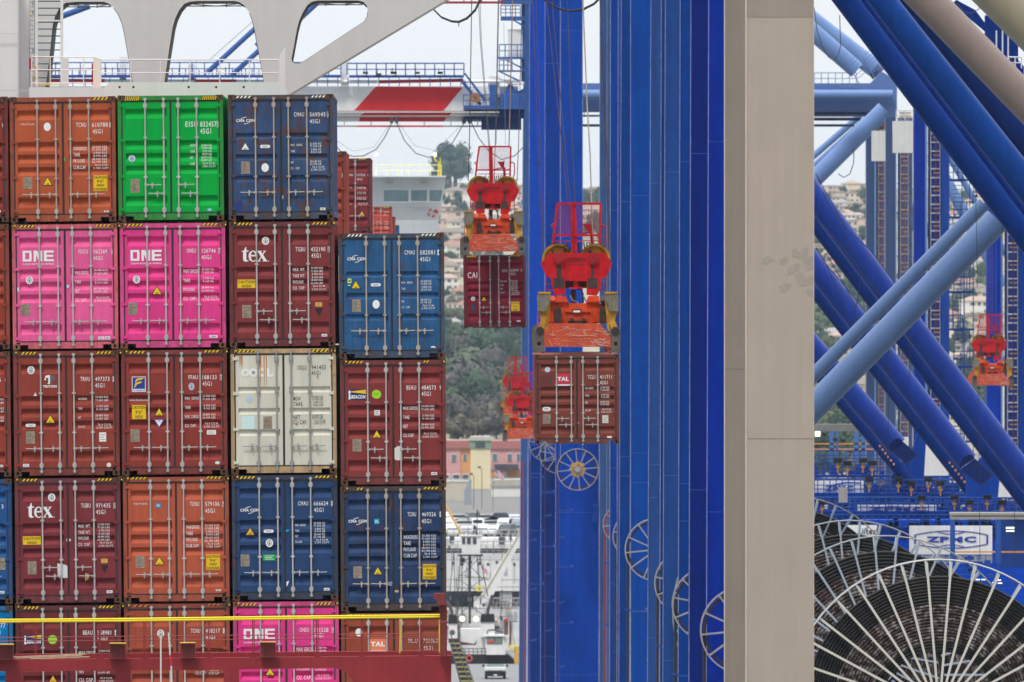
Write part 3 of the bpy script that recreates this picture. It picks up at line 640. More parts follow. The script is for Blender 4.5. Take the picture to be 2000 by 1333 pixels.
container((665.8, 950, 871, 1193.5), S0, .4, (46, 66, 104), 'A', R8, [
 ('CMA',1067,425,1227,451),('ST',1292,417,1338,462,(20,150,200),'GL',(236,240,244)),('ID','TCNU','469326','0',1582,1656,1706,1828,1867,396,37,True,'45G1',1706,1786,456),
 ('W',1549,1706,1830,[('MAXGROSS',592),('TARE',645),('PAYLOAD',698),('CUB.CAP.',752)],NUMS([571,597,624,650,676,703,729,756],TRI_N),32,17),
 ('TRI',1324,878,86),('PL',1112,829,1187,933),('CAU',1715,810,1832,942,CAUT),('ST',1462,1036,1504,1055,(190,170,130)),('ST',1537,1172,1549,1205,(250,220,30)),
 ('BL',[(1390,880),(1412,900),(1410,965),(1450,960),(1448,1000),(1395,995)],(120,134,158)),hz(1138,1198,147,166,2),hz(1717,1850,142,160)],
 'dirty navy container with yellow caution sticker and blue GL square', GRP, rust=.4, dirt=.28, frame=(70, 62, 66), streakc=.3)
# bottom row, seen through the yellow rail
container((30.6, 1182, 237.6, 1427), S0, .6, (112, 46, 48), 'A', R9, [
 ('BEA',205,489,362,577),('OV',456,532,80,78,False,(150,206,60)),('ID','BEAU','558981','6',721,803,847,965,1003,491,38,True,'45G1',847,930,540),
 ('W',685,852,955,[('MAX.GROSS',665),('TARE',745),('NET',824),('CU. CAP.',900)],NUMS([640,668,722,749,800,826,875,902],STD),34,17),('TRI',460,885,86,(245,170,40)),hz(203,337,245,267),hz(853,985,238,258)],
 'maroon container with lighthouse emblem and green round sticker behind the yellow rail', GRP, dirt=.15)
container((244.3, 1179, 448, 1423), S0, .5, (160, 76, 58), 'A', R9, [
 ('OV',1395,480,62,72),('ID','TCNU','488217','0',1657,1737,1786,1908,1942,474,36,True,'45G1',1786,1866,528),
 ('W',1697,1805,1895,[('MAX',668),('PAYLOAD',780),('CU.CAP.',836)],NUMS([658,745,770,808,835],['32.500 KGS','3.840 KGS','8.470 LBS','76.4 CUM','2.700 CUFT']),28,17),hz(1150,1290,230,248,3,flat('worn_orange',(210,120,60))),hz(1795,1915,222,236,3,flat('worn_orange',(210,120,60)))],
 'faded rust orange container behind the yellow rail, behind the thin white and red poles', GRP, dirt=.2, rust=.05)
container((456, 1175, 662.3, 1419), S0, .5, (216, 60, 134), 'A', R10, [
 ('ONE',157,430,422,523),('ID','ONEU','121528','9',631,712,758,875,912,456,36,False,'45G1',755,833,502),
 ('W',605,762,870,[('MAX GROSS',620),('TARE',700),('PAYLOAD',782),('CU. CAP.',860)],NUMS([598,624,676,702,758,785,834,860],['32.500 kg','71.650 lb','3.700 kg','8.160 lb','28.800 kg','63.490 lb','76.4 CU.M','2.700 CU.FT']),34,17),('TRI',380,802,84),hz(135,265,213,232),hz(768,899,205,226)],
 'hot pink container in the bottom row behind the yellow rail', GRP, dirt=.1, frame=(196, 66, 120), cast_rgb=(130, 70, 56))
container((667.6, 1198, 872, 1441), S0, .4, (150, 72, 54), 'A', R10, [
 ('TAL',1225,505,1367,633,(226,122,84)),('OV',1134,460,58,70,False),('T','TRLU',1550,1635,548,34),('T','705860',1680,1805,547,34),('T','4531',1680,1762,606,32),hz(1050,1180,305,322)],
 'reddish brown container with an orange TAL sign at the lower right of the stack', GRP, dirt=.18, rust=.06)
# column cut by the left edge of the picture
L0 = 'leftmost column cut by the picture edge'
container((-190, 190, 15.8, 435), S0, .6, (132, 56, 46), 'A', R1, [('T','0',18,38,306,36),('ST',-30,1028,6,1045,(228,228,228))], 'dark red container at the top of the '+L0, GRP, dirt=.15)
container((-188, 438, 18.4, 684), S0, .6, (150, 64, 48), 'A', R3, [('T','7',36,54,302,34)], 'red orange container with the digit 7, second down at the left picture edge', GRP, dirt=.15)
container((-186, 687, 21.5, 933), S0, .6, (144, 62, 50), 'A', R5, [('T','5',-12,8,340,36),('T','0',44,62,340,34),('W',-160,-80,34,[],NUMS([500,530,580,606,660,686],STD),18,18),('ST',-20,1060,26,1080,(224,228,230),'CIMC')], 'brick red container third from the top in the '+L0, GRP, dirt=.12)
container((-184, 936, 25, 1181), S0, .6, (40, 84, 140), 'A', R7, [('T','3',12,30,328,36),('W',-130,-60,8,[],NUMS([500,525,575,604,656,682],KG),18,18),('ST',-20,1044,38,1066,(232,236,240),'CIMC'),('PL',-30,757,46,860)], 'medium blue container fourth from the top in the '+L0, GRP, dirt=.18, rust=.1)
container((-182, 1184, 27.5, 1429), S0, .6, (0, 112, 172), 'A', R9, [('T','277',-20,48,428,40),('T','9',66,86,426,40),('T','45G1',-40,6,488,38)], 'bright azure container at the foot of the '+L0, GRP, dirt=.1)
# stacks further along the ship
G2 = 'container stacks further along the ship'
container((506, 296, 677, 499), 70, .3, (150, 64, 50), 'A', (640, 280, 6.667), [('ST',186,393,212,446,(236,236,234),'4',(60,50,50)),('ST',194,808,218,860,(228,228,228),'=')], 'brick red container just right of the rusty dark blue one, its left side hidden', G2, dirt=.12)
container((603, 309.5, 724.5, 454), 50, .2, (124, 48, 52), 'A', (640, 280, 6.667), [('T','BHU',286,330,430,30),('T','537022',374,490,430,30),('T','6',520,538,430,30),('T','45G1',378,452,484,28),
 ('W',290,376,500,[('TARE',584),('NET',800)],NUMS([580,596,648,664,720,738,790,810],STD),14,14),('TRI',446,922,74),('ST',468,1096,512,1112,(226,206,206),'='),hz(402,498,198,218,3)], 'dark maroon container with a yellow triangle standing behind the brick red one', G2, dirt=.1)
container((682, 404, 765, 502), 34, .2, (186, 76, 62), 'A', (640, 280, 6.667), [('T','CAXU',655,705,908,18),('T','964875 3',728,818,908,18),('T','45G1',730,765,940,16),('W',628,730,790,[('MAX.GROSS',1030),('TARE',1060),('NET',1090)],NUMS([1030,1060,1090,1116],STD),14,14),hz(725,800,832,846,4)], 'salmon red container beneath the white wheelhouse, farthest down the ship', G2, dirt=.1, detail=1)
container((694, 423, 772, 515), 31.5, 0, (150, 66, 60), 'A', (640, 280, 6.667), [], 'dull red container peeping out right of the salmon red one', G2, dirt=.1, detail=1)
container((708, 440, 779.5, 524), 29, 0, (36, 90, 150), 'A', (640, 280, 6.667), [], 'blue container corner showing right of the dull red one', G2, dirt=.1, detail=1)
# two boxes hanging from the cranes
RHG = (860, 260, 3.3333)
container((905, 499.5, 1026, 640), 49.4, .6, (122, 32, 50), 'A', RHG, [('T','CAI',178,240,946,38),('T','CAXU',400,438,905,17),('T','625090',455,508,903,17),('T','0',524,531,902,17),('T','45G1',456,491,926,16),
 ('W',392,455,503,[('MAX GROSS',972),('TARE',996),('NET',1020),('CU CAP',1044)],NUMS([968,980,994,1006,1018,1030,1044,1056],STD),10,9),('TRI',284,1084,36),('OV',213,1080,26,28),('ST',198,1118,230,1160,(50,40,44),'='),('CAU',462,1099,516,1160,['CAUTION','9 6','HIGH']),('ST',498,1220,522,1230,(220,206,210)),hz(172,234,799,810),hz(456,518,793,804)],
 'crimson container with white CAI letters hanging from the left spreader', None, hand='in', dirt=.1, yaw=-.5)
container((1044, 692, 1209.5, 868), 67.7, .3, (122, 64, 54), 'A', (860, 630, 3.3333), [('TAL',757,334,843,416,(190,50,74)),('T','TCLU',960,1010,368,25),('T','411711',1040,1116,368,25),('T','7',1136,1147,366,22),('T','42G1',1040,1088,404,23),
 ('BL',[(652,342),(724,342),(724,404),(652,404)],(98,46,42)),('OV',698,308,38,34,False,(190,200,220)),('W',943,1042,1100,[('MAX GROSS',436),('TARE',484),('NET',530),('CU.CAP',580)],NUMS([430,445,478,493,524,540,572,590],STD),13,12),
 ('PILL',692,565,54),('PL',668,598,718,660),('ST',1055,605,1094,656,(206,204,200),'=',(150,150,150)),('ST',1086,741,1116,755,(226,226,226)),('ST',925,788,933,798,(240,220,40)),('BL',[(882,655),(892,645),(903,655),(892,668)],(170,150,140))],
 'brown container with a red TAL sign hanging from the nearest spreader', None, H=2.591, hand='in', dirt=.12, rust=.05)
# twist locks in the corners between the tiers
tl = None; lab = 'small rusty twist lock with a yellow tip clamped between two stacked containers'
for (xl, ys) in ((22, (436, 684, 932, 1180)), (226, (436, 684, 932, 1179)), (238, (433.5, 681.5, 929.5, 1177)), (434, (433.5, 681.5, 929.5, 1176)), (452, (430.5, 680, 926.5, 1173)), (645, (430.5, 680, 926, 1173)), (669, (701, 948.8, 1196)), (860, (701, 948.8, 1196))):
    for i, y in enumerate(ys):
        x = xl+i*2.4+5
        if tl is None:
            m = MB(); m.box(-.05, .05, -.02, .1, -.02, .02); m.tube([(0, -.02, 0), (.02, -.05, -.05)], .012, 6); m.mat(1); m.tube([(.02, -.052, -.05), (.025, -.06, -.08)], .016, 6)
            tl = m.build('twist_lock', [M_cast, M_ygal], None, local=True); o = tl
        else: o = tl.copy(); C.objects.link(o)
        o.location = P(x, y, S0)+Vector((0, .01, 0)); tag(o, lab, 'twist lock', 'twist locks between stacked containers')
# ------------------------------------------------------------------ parts of the container ship
def stanchion_rail(m, x0, x1, yt, yb, s, n, r=.02, mids=(.33, .66), front=0.0):
    """horizontal rail between pixel columns x0,x1: top yt, foot yb"""
    r_ = r*s
    m.ptube([(x0, yt), (x1, yt)], r_, s, 6, front)
    for k in mids: m.ptube([(x0, yt+(yb-yt)*k), (x1, yt+(yb-yt)*k)], r_*.7, s, 5, front)
    for i in range(n+1): x = x0+(x1-x0)*i/n; m.ptube([(x, yt), (x, yb)], r_*.85, s, 5, front)
M_red = paint('ship_red_paint', (142, 40, 46), .5, .15, .1, .2, scale=.8)
M_redd = paint('ship_red_paint_worn', (130, 52, 52), .6, .3, .2, .3)
sb = 88.0
LB = thing('lashing_bridge', 'dark red steel lashing bridge with a yellow double handrail before the lowest containers', 'lashing bridge', P(440, 1333, sb))
top = lambda x: 1289-x*(8/880)
m = MB()
hole = lambda x0, x1, y0: [(x0, 1420), (x1, 1420), (x1, y0), (x0, y0)]
arch = [(467, 1420), (467, 1308), (650, 1305), (668, 1309), (681, 1318), (690, 1333), (693, 1345), (693, 1420)]
m.pprism([[(-60, top(-60)), (882, top(882)), (880, 1430), (-60, 1430)], [(-40, 1420), (-40, 1312), (10, 1312), (10, 1420)], [(41.6, 1420), (41.6, 1312), (225, 1310), (225, 1420)], [(255, 1420), (255, 1310), (437, 1309), (437, 1420)], arch], sb, .35)
m.pprism([(-60, 1280), (882, 1273), (882, 1281), (-60, 1290)], sb*.999, .5, .3)
m.build('girder', M_red, LB)
m = MB(); m.pbox(-60, 880, 1283, 1287, sb*.997, 1.1); m.build('walkway', M_redd, LB)
for dy in (0, 3.6):
    m = MB(); m.ptube([(-60, 1211.5+dy), (240, 1209.3+dy), (560, 1205+dy), (874, 1201.5+dy)], 2.3 if dy else 2.0, sb, 8, -.03); m.build('handrail', M_ygal, LB)
for a, b in ((1246, 1237.5), (1253, 1246.5), (1278.5, 1272)):
    m = MB(); m.ptube([(-60, a+.4), (874, b)], .9, sb, 5); m.build('guard_wire', M_red, LB)
for x in (70, 195, 282.6, 408.7, 495, 620, 707, 823):
    o = MB(); o.ptube([(x-1.6, 1212-x*.01), (x-1.6, top(x)-1)], 1.1, sb, 6); o.ptube([(x+1.6, 1212-x*.01), (x+1.6, top(x)-1)], .8, sb, 6); o.pprism([(x-7, top(x)), (x+7, top(x)), (x+3, top(x)-11), (x-3, top(x)-11)], sb, .08); o.mat(1); o.pbox(x-2, x+2, 1212-x*.01, 1216-x*.01, sb, .06, -.03)
    o.build('stanchion', [M_red, M_ygal], LB)
for x0, x1, y in ((-10, 26, 1260), (214, 245, 1258), (352, 381, 1257), (508, 538, 1255.5)):
    o = MB(); o.pbox(x0, x1, y, top(x0)-1, sb*1.001, .5); o.mat(1); o.pbox(x0-.5, x1+.5, y-1.3, y, sb*1.002, .52); o.build('lashing_block', [M_redd, paint('worn_yellow', (196, 160, 60), .7, .4, .4, .2)], LB)
m = MB(); m.ptube([(849, 1161), (849, 1161.1)], 1, sb); m = MB(); m.pbox(848, 869, 1159.5, 1171, sb*1.002, .3); m.pbox(853, 870, 1171, 1182, sb*1.002, .28); m.pbox(859.5, 873, 1182, 1283, sb*1.001, .25); m.pbox(858.5, 875, 1214, 1218, sb*1.003, .3)
m.build('corner_post', M_redd, LB)
m = MB(); m.ptube([(872, 1209), (861, 1209.5), (858.5, 1212), (858.5, 1273), (861, 1277), (867, 1277)], 1.4, sb, 8, -.1); m.build('gate', M_ygal, LB)
m = MB()
for i in range(20): x = 790+i*3.4; m.ptube([(x, 1225+abs(i-6)*.3, 86.6), (x+1.0, 1266, 86.6)], .5, 86.6, 4)
for y in (1225, 1238, 1252, 1266): m.ptube([(789, y+1, 86.6), (856, y, 86.6)], .7, 86.6, 4)
m.build('mesh_guard', paint('rusty_mesh', (120, 60, 48), .8, .4, .3), LB)
for x, mt in ((315.5, (206, 204, 200)), ):
    tag(MB().ptube([(x-1.5, 1243), (x-1.2, 1333), (x-1, 1400)], 1.6, 88.6, 8).build('boat_hook_pole', paint('pole_paint', mt, .5, .2, .1)), 'straight grey white pole with a brown tip standing before the faded orange container', 'pole')
m = MB(); m.ptube([(329, 1236), (331, 1262), (332, 1280)], 1.3, 88.7, 8); m.ptube([(334.5, 1301), (335.5, 1333), (336, 1400)], 1.6, 88.7, 8); m.mat(1); m.ptube([(332, 1280), (334.5, 1301)], 1.5, 88.7, 8)
tag(m.build('marking_pole', [paint('pole_paint', (206, 204, 200), .5, .2, .1), flat('pole_red', (190, 50, 56))]), 'slightly leaning pole with a red middle section before the faded orange container', 'pole')
mb_ = paint('bamboo', (176, 150, 124), .8, .3, 0, .3)
for i, (a, b) in enumerate((((26, 1284), (168, 1278)), ((30, 1286), (160, 1280.5)), ((60, 1287), (175, 1283)))):
    tag(MB().ptube([(*a, 88.3), (*b, 88.3)], 1.3, 88.3, 6, -.1*i).build('wooden_lashing_pole', mb_), ['uppermost of three pale wooden poles lying along the red girder', 'middle of three pale wooden poles lying along the red girder', 'lowest and farthest right of three pale wooden poles lying along the red girder'][i], 'pole', 'wooden poles on the lashing bridge')
tag(MB().ptube([(781, 1209), (782, 1240), (781, 1276)], 1.6, 88.2, 6, -.1).build('lashing_chain', paint('chain_yellow', (206, 170, 40), .7, .5, .3)), 'yellow chain hanging straight down beside the wire mesh', 'chain')

# ---- white deckhouse wing with tall arched openings
M_wh = paint('ship_white_paint', (214, 214, 213), .45, .04, .0, .05, scale=.4)
M_wh2 = paint('ship_grey_white_paint', (196, 196, 194), .5, .05, .0, .06, scale=.4)
M_und = flat('shaded_underside', (170, 164, 160))
sw = 78.0
DH = thing('ship_deckhouse_wing', 'white steel bridge wing of the ship with three tall rounded openings above the containers', 'ship structure', P(400, 180, sw))
def rc(pts): return pts
H0 = [(88, 176), (92, 150), (97, 110), (103, 50), (108, 32), (116, 16), (128, 6), (150, 4), (203, 4), (213, 8), (221, 14), (231, 28), (238, 44), (243, 64), (249, 100), (255, 135), (262, 176)]
H1 = [(319, 176), (324, 140), (330, 100), (337, 55), (342, 37), (350, 20), (360, 8), (370, 4), (385, 2.5), (458, 2.5), (468, 5), (477, 11), (487, 24), (493, 40), (498, 62), (505, 100), (512, 140), (518, 176)]
H2 = [(569.5, 116), (572, 102), (580, 58), (584, 42), (591, 26), (600, 11), (609, 4), (620, 1.5), (699, 1.5), (709, 4), (716, 11), (719, 22), (718, 32), (712, 42), (700, 50), (592, 121), (584, 124.5), (576, 124), (571, 121)]
m = MB(); m.pprism([[(57, -60), (960, -60), (872, 0), (567, 183.5), (545, 196), (57, 196)], H0, H1, H2], sw, 3.2)
m.build('arched_plate', M_wh2, DH)
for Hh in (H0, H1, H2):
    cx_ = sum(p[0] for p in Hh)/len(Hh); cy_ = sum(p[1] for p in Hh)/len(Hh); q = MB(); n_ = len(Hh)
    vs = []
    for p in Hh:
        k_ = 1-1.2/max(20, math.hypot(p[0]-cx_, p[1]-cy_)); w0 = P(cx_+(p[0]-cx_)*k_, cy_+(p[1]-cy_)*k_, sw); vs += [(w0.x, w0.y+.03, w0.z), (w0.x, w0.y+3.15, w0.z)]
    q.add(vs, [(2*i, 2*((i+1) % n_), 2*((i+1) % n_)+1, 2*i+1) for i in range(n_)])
    q.build('opening_shade_lining', flat('grimy_lining', (92, 86, 82)), DH)  # dark lining: the shade inside the openings is put into its colour
m = MB(); m.pprism([(30, -60), (57, -60), (57, 196), (30, 196)], sw*1.012, 3.0); m.pbox(-80, 34, -60, 196, sw*1.016, 4); m.mat(1); m.pbox(-80, 57, 65.8, 66.6, sw*1.0165, .02); m.pbox(-80, 57, 176.5, 178, sw*1.017, .05); m.pbox(34.2, 36, -60, 196, sw*1.0165, .02)
m.build('house_wall', [M_wh, M_wh2], DH)
m = MB(); m.pbox(57, 201, 171, 200, sw*1.03, .6); m.build('coaming', M_wh, DH)
m = MB()
hs = [[(cx+2.4*math.cos(t), cy+2.4*math.sin(t)) for t in [2*math.pi*i/10 for i in range(10)]] for cx, cy in ((233.5, 170.5), (260.5, 170.5), (368.5, 170.5), (422, 170.5), (476, 170.5))]
m.pprism([[(215, 161), (545, 161), (560, 175), (560, 192), (190, 192), (200, 175)]]+hs, sw*1.04, .25); m.mat(1)
m.pbox(215, 545, 161, 192, sw*1.035, .1, .28)
m.build('girder', [M_wh, M_dark], DH)
m = MB(); m.pprism([(546, 110), (557, 90), (557, 185), (546, 176)], sw*1.03, .15); m.build('bracket_fin', M_wh, DH)
m = MB()
for (x0, x1, yy) in ((124, 215, 12.5), (362, 475, 11), (603, 708, 8.5)):
    m.ptube([(x0, yy), (x1, yy-.5)], 1.3, sw*.99, 6, 1.0); m.ptube([(x0+8, yy-5), (x0+60, yy-1), (x1-6, yy-6)], 1.0, sw*.99, 6, 1.6)
    for q in (.3, .7): x = x0+(x1-x0)*q; m.pbox(x-1, x+1, yy-9, yy+2, sw*.99, .1, 1)
m.build('pipe', flat('dark_pipe', (70, 64, 60)), DH)
m = MB(); stanchion_rail(m, 197, 545, 117, 161, sw*1.03, 6, .018, (.58,)); m.ptube([(62, 111), (185, 112.5), (197, 117)], 1.2, sw*1.06, 6)
for y0 in (137, 163): m.ptube([(62, y0), (185, y0), (197, y0+6)], .9, sw*1.06, 5)
for x in (62, 72, 98, 163, 185): m.ptube([(x, 111), (x, 171)], 1, sw*1.06, 5)
m.pbox(182, 196, 114, 173, sw*1.045, .04); m.pbox(120, 134, 114, 170, sw*1.03, .05)
m.build('railing', M_wh, DH)
m = MB(); m.pbox(179, 181.5, 125, 166, sw*1.035, .1); m.pbox(57.5, 60.5, 114, 136, sw*1.03, .1); m.build('red_post', flat('post_red', (150, 30, 44)), DH)
ST = thing('ladder_stair', 'steep white ship stair with green treads rising beside the first arched opening', 'stair', P(96, 170, sw*1.02))
for x in (71.5, 120.5): MB().pbox(x-2.6, x+2.6, -60, 168, sw*1.02, .2).build('stringer', M_wh, ST)
for i in range(16):
    y = 166-i*13.6; MB().pbox(74.2, 118, y-1, y+.8, sw*1.02, .22, .02).build('tread', flat('green_tread', (44, 76, 64)) if i else M_ygal, ST)
MB().pbox(74.2, 118, 39.5, 42.5, sw*1.02, .1, -.05).build('brace', M_wh, ST)
m = MB()
for y in range(-50, 165, 9): m.pbox(57.5, 66, y, y+1.2, sw*1.01, .1, .1)
m.pbox(57.5, 59, -60, 171, sw*1.012, .3); m.pbox(66.5, 68.5, -60, 171, sw*1.01, .3)
for y in (2, 20, 95, 120, 150): m.pbox(58, 67, y, y+9, sw*1.005, .2)
m.mat(1); m.ptube([(57.5, 30), (62, 30)], 1, sw*1.02, 6); m.ptube([(66, 128), (70, 131), (71, 136)], 1.6, sw*1.03, 6); m.ptube([(66, 148), (70, 151), (71, 156)], 1.6, sw*1.03, 6)
m.build('cable_rack', [M_wh2, flat('hose_yellow', (220, 170, 40))], DH)

# ---- white wheelhouse of the ship further back
sh = 26.0
WHs = thing('ship_wheelhouse', 'white wheelhouse with three greenish windows and yellow roof rail behind the salmon container', 'wheelhouse', P(790, 460, sh))
ZR = lambda x, y: (640+x/6.667, 280+y/6.667)
M_wht = paint('wheelhouse_white', (226, 229, 232), .4, .03, 0, .06, scale=.5)
wins = [[(730, 612), (1050, 612), (1050, 760), (730, 760)], [(1085, 612), (1293, 612), (1293, 755), (1085, 755)], [(1325, 612), (1492, 612), (1470, 758), (1325, 758)]]
m = MB(); m.pprism([[ZR(*p) for p in ((300, 440), (1534, 432), (1530, 470), (1478, 850), (1440, 1000), (300, 1000))]]+[[ZR(*p) for p in w] for w in wins], sh, 5)
m.build('wall', M_wht, WHs)
m = MB(); m.pprism([ZR(*p) for p in ((300, 1000), (1440, 1000), (1440, 1330), (300, 1330))], sh*.99, 6, .5); m.build('lower_wall', paint('house_grey', (186, 188, 192), .5, .08, 0, .1, scale=.5), WHs)
MB().pprism([ZR(*p) for p in ((300, 425), (1542, 425), (1542, 440), (300, 440))], sh*1.002, 5.4, -.1).build('roof', M_wht, WHs)
for w in wins:
    f = MB(); f.pprism([[ZR(p[0]+(-12 if p[0] == w[0][0] else 12), p[1]+(-10 if p[1] < 650 else 10)) for p in w], [ZR(*p) for p in w]], sh*1.001, .1, -.05); f = f.build('window', M_wht, WHs)
    g = MB(); g.pprism([ZR(*p) for p in w], sh, .05, .12); g.build('pane', glassm('green_glass', (150, 178, 184)), f)
m = MB(); stanchion_rail(m, 735, 862, ZR(0, 285)[1], ZR(0, 432)[1], sh, 6, .035, (.5,)); m.build('railing', paint('pale_yellow_rail', (224, 222, 160), .5, .1), WHs)
m = MB(); m.ptube([ZR(1440, 430), ZR(1450, 250), ZR(1400, 225), ZR(1390, 180)], 1.2, sh, 6); m.ptube([ZR(1466, 430), ZR(1466, 190)], 1.0, sh, 6); m.build('lamp_post', M_ygal, WHs)
m = MB(); a = P(*ZR(1394, 150), sh); m.disc(a.x, a.z, .17, a.y-.1, a.y+.1, 14); m.build('lamp', glow('lamp_glow', (255, 236, 190), 2), WHs)
m = MB(); m.ptube([ZR(968, 430), ZR(968, 70)], .8, sh, 6); m.ptube([ZR(925, 430), ZR(966, 170), ZR(1050, 430)], .35, sh, 4); m.pbox(*[v for v in (ZR(950, 0)[0], ZR(985, 0)[0])], ZR(0, 120)[1], ZR(0, 130)[1], sh, .2); m.ptube([ZR(630, 430), ZR(630, 170)], .8, sh, 6); m.pbox(ZR(608, 0)[0], ZR(652, 0)[0], ZR(0, 165)[1], ZR(0, 178)[1], sh, .2); m.build('mast', M_wht, WHs)
a = P(*ZR(630, 148), sh); MB().disc(a.x, a.z, .14, a.y-.1, a.y+.1, 10).build('lamp', glow('lamp_dim', (250, 250, 250), .7), WHs)
for x in (800, 1255):
    m = MB(); m.pbox(ZR(x-52, 0)[0], ZR(x+52, 0)[0], ZR(0, 500)[1], ZR(0, 526)[1], sh, .3, -.32); m.build('deck_lamp', paint('lamp_housing', (206, 200, 184), .5), WHs)
m = MB(); m.pbox(ZR(1080, 0)[0], ZR(1305, 0)[0], ZR(0, 800)[1], ZR(0, 826)[1], sh, .4, -.4); m.build('sill_shelf', M_wht, WHs)
a = P(*ZR(1355, 910), sh); m = MB()
for k in range(8): m.mat(k % 2 if k % 2 else 0); m.ring(a.x, a.z, .21, .32, a.y-.12, a.y-.02, 5, k*45+(8 if k % 2 else 0), k*45+45+(8 if k % 2 == 0 else 0))
tag(m.build('life_ring', [flat('ring_red', (226, 70, 56)), flat('ring_white', (236, 232, 228))]), 'red and white life ring on the white wheelhouse wall', 'life ring')
m = MB(); m.tube([(a.x+.32, a.y-.1, a.z+.25), (a.x+.47, a.y-.1, a.z)], .07, 6); tag(m.build('rescue_float', flat('ring_red', (226, 70, 56))), 'small red float hanging right of the life ring', 'float')
# second bay of containers close behind the front one, glimpsed through the gaps between tiers
BAYC = [((70, 80, 110), 'dull blue'), ((130, 60, 60), 'dusty rose'), ((120, 50, 46), 'dark brick'), ((60, 90, 80), 'grey green'), ((110, 70, 50), 'umber')]
for i, x0 in enumerate((26, 236, 448, 662, -182)):
    for j, y0 in enumerate((335, 570, 805, 1040)):
        if i == 3 and j == 0: continue
        bc = BAYC[(i+2*j) % 5]
        container((x0, y0, x0+198, y0+235), 81.3, .5, bc[0], 'A', (0, 0, 1), [], bc[1]+' container of the second row, glimpsed through the slits between the front containers', 'second row of containers behind the front stack', detail=1)
# ------------------------------------------------------------------ ship-to-shore cranes along the quay
def blue(rgb, nm='crane_blue_paint', **k): return paint(nm, tuple(int(c*f) for c, f in zip(rgb, (.5 if rgb[0] < 30 else .85, .93, .97))), k.pop('rough', .6), .16, k.pop('rust', .0), .2, scale=.5, seed=k.pop('seed', None), spec=k.pop('spec', .06), **k)
def crane(label, px, py, s): return thing('quay_crane', label, 'crane', P(px, py, s), 'quay cranes in a row')
M_edge = paint('worn_weld_edge', (126, 138, 184), .6, .35, .2, .4, scale=2, rustcol=(60, 80, 140))  # pale strip: sky light on the leg edges put into the colour
M_seam = paint('weld_seam_blue', (70, 104, 180), .5, .3, 0, .2, spec=.2); M_seamb = paint('weld_seam_beige', (150, 138, 126), .6, .2)
M_edgeb = paint('worn_beige_edge', (214, 202, 190), .6, .2, .4, .2, scale=2, rustcol=(150, 104, 70))  # paleness is light put into the colour; the blotches are rust
GY = lambda s: HY+CAMH*s          # ground level in px at scale s
def leg(cr, xt, xb, w, s, mat, depth=2.2, seams=(), edge=M_edge, y0=-60, y1=None, name='leg', tint=None, sub=None):
    """box leg whose left edge runs from xt (picture top) to xb (picture bottom); w = width px; flange edges stand proud"""
    y1 = y1 or GY(s); k = (xb-xt)/1333.0
    xl = lambda y: xt+k*y
    m = MB(); m.pprism([(xl(y0)+1, y0), (xl(y0)+w-1, y0), (xl(y1)+w-1, y1), (xl(y1)+1, y1)], s, depth)
    o = m.build(name, mat, cr)
    e = MB()
    e.pprism([(xl(y0), y0), (xl(y0)+1.2, y0), (xl(y1)+1.2, y1), (xl(y1), y1)], s, .05, -.03)
    e.pprism([(xl(y0)+w-.9, y0), (xl(y0)+w, y0), (xl(y1)+w, y1), (xl(y1)+w-.9, y1)], s, .05, -.03)
    e.build('flange_edge', edge, o)
    if seams:
        e = MB()
        for y in seams: e.pbox(xl(y)+1.3, xl(y)+w-1.3, y, y+.7, s, .02, -.010)
        e.build('weld_seam', M_seamb if edge is M_edgeb else M_seam, o)
    return o
def brace(cr, a, b, dpx, s, mat, s2=None, name='diagonal_brace', n=28, seams=()):
    """round tube; dpx = diameter in px"""
    s2 = s2 or s; A = P(*a, s); B = P(*b, s2)
    o = MB().tube([A, B], dpx/2/s, n).build(name, mat, cr)
    if seams:
        e = MB()
        for t in seams: c = A.lerp(B, t); d = (B-A).normalized()*.015; e.tube([c-d, c+d], dpx/2/s+.008, n)
        e.build('weld_seam', mat, o)
    return o
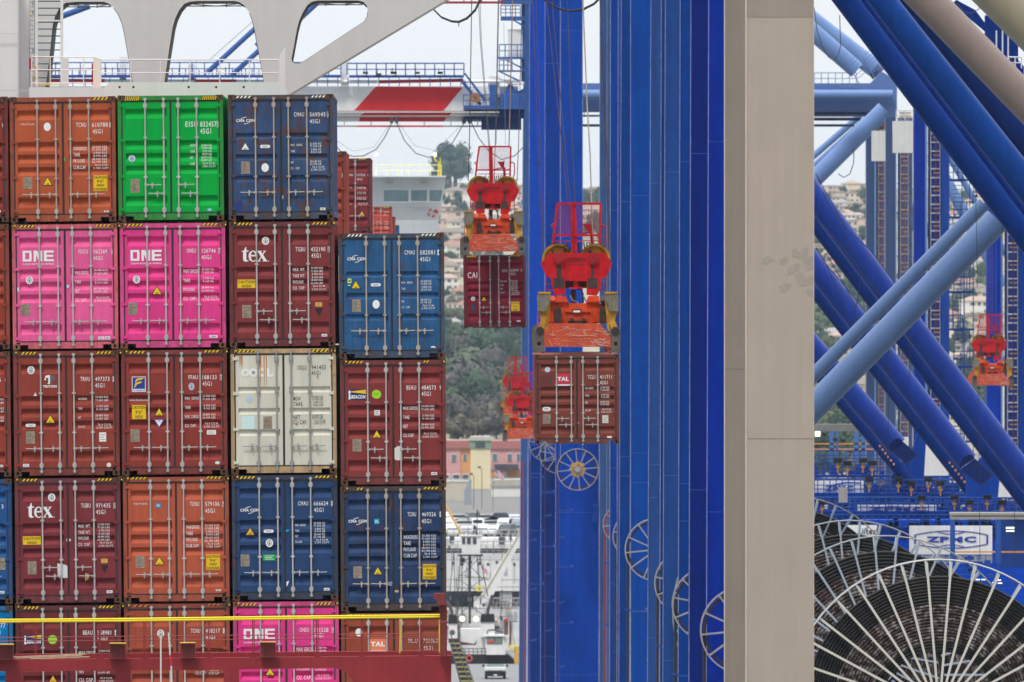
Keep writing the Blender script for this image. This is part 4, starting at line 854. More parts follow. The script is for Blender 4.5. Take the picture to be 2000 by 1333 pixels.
def wheel(cr, cx, cy, rpx, s, nsp=11, cable=(40, 34, 34), hub=False, name='cable_reel', rope_to=1420, front=-1.2, cx_rope=None):
    """open spoked reel on the leg with its cable hanging off the left side"""
    c = P(cx, cy, s)+Vector((0, front, 0)); r = rpx/s
    o = MB(); o.ring(c.x, c.z, r*.965, r, c.y-.04, c.y+.02, 48); o.ring(c.x, c.z, r*.965, r, c.y+.34, c.y+.40, 48); rm = o.build(name, M_rim, cr)
    m = MB(); m.ring(c.x, c.z, r*.86, r*.92, c.y+.05, c.y+.31, 48); m.build('cable_coil', flat('reel_cable', cable), rm)
    for i in range(nsp):
        t = 2*math.pi*i/nsp+.1; d = Vector((math.cos(t), 0, math.sin(t)))
        MB().bar(c+d*r*.12, c+d*r*.985, .055, .05).bar(c+d*r*.12+Vector((0, .36, 0)), c+d*r*.985+Vector((0, .36, 0)), .05).bar(c+d*r*.93, c+d*r*.93+Vector((0, .36, 0)), .09, .05).build('spoke', M_rim, rm)
    m = MB(); m.disc(c.x, c.z, r*.13, c.y-.08, c.y+.5, 14); m.build('hub', M_rim, rm)
    if hub:
        m = MB(); m.disc(c.x, c.z, r*.36, c.y+.42, c.y+.6, 8)
        for i in range(8): t = i*math.pi/4; m.disc(c.x+.3*r*math.cos(t), c.z+.3*r*math.sin(t), r*.1, c.y+.36, c.y+.5, 8)
        m.build('gearbox', paint('gear_yellow', (236, 170, 30)), rm)
    x = c.x-r*.90
    m = MB(); m.tube([(x, c.y+.18, c.z+.1), (x, c.y+.18, P(0, rope_to, s).z)], r*.04, 6); m.build('hanging_cable', flat('reel_cable', cable), rm)
    k = MB(); z = P(0, cy+rpx*1.9, s).z
    for j in range(3):
        zz = z-j*3.6; 
        k.box(x-.12, x+.12, c.y+.1, c.y+.26, zz-.03, zz+.03); k.box(x+.05, x+.95, c.y+.12, c.y+.24, zz-.09, zz-.04); k.box(x+.8, x+.9, c.y+.1, c.y+1.3, zz-.12, zz+.03)
    k.build('cable_bracket', blue((60, 86, 160), 'bracket_blue'), rm)
    return rm
M_rim = paint('reel_steel', (150, 146, 148), .5, .15, 0, .1)
# nearest crane: beige
BE = (166, 154, 142)
M_bei = paint('beige_crane_paint', (172, 160, 148), .5, .06, .015, .07, scale=.45, rustcol=(110, 96, 84))
M_bei2 = paint('beige_crane_paint_grimy', (136, 126, 115), .5, .06, .02, .10, scale=.5, rustcol=(100, 84, 72))  # darker beige for the second leg
cA = crane('beige grey crane, the nearest one, whose broad leg fills the middle right', 1520, GY(65), 65)
lg = leg(cA, 1457, 1457, 133, 65, M_bei, 2.0, (856.5,), M_edgeb)
m = MB()
for pl in (((1487, 505), (1497, 501), (1508, 502), (1512, 510), (1504, 512), (1498, 518), (1487, 514)), ((1520, 508), (1530, 504), (1541, 500), (1538, 512), (1527, 519)), ((1546, 488), (1556, 484), (1560, 494), (1572, 482), (1580, 486), (1577, 500), (1562, 506), (1548, 502)), ((1566, 506), (1588, 498), (1588, 528), (1576, 530), (1570, 520)), ((1540, 522), (1552, 516), (1562, 512), (1564, 524), (1550, 534), (1538, 538)), ((1552, 538), (1566, 530), (1572, 544), (1588, 536), (1588, 556), (1566, 560), (1556, 552)), ((1522, 560), (1536, 552), (1547, 556), (1538, 568), (1526, 572)), ((1572, 566), (1586, 562), (1588, 580), (1578, 578))):
    m.prism([(P(a, b, 65).x, P(a, b, 65).z) for a, b in pl], F/65-.006, F/65+.01)
m.build('scuff_patch', paint('grey_scuff', (160, 152, 142), .7, .12, .0, .1, scale=6), lg)
MB().pbox(1458.5, 1588, -60, 34, 65, .03, -.008).build('upper_plate', paint('beige_upper_plate', (152, 141, 131), .5, .06, .02, .1, scale=.5), lg)
leg(cA, 1415, 1415, 60, 60.3, M_bei2, 2.0, (720,), M_edgeb)
brace(cA, (1626, -190), (2120, 320), 68, 61, paint('beige_tube_paint', (126, 110, 104), .5, .05, .0, .08, scale=.4), seams=(.55, .72, .8))
brace(cA, (1773, -190), (2117, 150), 96, 60, paint('beige_tube_paint_clean', (150, 140, 120), .5, .05, .0, .08, scale=.4), seams=(.5,))
wheel(cA, 1452, 1230, 86, 58.6, 12)
# blue cranes behind it
B1 = crane('royal blue crane next behind the beige leg, with thick braces crossing the upper right', 1390, GY(56.7), 56.7)
leg(B1, 1384, 1379, 44, 56.7, blue((2, 44, 150), seed=1), 2, (277, 1000))
leg(B1, 1349, 1345, 40, 52.7, blue((2, 34, 118), seed=2), 2, (300, 957))
mB = blue((12, 48, 118), 'crane_blue_tube', rough=.36, seed=3); mB2 = blue((18, 60, 130), 'crane_blue_tube_light', rough=.36, seed=4); mB3 = blue((8, 36, 98), 'crane_blue_tube_dark', seed=5)
brace(B1, (1509, -190), (2119, 614), 48, 55, mB, seams=(.45, .6, .8)); brace(B1, (1536, -190), (2135, 590), 18, 55, mB3); brace(B1, (1600, -150), (2130, 520), 58, 53, mB2, seams=(.4, .57, .7))
brace(B1, (1700, -100), (2140, 450), 50, 50, mB3, seams=(.5, .7))
mSl = paint('slate_blue_paint', (76, 102, 146), .4, .06, 0, .08, scale=.5)
brace(B1, (1480, 843), (1922, 398), 27, 47, mSl, seams=(.35, .7)); brace(B1, (1480, 907), (1948, 430), 52, 48, mSl, seams=(.4, .75))
wheel(B1, 1383, 1179, 72, 51, 11)
B2 = crane('blue crane whose deck carries the big white sign with the oval crest', 1310, GY(47), 47)
leg(B2, 1328, 1324, 34, 50.3, blue((2, 60, 138), seed=6), 2, (316, 945, 1018)); leg(B2, 1299, 1294, 34, 47.0, blue((36, 74, 140), seed=7), 2, (336, 929, 1290))
wheel(B2, 1341, 1138, 64, 46.0, 11)
B3 = crane('blue crane whose leg stands just right of the brightest wide blue leg', 1275, GY(42), 42)
leg(B3, 1291, 1288, 10, 45.2, blue((14, 56, 120), seed=8), 1); leg(B3, 1271, 1264, 24, 43.9, blue((44, 76, 138), seed=9), 2, (358, 908, 972, 1246))
leg(B3, 1231, 1231, 45, 41.0, blue((2, 70, 156), seed=10), 2, (382, 885, 943, 1195))
wheel(B3, 1281, 1073, 61.5, 43.2, 12)
B4 = crane('blue crane left of the brightest wide blue leg, small open reel on it', 1200, GY(36), 36)
leg(B4, 1213, 1208, 22, 38.3, blue((6, 60, 132), seed=11), 2, (394, 892, 930)); leg(B4, 1207, 1204, 7, 37, blue((52, 70, 140), seed=12), 1)
leg(B4, 1192, 1190, 17, 36, blue((4, 62, 148), seed=13), 2, (410, 914, 1140))
wheel(B4, 1246, 1047, 50, 36.6, 11)
B5 = crane('slate blue grey crane leg beside the hanging brown container, dark red cable down it', 1180, GY(33), 33)
mS = blue((62, 86, 134), 'crane_slate_paint', seed=14); leg(B5, 1171, 1170, 15, 33.5, mS, 1.6, (1197,)); leg(B5, 1184, 1181, 9, 33.4, blue((96, 124, 172), 'crane_slate_paint_light', seed=15), 1.2)
wheel(B5, 1216, 1024, 39, 33.6, 10, cable=(150, 24, 44))
# the crane with the red and white boom over the ship
sL = 29.0
B6 = crane('blue crane with broad bright legs and a white boom banded red, reaching over the ship', 1120, GY(sL), sL)
leg(B6, 1094, 1094, 44.5, sL+1.2, blue((0, 68, 164), seed=16), 2, (60,), y1=900)
leg(B6, 1086, 1084, 86, sL+1, blue((0, 66, 168), seed=17), 2, (1001, 1318, 862), y0=830)
leg(B6, 1064, 1063, 31, sL-.2, blue((6, 58, 148), seed=18), 2, (124,), y1=900); leg(B6, 1058, 1055, 32, sL-.3, blue((4, 44, 116), seed=19), 2, (963, 1282), y0=860)
leg(B6, 1034, 1030, 32, sL-1.5, blue((16, 72, 180), seed=20), 2, (860,)); leg(B6, 1037, 1034, 26, sL-1.3, blue((6, 52, 128), seed=21), 2, (925, 1197), y0=870)
leg(B6, 1023, 1013, 15, sL-2.5, blue((64, 92, 146), 'crane_slate_paint_light', seed=22), 1.6, (900,))
m = MB()
for x, y0_ in ((1035, 1000), (1064, 1000), (1091, 985)): m.ptube([(x, y0_-100), (x, 1420)], .8, sL+1.4, 6, -.3)
m.build('conduit', flat('conduit_brown', (70, 40, 44)), B6)
m = MB(); m.ptube([(1021.5, 900), (1023.5, 1420)], 1.2, sL+.5, 6, -.3); m.build('conduit', flat('conduit_red', (150, 30, 44)), B6)
m = MB()
for x, ys in ((1037, (1054, 1150, 1250)), (1066, (1006, 1119, 1231)), (1092, (1049, 1176, 1302))):
    for y in ys: m.pbox(x-3, x+10, y, y+2.5, sL+1.3, .3, -.4); m.pbox(x+7, x+11, y-2, y+2.5, sL+1.3, .4, -.4)
m.build('cable_bracket', blue((60, 86, 160), 'bracket_blue'), B6)
wheel(B6, 1128, 917, 41, 30.6, 12, hub=True, front=-1.0, rope_to=918)
wheel(B6, 1090, 888, 37, 29.8, 11, front=-.6, rope_to=889); wheel(B6, 1066, 868, 33, 29.0, 11, front=-.6, rope_to=869)
m = MB(); m.pbox(1158, 1170, 985, 1022, sL+1.6, .6, -.8); m.build('cabinet', blue((20, 60, 140), seed=23), B6)
for x, y in ((1113, 228), (1084, 273), (1051, 322)): m = MB(); m.pbox(x-8, x+8, y, y+2, sL+1.3, .8, -1); m.pbox(x-1, x+1, y-5, y+6, sL+1.3, .3, -.4); m.build('step_bracket', blue((30, 60, 130), 'bracket_dark'), B6)
# boom
so_ = 29.5
M_bw = paint('boom_white', (232, 232, 232), .45, .05, 0, .08, scale=.4); M_br = paint('boom_red', (206, 40, 46), .45, .06, 0, .08, scale=.4)
BM = MB(); BM.pbox(60, 1012, 169, 217, so_, 1.0); BM.pbox(60, 1012, 220, 226, so_, .7, -.1); BM.pbox(60, 985, 229, 238, so_, .7); BM.mat(1)
BM.pprism([(734, 169.3), (904, 171), (866, 217), (692, 216)], so_, .05, -.012); BM.pprism([(712, 220), (882, 220), (878, 226), (704, 226)], so_, .05, -.115); BM.pprism([(703, 229.5), (872, 229.5), (867, 238), (701, 238)], so_, .05, -.02)
BM.pprism([(840, -40), (1030, -40), (1030, 6), (838, 6)], so_*1.0, .5) if False else None
BM.mat(2); BM.pbox(60, 1000, 217, 218.5, so_, 1.2, -.3); BM.pbox(60, 1000, 226.5, 228.7, so_, 1.1, -.3); BM.pbox(60, 980, 245.5, 248.5, so_, .3, -.2); BM.mat(1); BM.pbox(698, 866, 245.3, 248.7, so_, .3, -.22)
for x in list(range(100, 990, 52)): BM.mat(2); BM.pbox(x, x+1.5, 238, 245.5, so_, .2)
boom = BM.build('boom', [M_bw, M_br, paint('boom_rail', (150, 134, 128), .6)], B6)
m = MB(); m.ptube([(60, 158), (738, 160.5)], 3.2, so_, 8, -.6); m.ptube([(904, 160), (1015, 159)], 3, so_, 8, -.6); m.mat(1); m.ptube([(739, 160.5), (905, 157.5)], 3.4, so_, 8, -.6); m.ptube([(88, 158), (205, 158.3)], 3.5, so_, 8, -.62); m.ptube([(380, 159), (462, 159)], 3.5, so_, 8, -.62); m.build('pipe', [M_bw, M_br], boom)
m = MB(); m.pbox(85, 666, 147, 152.5, so_, .6, -1); m.pbox(682, 906, 147.5, 152.5, so_, .6, -1); m.build('walkway', blue((66, 92, 160), 'walkway_blue'), boom)
m = MB(); stanchion_rail(m, 678, 906, 124.5, 148, so_, 12, .05, (.5,), -1); stanchion_rail(m, 85, 666, 123, 147, so_, 24, .045, (.5,), -1)
for x in range(600, 906, 20): m.ptube([(x, 152), (x, 169)], .8, so_, 4, -1)
for x in range(95, 560, 24): m.ptube([(x, 152), (x, 169)], .8, so_, 4, -1)
for x in range(90, 560, 13): m.ptube([(x, 132+(x*7 % 9)), (x, 147)], .9, so_, 4, -.8)
m.build('railing', blue((70, 96, 164), 'railing_blue'), boom)
for x0, y in ((666, 120), (234, 112), (368, 126)):
    m = MB(); m.pbox(x0, x0+13, y, 168, so_, .8, -.5); m.ptube([(x0+16, y-12), (x0+15, y+25)], .9, so_, 5, -.5); m.build('service_post', M_bw, boom)
for x in (714, 768, 815, 860, 740, 770, 860):
    m = MB(); y = 143 if x not in (740,) else 146; m.pbox(x-5, x+5, y-2, y+2.5, so_, .3, -1.3); m.ptube([(x-3, y-9), (x-3, y-2)], .6, so_, 4, -1.2); m.build('floodlight', flat('lamp_dark', (60, 62, 74)), boom)
for (a, b, d) in (((405, 142), (520, 36), 10), ((452, 148), (560, 50), 10), ((408, 118), (500, 36), 2.2), ((430, 116), (520, 46), 1.6), ((100, 40), (175, 12), 12), ((586, 38), (640, -12), 9), ((500, 90), (640, -40), 10)):
    MB().ptube([a, b], d/2, 27.5, 8).build('forestay', blue((76, 106, 168), 'stay_blue') if d > 3 else flat('stay_grey', (190, 194, 202)), B6)
# machinery cluster at the root of the boom
mD = blue((74, 104, 164), 'platform_blue', seed=30); mDk = blue((48, 66, 110), 'platform_dark', seed=31)
m = MB(); m.pbox(905, 1025, 207, 214, so_, 1.4, -1.4); m.pbox(978, 1024, 184, 207, so_, 1.0, -.8); m.build('platform', mD, B6)
m = MB(); m.pbox(975, 1024, 214, 232, so_, 1.2, -1); m.pbox(940, 1018, 232, 254, so_, 1.2, -.6); m.pbox(905, 975, 228, 234, so_, .8, -.8); m.build('trolley_frame', mDk, B6)
m = MB(); stanchion_rail(m, 905, 1024, 186, 208, so_, 9, .04, (.5,), -1.4); stanchion_rail(m, 975, 1022, 88, 112, so_, 4, .04, (.5,), -1); stanchion_rail(m, 975, 1000, 118, 138, so_, 3, .04, (.5,), -1); stanchion_rail(m, 978, 1016, 12, 33, so_, 4, .04, (.33, .66), -1)
m.build('railing', mD, B6)
m = MB(); m.pbox(973, 1024, 112, 116, so_, 1, -1); m.pbox(973, 1024, 138, 141, so_, 1, -1); m.pbox(978, 1024, 33, 41, so_, 1, -1); m.pbox(978, 1040, -4, 9, so_, 1, -1); m.pprism([(986, 118), (990, 118), (1024, 134), (1024, 138)], so_, .1, -1); m.pprism([(974, 141), (980, 141), (1016, 158), (1012, 160)], so_, .1, -1); m.pprism([(1002, 41), (1006, 41), (1026, 50), (1022, 54)], so_, .1, -1); m.pbox(1018, 1025, 8, 160, so_, .4, -.4); m.build('stair_platform', mD, B6)
m = MB(); m.pbox(992, 1020, 58, 114, so_, 1.4, -.6); m.pbox(953, 976, 150, 190, so_, 1.2, -.4); m.ptube([(955, 150), (965, 149), (985, 160), (1000, 166), (1024, 163)], 2, so_, 6, -.6); m.build('equipment_cabinet', M_bw, B6)
m = MB(); m.pprism([(985, 186), (992, 166), (1000, 161), (1004, 176), (1014, 178), (1024, 172), (1024, 188)], so_, .8, -.5); m.pbox(956, 970, 167, 208, so_, .3, -.9); m.build('winch_housing', mD, B6)
m = MB(); m.pprism([(906, 145), (909, 143), (950, 196), (946, 200)], so_, .15, -1.2); m.pprism([(900, 162), (907, 160), (942, 205), (936, 207)], so_, .15, -1.2)
for i in range(8): m.pbox(902+i*5, 910+i*5, 160+i*5.8, 161+i*5.8, so_, .4, -1.2)
m.build('boom_stair', mD, B6)
a = P(928, 192, so_); m = MB(); m.ring(a.x, a.z, .2, .34, a.y-1.5, a.y-1.4, 16)
for i in range(4): t = i*math.pi/4; d = Vector((math.cos(t), 0, math.sin(t)))*.33; m.bar(a+Vector((0, -1.45, 0))-d, a+Vector((0, -1.45, 0))+d, .06)
m.build('sheave', paint('worn_orange', (160, 110, 70)), B6)
for (pts, r) in (([(657, 286), (668, 300), (690, 306), (710, 305), (735, 292), (752, 268), (764, 243)], 1.1), ([(776, 243), (790, 275), (812, 300), (838, 308), (860, 300), (885, 278), (906, 241)], .9), ([(921, 241), (935, 270), (955, 296), (980, 312), (1005, 305), (1024, 286)], .9), ([(657, 275), (690, 296), (730, 288), (760, 245)], .35), ([(780, 243), (810, 285), (850, 295), (900, 246)], .35)):
    MB().ptube(pts, r, so_, 6, -.3).build('festoon_cable', flat('cable_dark', (74, 72, 78)), boom)
m = MB(); m.pbox(762, 768, 230, 242, so_, .2, -.5); m.pbox(772, 778, 230, 242, so_, .2, -.5); m.pbox(902, 910, 230, 242, so_, .2, -.5); m.pbox(914, 922, 230, 242, so_, .2, -.5); m.build('festoon_trolley', flat('cable_dark', (74, 72, 78)), boom)
m = MB(); m.pbox(860, 985, 3, 7.5, 30.5, .3); 
for x in (905, 940, 975): m.pbox(x, x+2, -6, 4, 30.5, .2)
m.build('handrail_red', paint('boom_rail_red', (160, 36, 48)), B6)
# far structure seen between the blue legs and at the right: slate portal
sF = 24.0
B7 = crane('pale slate blue crane far behind, with level portal girder and two white boxes', 1680, GY(sF), sF)
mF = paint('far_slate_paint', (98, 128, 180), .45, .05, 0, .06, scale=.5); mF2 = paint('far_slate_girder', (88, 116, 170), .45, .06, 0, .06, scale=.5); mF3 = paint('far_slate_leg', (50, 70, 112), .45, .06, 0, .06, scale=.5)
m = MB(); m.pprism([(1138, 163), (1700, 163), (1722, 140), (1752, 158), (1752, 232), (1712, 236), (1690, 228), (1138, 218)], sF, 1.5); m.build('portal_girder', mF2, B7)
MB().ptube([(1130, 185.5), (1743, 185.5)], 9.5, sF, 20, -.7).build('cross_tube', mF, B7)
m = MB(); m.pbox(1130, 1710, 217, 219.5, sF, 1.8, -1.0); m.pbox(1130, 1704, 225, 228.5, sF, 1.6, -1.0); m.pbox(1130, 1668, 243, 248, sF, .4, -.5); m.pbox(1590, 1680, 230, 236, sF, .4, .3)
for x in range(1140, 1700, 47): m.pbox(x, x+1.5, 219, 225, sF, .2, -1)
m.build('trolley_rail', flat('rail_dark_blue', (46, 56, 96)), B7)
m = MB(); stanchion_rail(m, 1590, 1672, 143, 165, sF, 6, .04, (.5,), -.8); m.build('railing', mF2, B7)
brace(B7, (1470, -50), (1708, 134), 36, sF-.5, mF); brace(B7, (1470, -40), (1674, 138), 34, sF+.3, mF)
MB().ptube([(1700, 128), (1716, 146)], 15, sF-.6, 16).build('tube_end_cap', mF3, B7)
m = MB()
for (x, y) in ((1660, 130), (1690, 118)):
    for i in range(6): m.ptube([(x-2+i*3, y-10+i*7), (x+16+i*3, y-24+i*7)], .6, sF+.6, 4)
    m.ptube([(x-4, y-6), (x+18, y+34)], .9, sF+.6, 4); m.ptube([(x+14, y-24), (x+34, y+14)], .9, sF+.6, 4)
m.pbox(1640, 1676, 166, 171, sF+.5, .8, -.8); m.build('access_ladder', mF2, B7)
brace(B7, (1480, 460), (1728, 214), 34, sF+.2, mF); brace(B7, (1480, 425), (1694, 232), 14, sF-.4, mF2); brace(B7, (1480, 400), (1680, 226), 13, sF-.8, mF)
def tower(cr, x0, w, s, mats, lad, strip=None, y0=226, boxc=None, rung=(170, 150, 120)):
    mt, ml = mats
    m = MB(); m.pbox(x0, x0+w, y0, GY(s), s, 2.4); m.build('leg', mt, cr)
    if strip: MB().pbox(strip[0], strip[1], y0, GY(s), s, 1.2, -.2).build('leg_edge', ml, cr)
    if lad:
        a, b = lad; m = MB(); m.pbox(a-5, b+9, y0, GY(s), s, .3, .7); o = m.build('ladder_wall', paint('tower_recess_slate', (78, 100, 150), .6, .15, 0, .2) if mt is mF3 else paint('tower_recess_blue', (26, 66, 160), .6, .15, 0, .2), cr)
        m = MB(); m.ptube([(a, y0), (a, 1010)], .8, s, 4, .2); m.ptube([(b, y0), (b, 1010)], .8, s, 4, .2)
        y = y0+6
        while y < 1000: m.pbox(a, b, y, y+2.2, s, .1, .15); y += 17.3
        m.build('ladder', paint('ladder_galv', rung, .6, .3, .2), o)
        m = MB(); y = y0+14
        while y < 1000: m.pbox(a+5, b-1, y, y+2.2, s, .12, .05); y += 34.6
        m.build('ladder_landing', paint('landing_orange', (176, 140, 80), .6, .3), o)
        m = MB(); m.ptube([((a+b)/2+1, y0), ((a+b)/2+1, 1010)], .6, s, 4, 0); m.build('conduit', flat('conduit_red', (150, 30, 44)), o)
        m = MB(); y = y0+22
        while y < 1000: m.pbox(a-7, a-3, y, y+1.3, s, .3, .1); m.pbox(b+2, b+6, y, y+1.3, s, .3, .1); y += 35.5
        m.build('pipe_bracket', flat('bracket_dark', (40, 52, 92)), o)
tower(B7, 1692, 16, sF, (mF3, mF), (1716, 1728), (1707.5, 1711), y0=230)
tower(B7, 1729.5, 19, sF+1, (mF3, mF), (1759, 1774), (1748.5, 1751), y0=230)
for x0, x1, y0, y1 in ((1703, 1729, 256, 315), (1744, 1785, 237, 299)): MB().pbox(x0, x1, y0, y1, sF+1.5, 1.6, -.4).build('electrical_box', paint('box_white', (206, 206, 206), .5, .05), B7)
m = MB(); m.pbox(1756, 1780, 219, 231, sF+1.6, .1, -.5); m.mat(1); q = P(1761, 227, sF+1.6); m.text('Liftech', q.x, q.x+.55, q.z, .16, q.y-.51); m.build('name_board', [paint('board_cream', (226, 214, 200)), flat('board_print', (90, 96, 120))], B7)
m = MB(); stanchion_rail(m, 1750, 1784, 216, 236, sF+1.6, 2, .05, (.5,), -.6); m.build('railing', paint('rail_cream', (206, 206, 206)), B7)
B8 = crane('bright blue crane with zigzag stair tower and white rung ladder, right of the white boxes', 1830, GY(27), 27)
tower(B8, 1785.5, 22, 27, (blue((2, 48, 148), seed=42), mF), (1818, 1836), (1807, 1811), y0=150, rung=(196, 196, 190))
m = MB(); m.pbox(1838, 1854, 150, GY(27), 27, 2, -.2); m.build('leg', blue((30, 66, 150), seed=43), B8)
zz = MB(); sT = 26.5
for k in range(9):
    y = 350+k*73; zz.pbox(1853, 1903, y, y+4, sT, 1.4)
    a, b = ((1862, y+2), (1880, y+73)) if k % 2 else ((1880, y+2), (1862, y+73))
    for dx in (-1, 14): zz.ptube([(a[0]+dx, a[1]), (a[0]+dx, b[1])], .8, sT, 4)
    for j in range(9): zz.pbox(1862, 1878, y+4+j*8, y+5.2+j*8, sT, .5)
    if k % 2: stanchion_rail(zz, 1863, 1901, y-28, y, sT, 3, .04, (.5,))
    else: stanchion_rail(zz, 1853, 1880, y-26, y, sT, 3, .04, (.5,))
zz.ptube([(1883, 520), (1883, 980)], 1.2, sT, 4); zz.ptube([(1901, 350), (1901, 980)], .8, sT, 4)
zz.build('stair_tower', blue((26, 52, 126), 'stair_blue', seed=44), B8)
brace(B8, (1820, 300), (1960, 560), 22, 23, mF, name='far_brace'); brace(B8, (1850, 300), (1990, 540), 12, 23, mF2, name='far_brace')
B9 = crane('blue crane leg at the far right edge behind the small red spreader', 1950, GY(29), 29)
tower(B9, 1928, 28, 29, (blue((4, 54, 160), seed=45), mF), (1968, 1988), (1955, 1958), y0=330, rung=(196, 196, 190))
m = MB(); m.pbox(1990, 2040, 330, GY(29), 29, 2, -.3); m.build('leg', blue((20, 56, 140), seed=46), B9)
m = MB(); m.pprism([(1868, 0), (1905, 20), (1935, 60), (2000, 130), (2000, 160), (1925, 62), (1860, 8)], 40, .8); m.pbox(1925, 1990, 30, 400, 39, .6, .8); m.build('upper_frame', blue((14, 44, 120), seed=47), B9)
m = MB()
for x in (1945, 1957, 1968): m.pbox(x, x+2.5, 60, 170, 40.5, .2); 
stanchion_rail(m, 1970, 1995, 112, 134, 41, 2, .04, (.5,)); m.build('railing', paint('rail_cream', (206, 206, 206)), B9)

# ---- blue tubes that run down to the machine decks, decks, lamps and signs
mT = blue((14, 50, 140), 'tube_royal', rough=.4, seed=50, spec=.25); mTd = blue((10, 42, 112), 'tube_royal_dark', rough=.38, seed=51)
def pair(cr, p0, p1, d, s, off, d2):
    brace(cr, p0, p1, d, s, mT, seams=(.3, .45, .6, .8)); q = off
    ex = 62; sl_ = (p1[1]-p0[1])/(p1[0]-p0[0]); brace(cr, (p0[0]-q, p0[1]), (p1[0]-q+ex, p1[1]+ex*sl_), d2, s-1.0, mTd, seams=(.3, .6))
# guide: centre line of each main tube
def cl(x, xa, ya, sl): return (x, ya+(x-xa)*sl)
pair(B2, cl(1500, 1590, 384, 1.325), cl(2060, 1590, 384, 1.325), 46, 41, 38, 30)
pair(B3, cl(1500, 1590, 519, 1.28), cl(1889, 1590, 519, 1.28), 43, 38, 36, 28)
pair(B4, cl(1500, 1590, 680, 1.18), cl(1752, 1590, 680, 1.18), 41, 36, 34, 26)
for cr, pts, s in ((B2, [(1592, 340), (1650, 445), (1700, 490), (1748, 556)], 41.5), (B2, [(1590, 424), (1640, 478), (1690, 545), (1720, 580)], 41.2), (B2, [(1606, 376), (1632, 425), (1660, 480), (1680, 545), (1665, 640)], 42), (B3, [(1592, 484), (1612, 516), (1650, 560), (1690, 612)], 38.6), (B3, [(1612, 516), (1632, 560), (1655, 610)], 39), (B2, [(1615, 500), (1650, 560), (1670, 600)], 40.5)):
    MB().ptube(pts, .9, s, 5, -1.0).build('cable_tray', flat('tray_navy', (14, 30, 84)), cr)
def end_plate(cr, x, y, w, s, k):      # the box where a brace meets the deck
    cap, box = k
    m = MB(); m.pprism(box, s, .8, -.9); m.build('brace_foot', blue((20, 54, 132), 'foot_blue', seed=70), cr)
    MB().pprism(cap, s, .3, -1.0).build('tube_end_cap', blue((8, 28, 84), 'cap_navy', seed=71), cr)
    g = MB(); A, B_, C_, D_ = [Vector((p[0], p[1], 0)) for p in box]
    for j in range(1, 9):
        t = j/9; a0 = A.lerp(D_, t); a1 = B_.lerp(C_, t); b0 = A.lerp(B_, t); b1 = D_.lerp(C_, t)
        g.ptube([(a0.x, a0.y), (a1.x, a1.y)], .35, s, 4, -1.0); g.ptube([(b0.x, b0.y), (b1.x, b1.y)], .35, s, 4, -1.0)
    for q0, q1 in ((B_, C_), (C_, D_), (A, D_)): g.ptube([(q0.x, q0.y), (q1.x, q1.y)], .9, s, 4, -1.05)
    g.build('mesh_gate', flat('mesh_navy', (8, 22, 74)), cr)
    for j in range(6): MB().pbox(x-w*1.0+j*w*.17, x-w*1.0+j*w*.17+w*.09, y+w*.1+j*w*.22, y+w*.1+j*w*.22+w*.12, s+.5, .1, -1.0).build('marker_lamp', paint('lamp_orange', (240, 150, 40)), cr)
end_plate(B4, 1748, 866, 32, 36.5, ([(1736.5, 879), (1735.5, 871), (1741, 861), (1750, 855.6), (1758.5, 857.8), (1762.6, 863)], [(1737.5, 879), (1761.7, 863), (1791, 888), (1769, 906)]))
end_plate(B3, 1886, 898, 34, 38.5, ([(1872, 915.5), (1872, 907), (1878, 894.5), (1889, 888), (1899, 889), (1902.5, 895.5)], [(1874, 917.6), (1902.5, 896.6), (1938, 927), (1916, 948)]))
mDeck = blue((26, 62, 150), 'deck_blue', seed=52); mDeck2 = blue((52, 84, 156), 'deck_blue_pale', seed=53)
for cr, pts, s in ((B4, [(1802, 842), (1810, 824), (1790, 856), (1770, 900), (1766, 940), (1860, 940), (1802, 900)], 35), (B3, [(1948, 918), (1918, 880), (1896, 940), (1960, 975), (2050, 975), (2050, 940)], 37.5)):
    m = MB(); m.pprism([(pts[0][0]-60, 990), (pts[0][0]-60, 930), (pts[0][0]-20, 880), (pts[0][0]-5, 830 if s < 36 else 880), (pts[0][0]+8, 850 if s < 36 else 905), (pts[0][0], 990)], s, .8, .4); m.build('gusset', mDeck, cr)
for x0, x1, y0, y1, s, cr in ((1802, 1854, 866, 930, 34.5, B4), (1950, 2000, 922, 972, 37, B3), (1760, 1776, 855, 876, 34, B4)):
    MB().pbox(x0, x1, y0, y1, s, 1.0, 1.2).build('machine_house_panel', paint('panel_white', (214, 214, 216), .5, .04), cr)
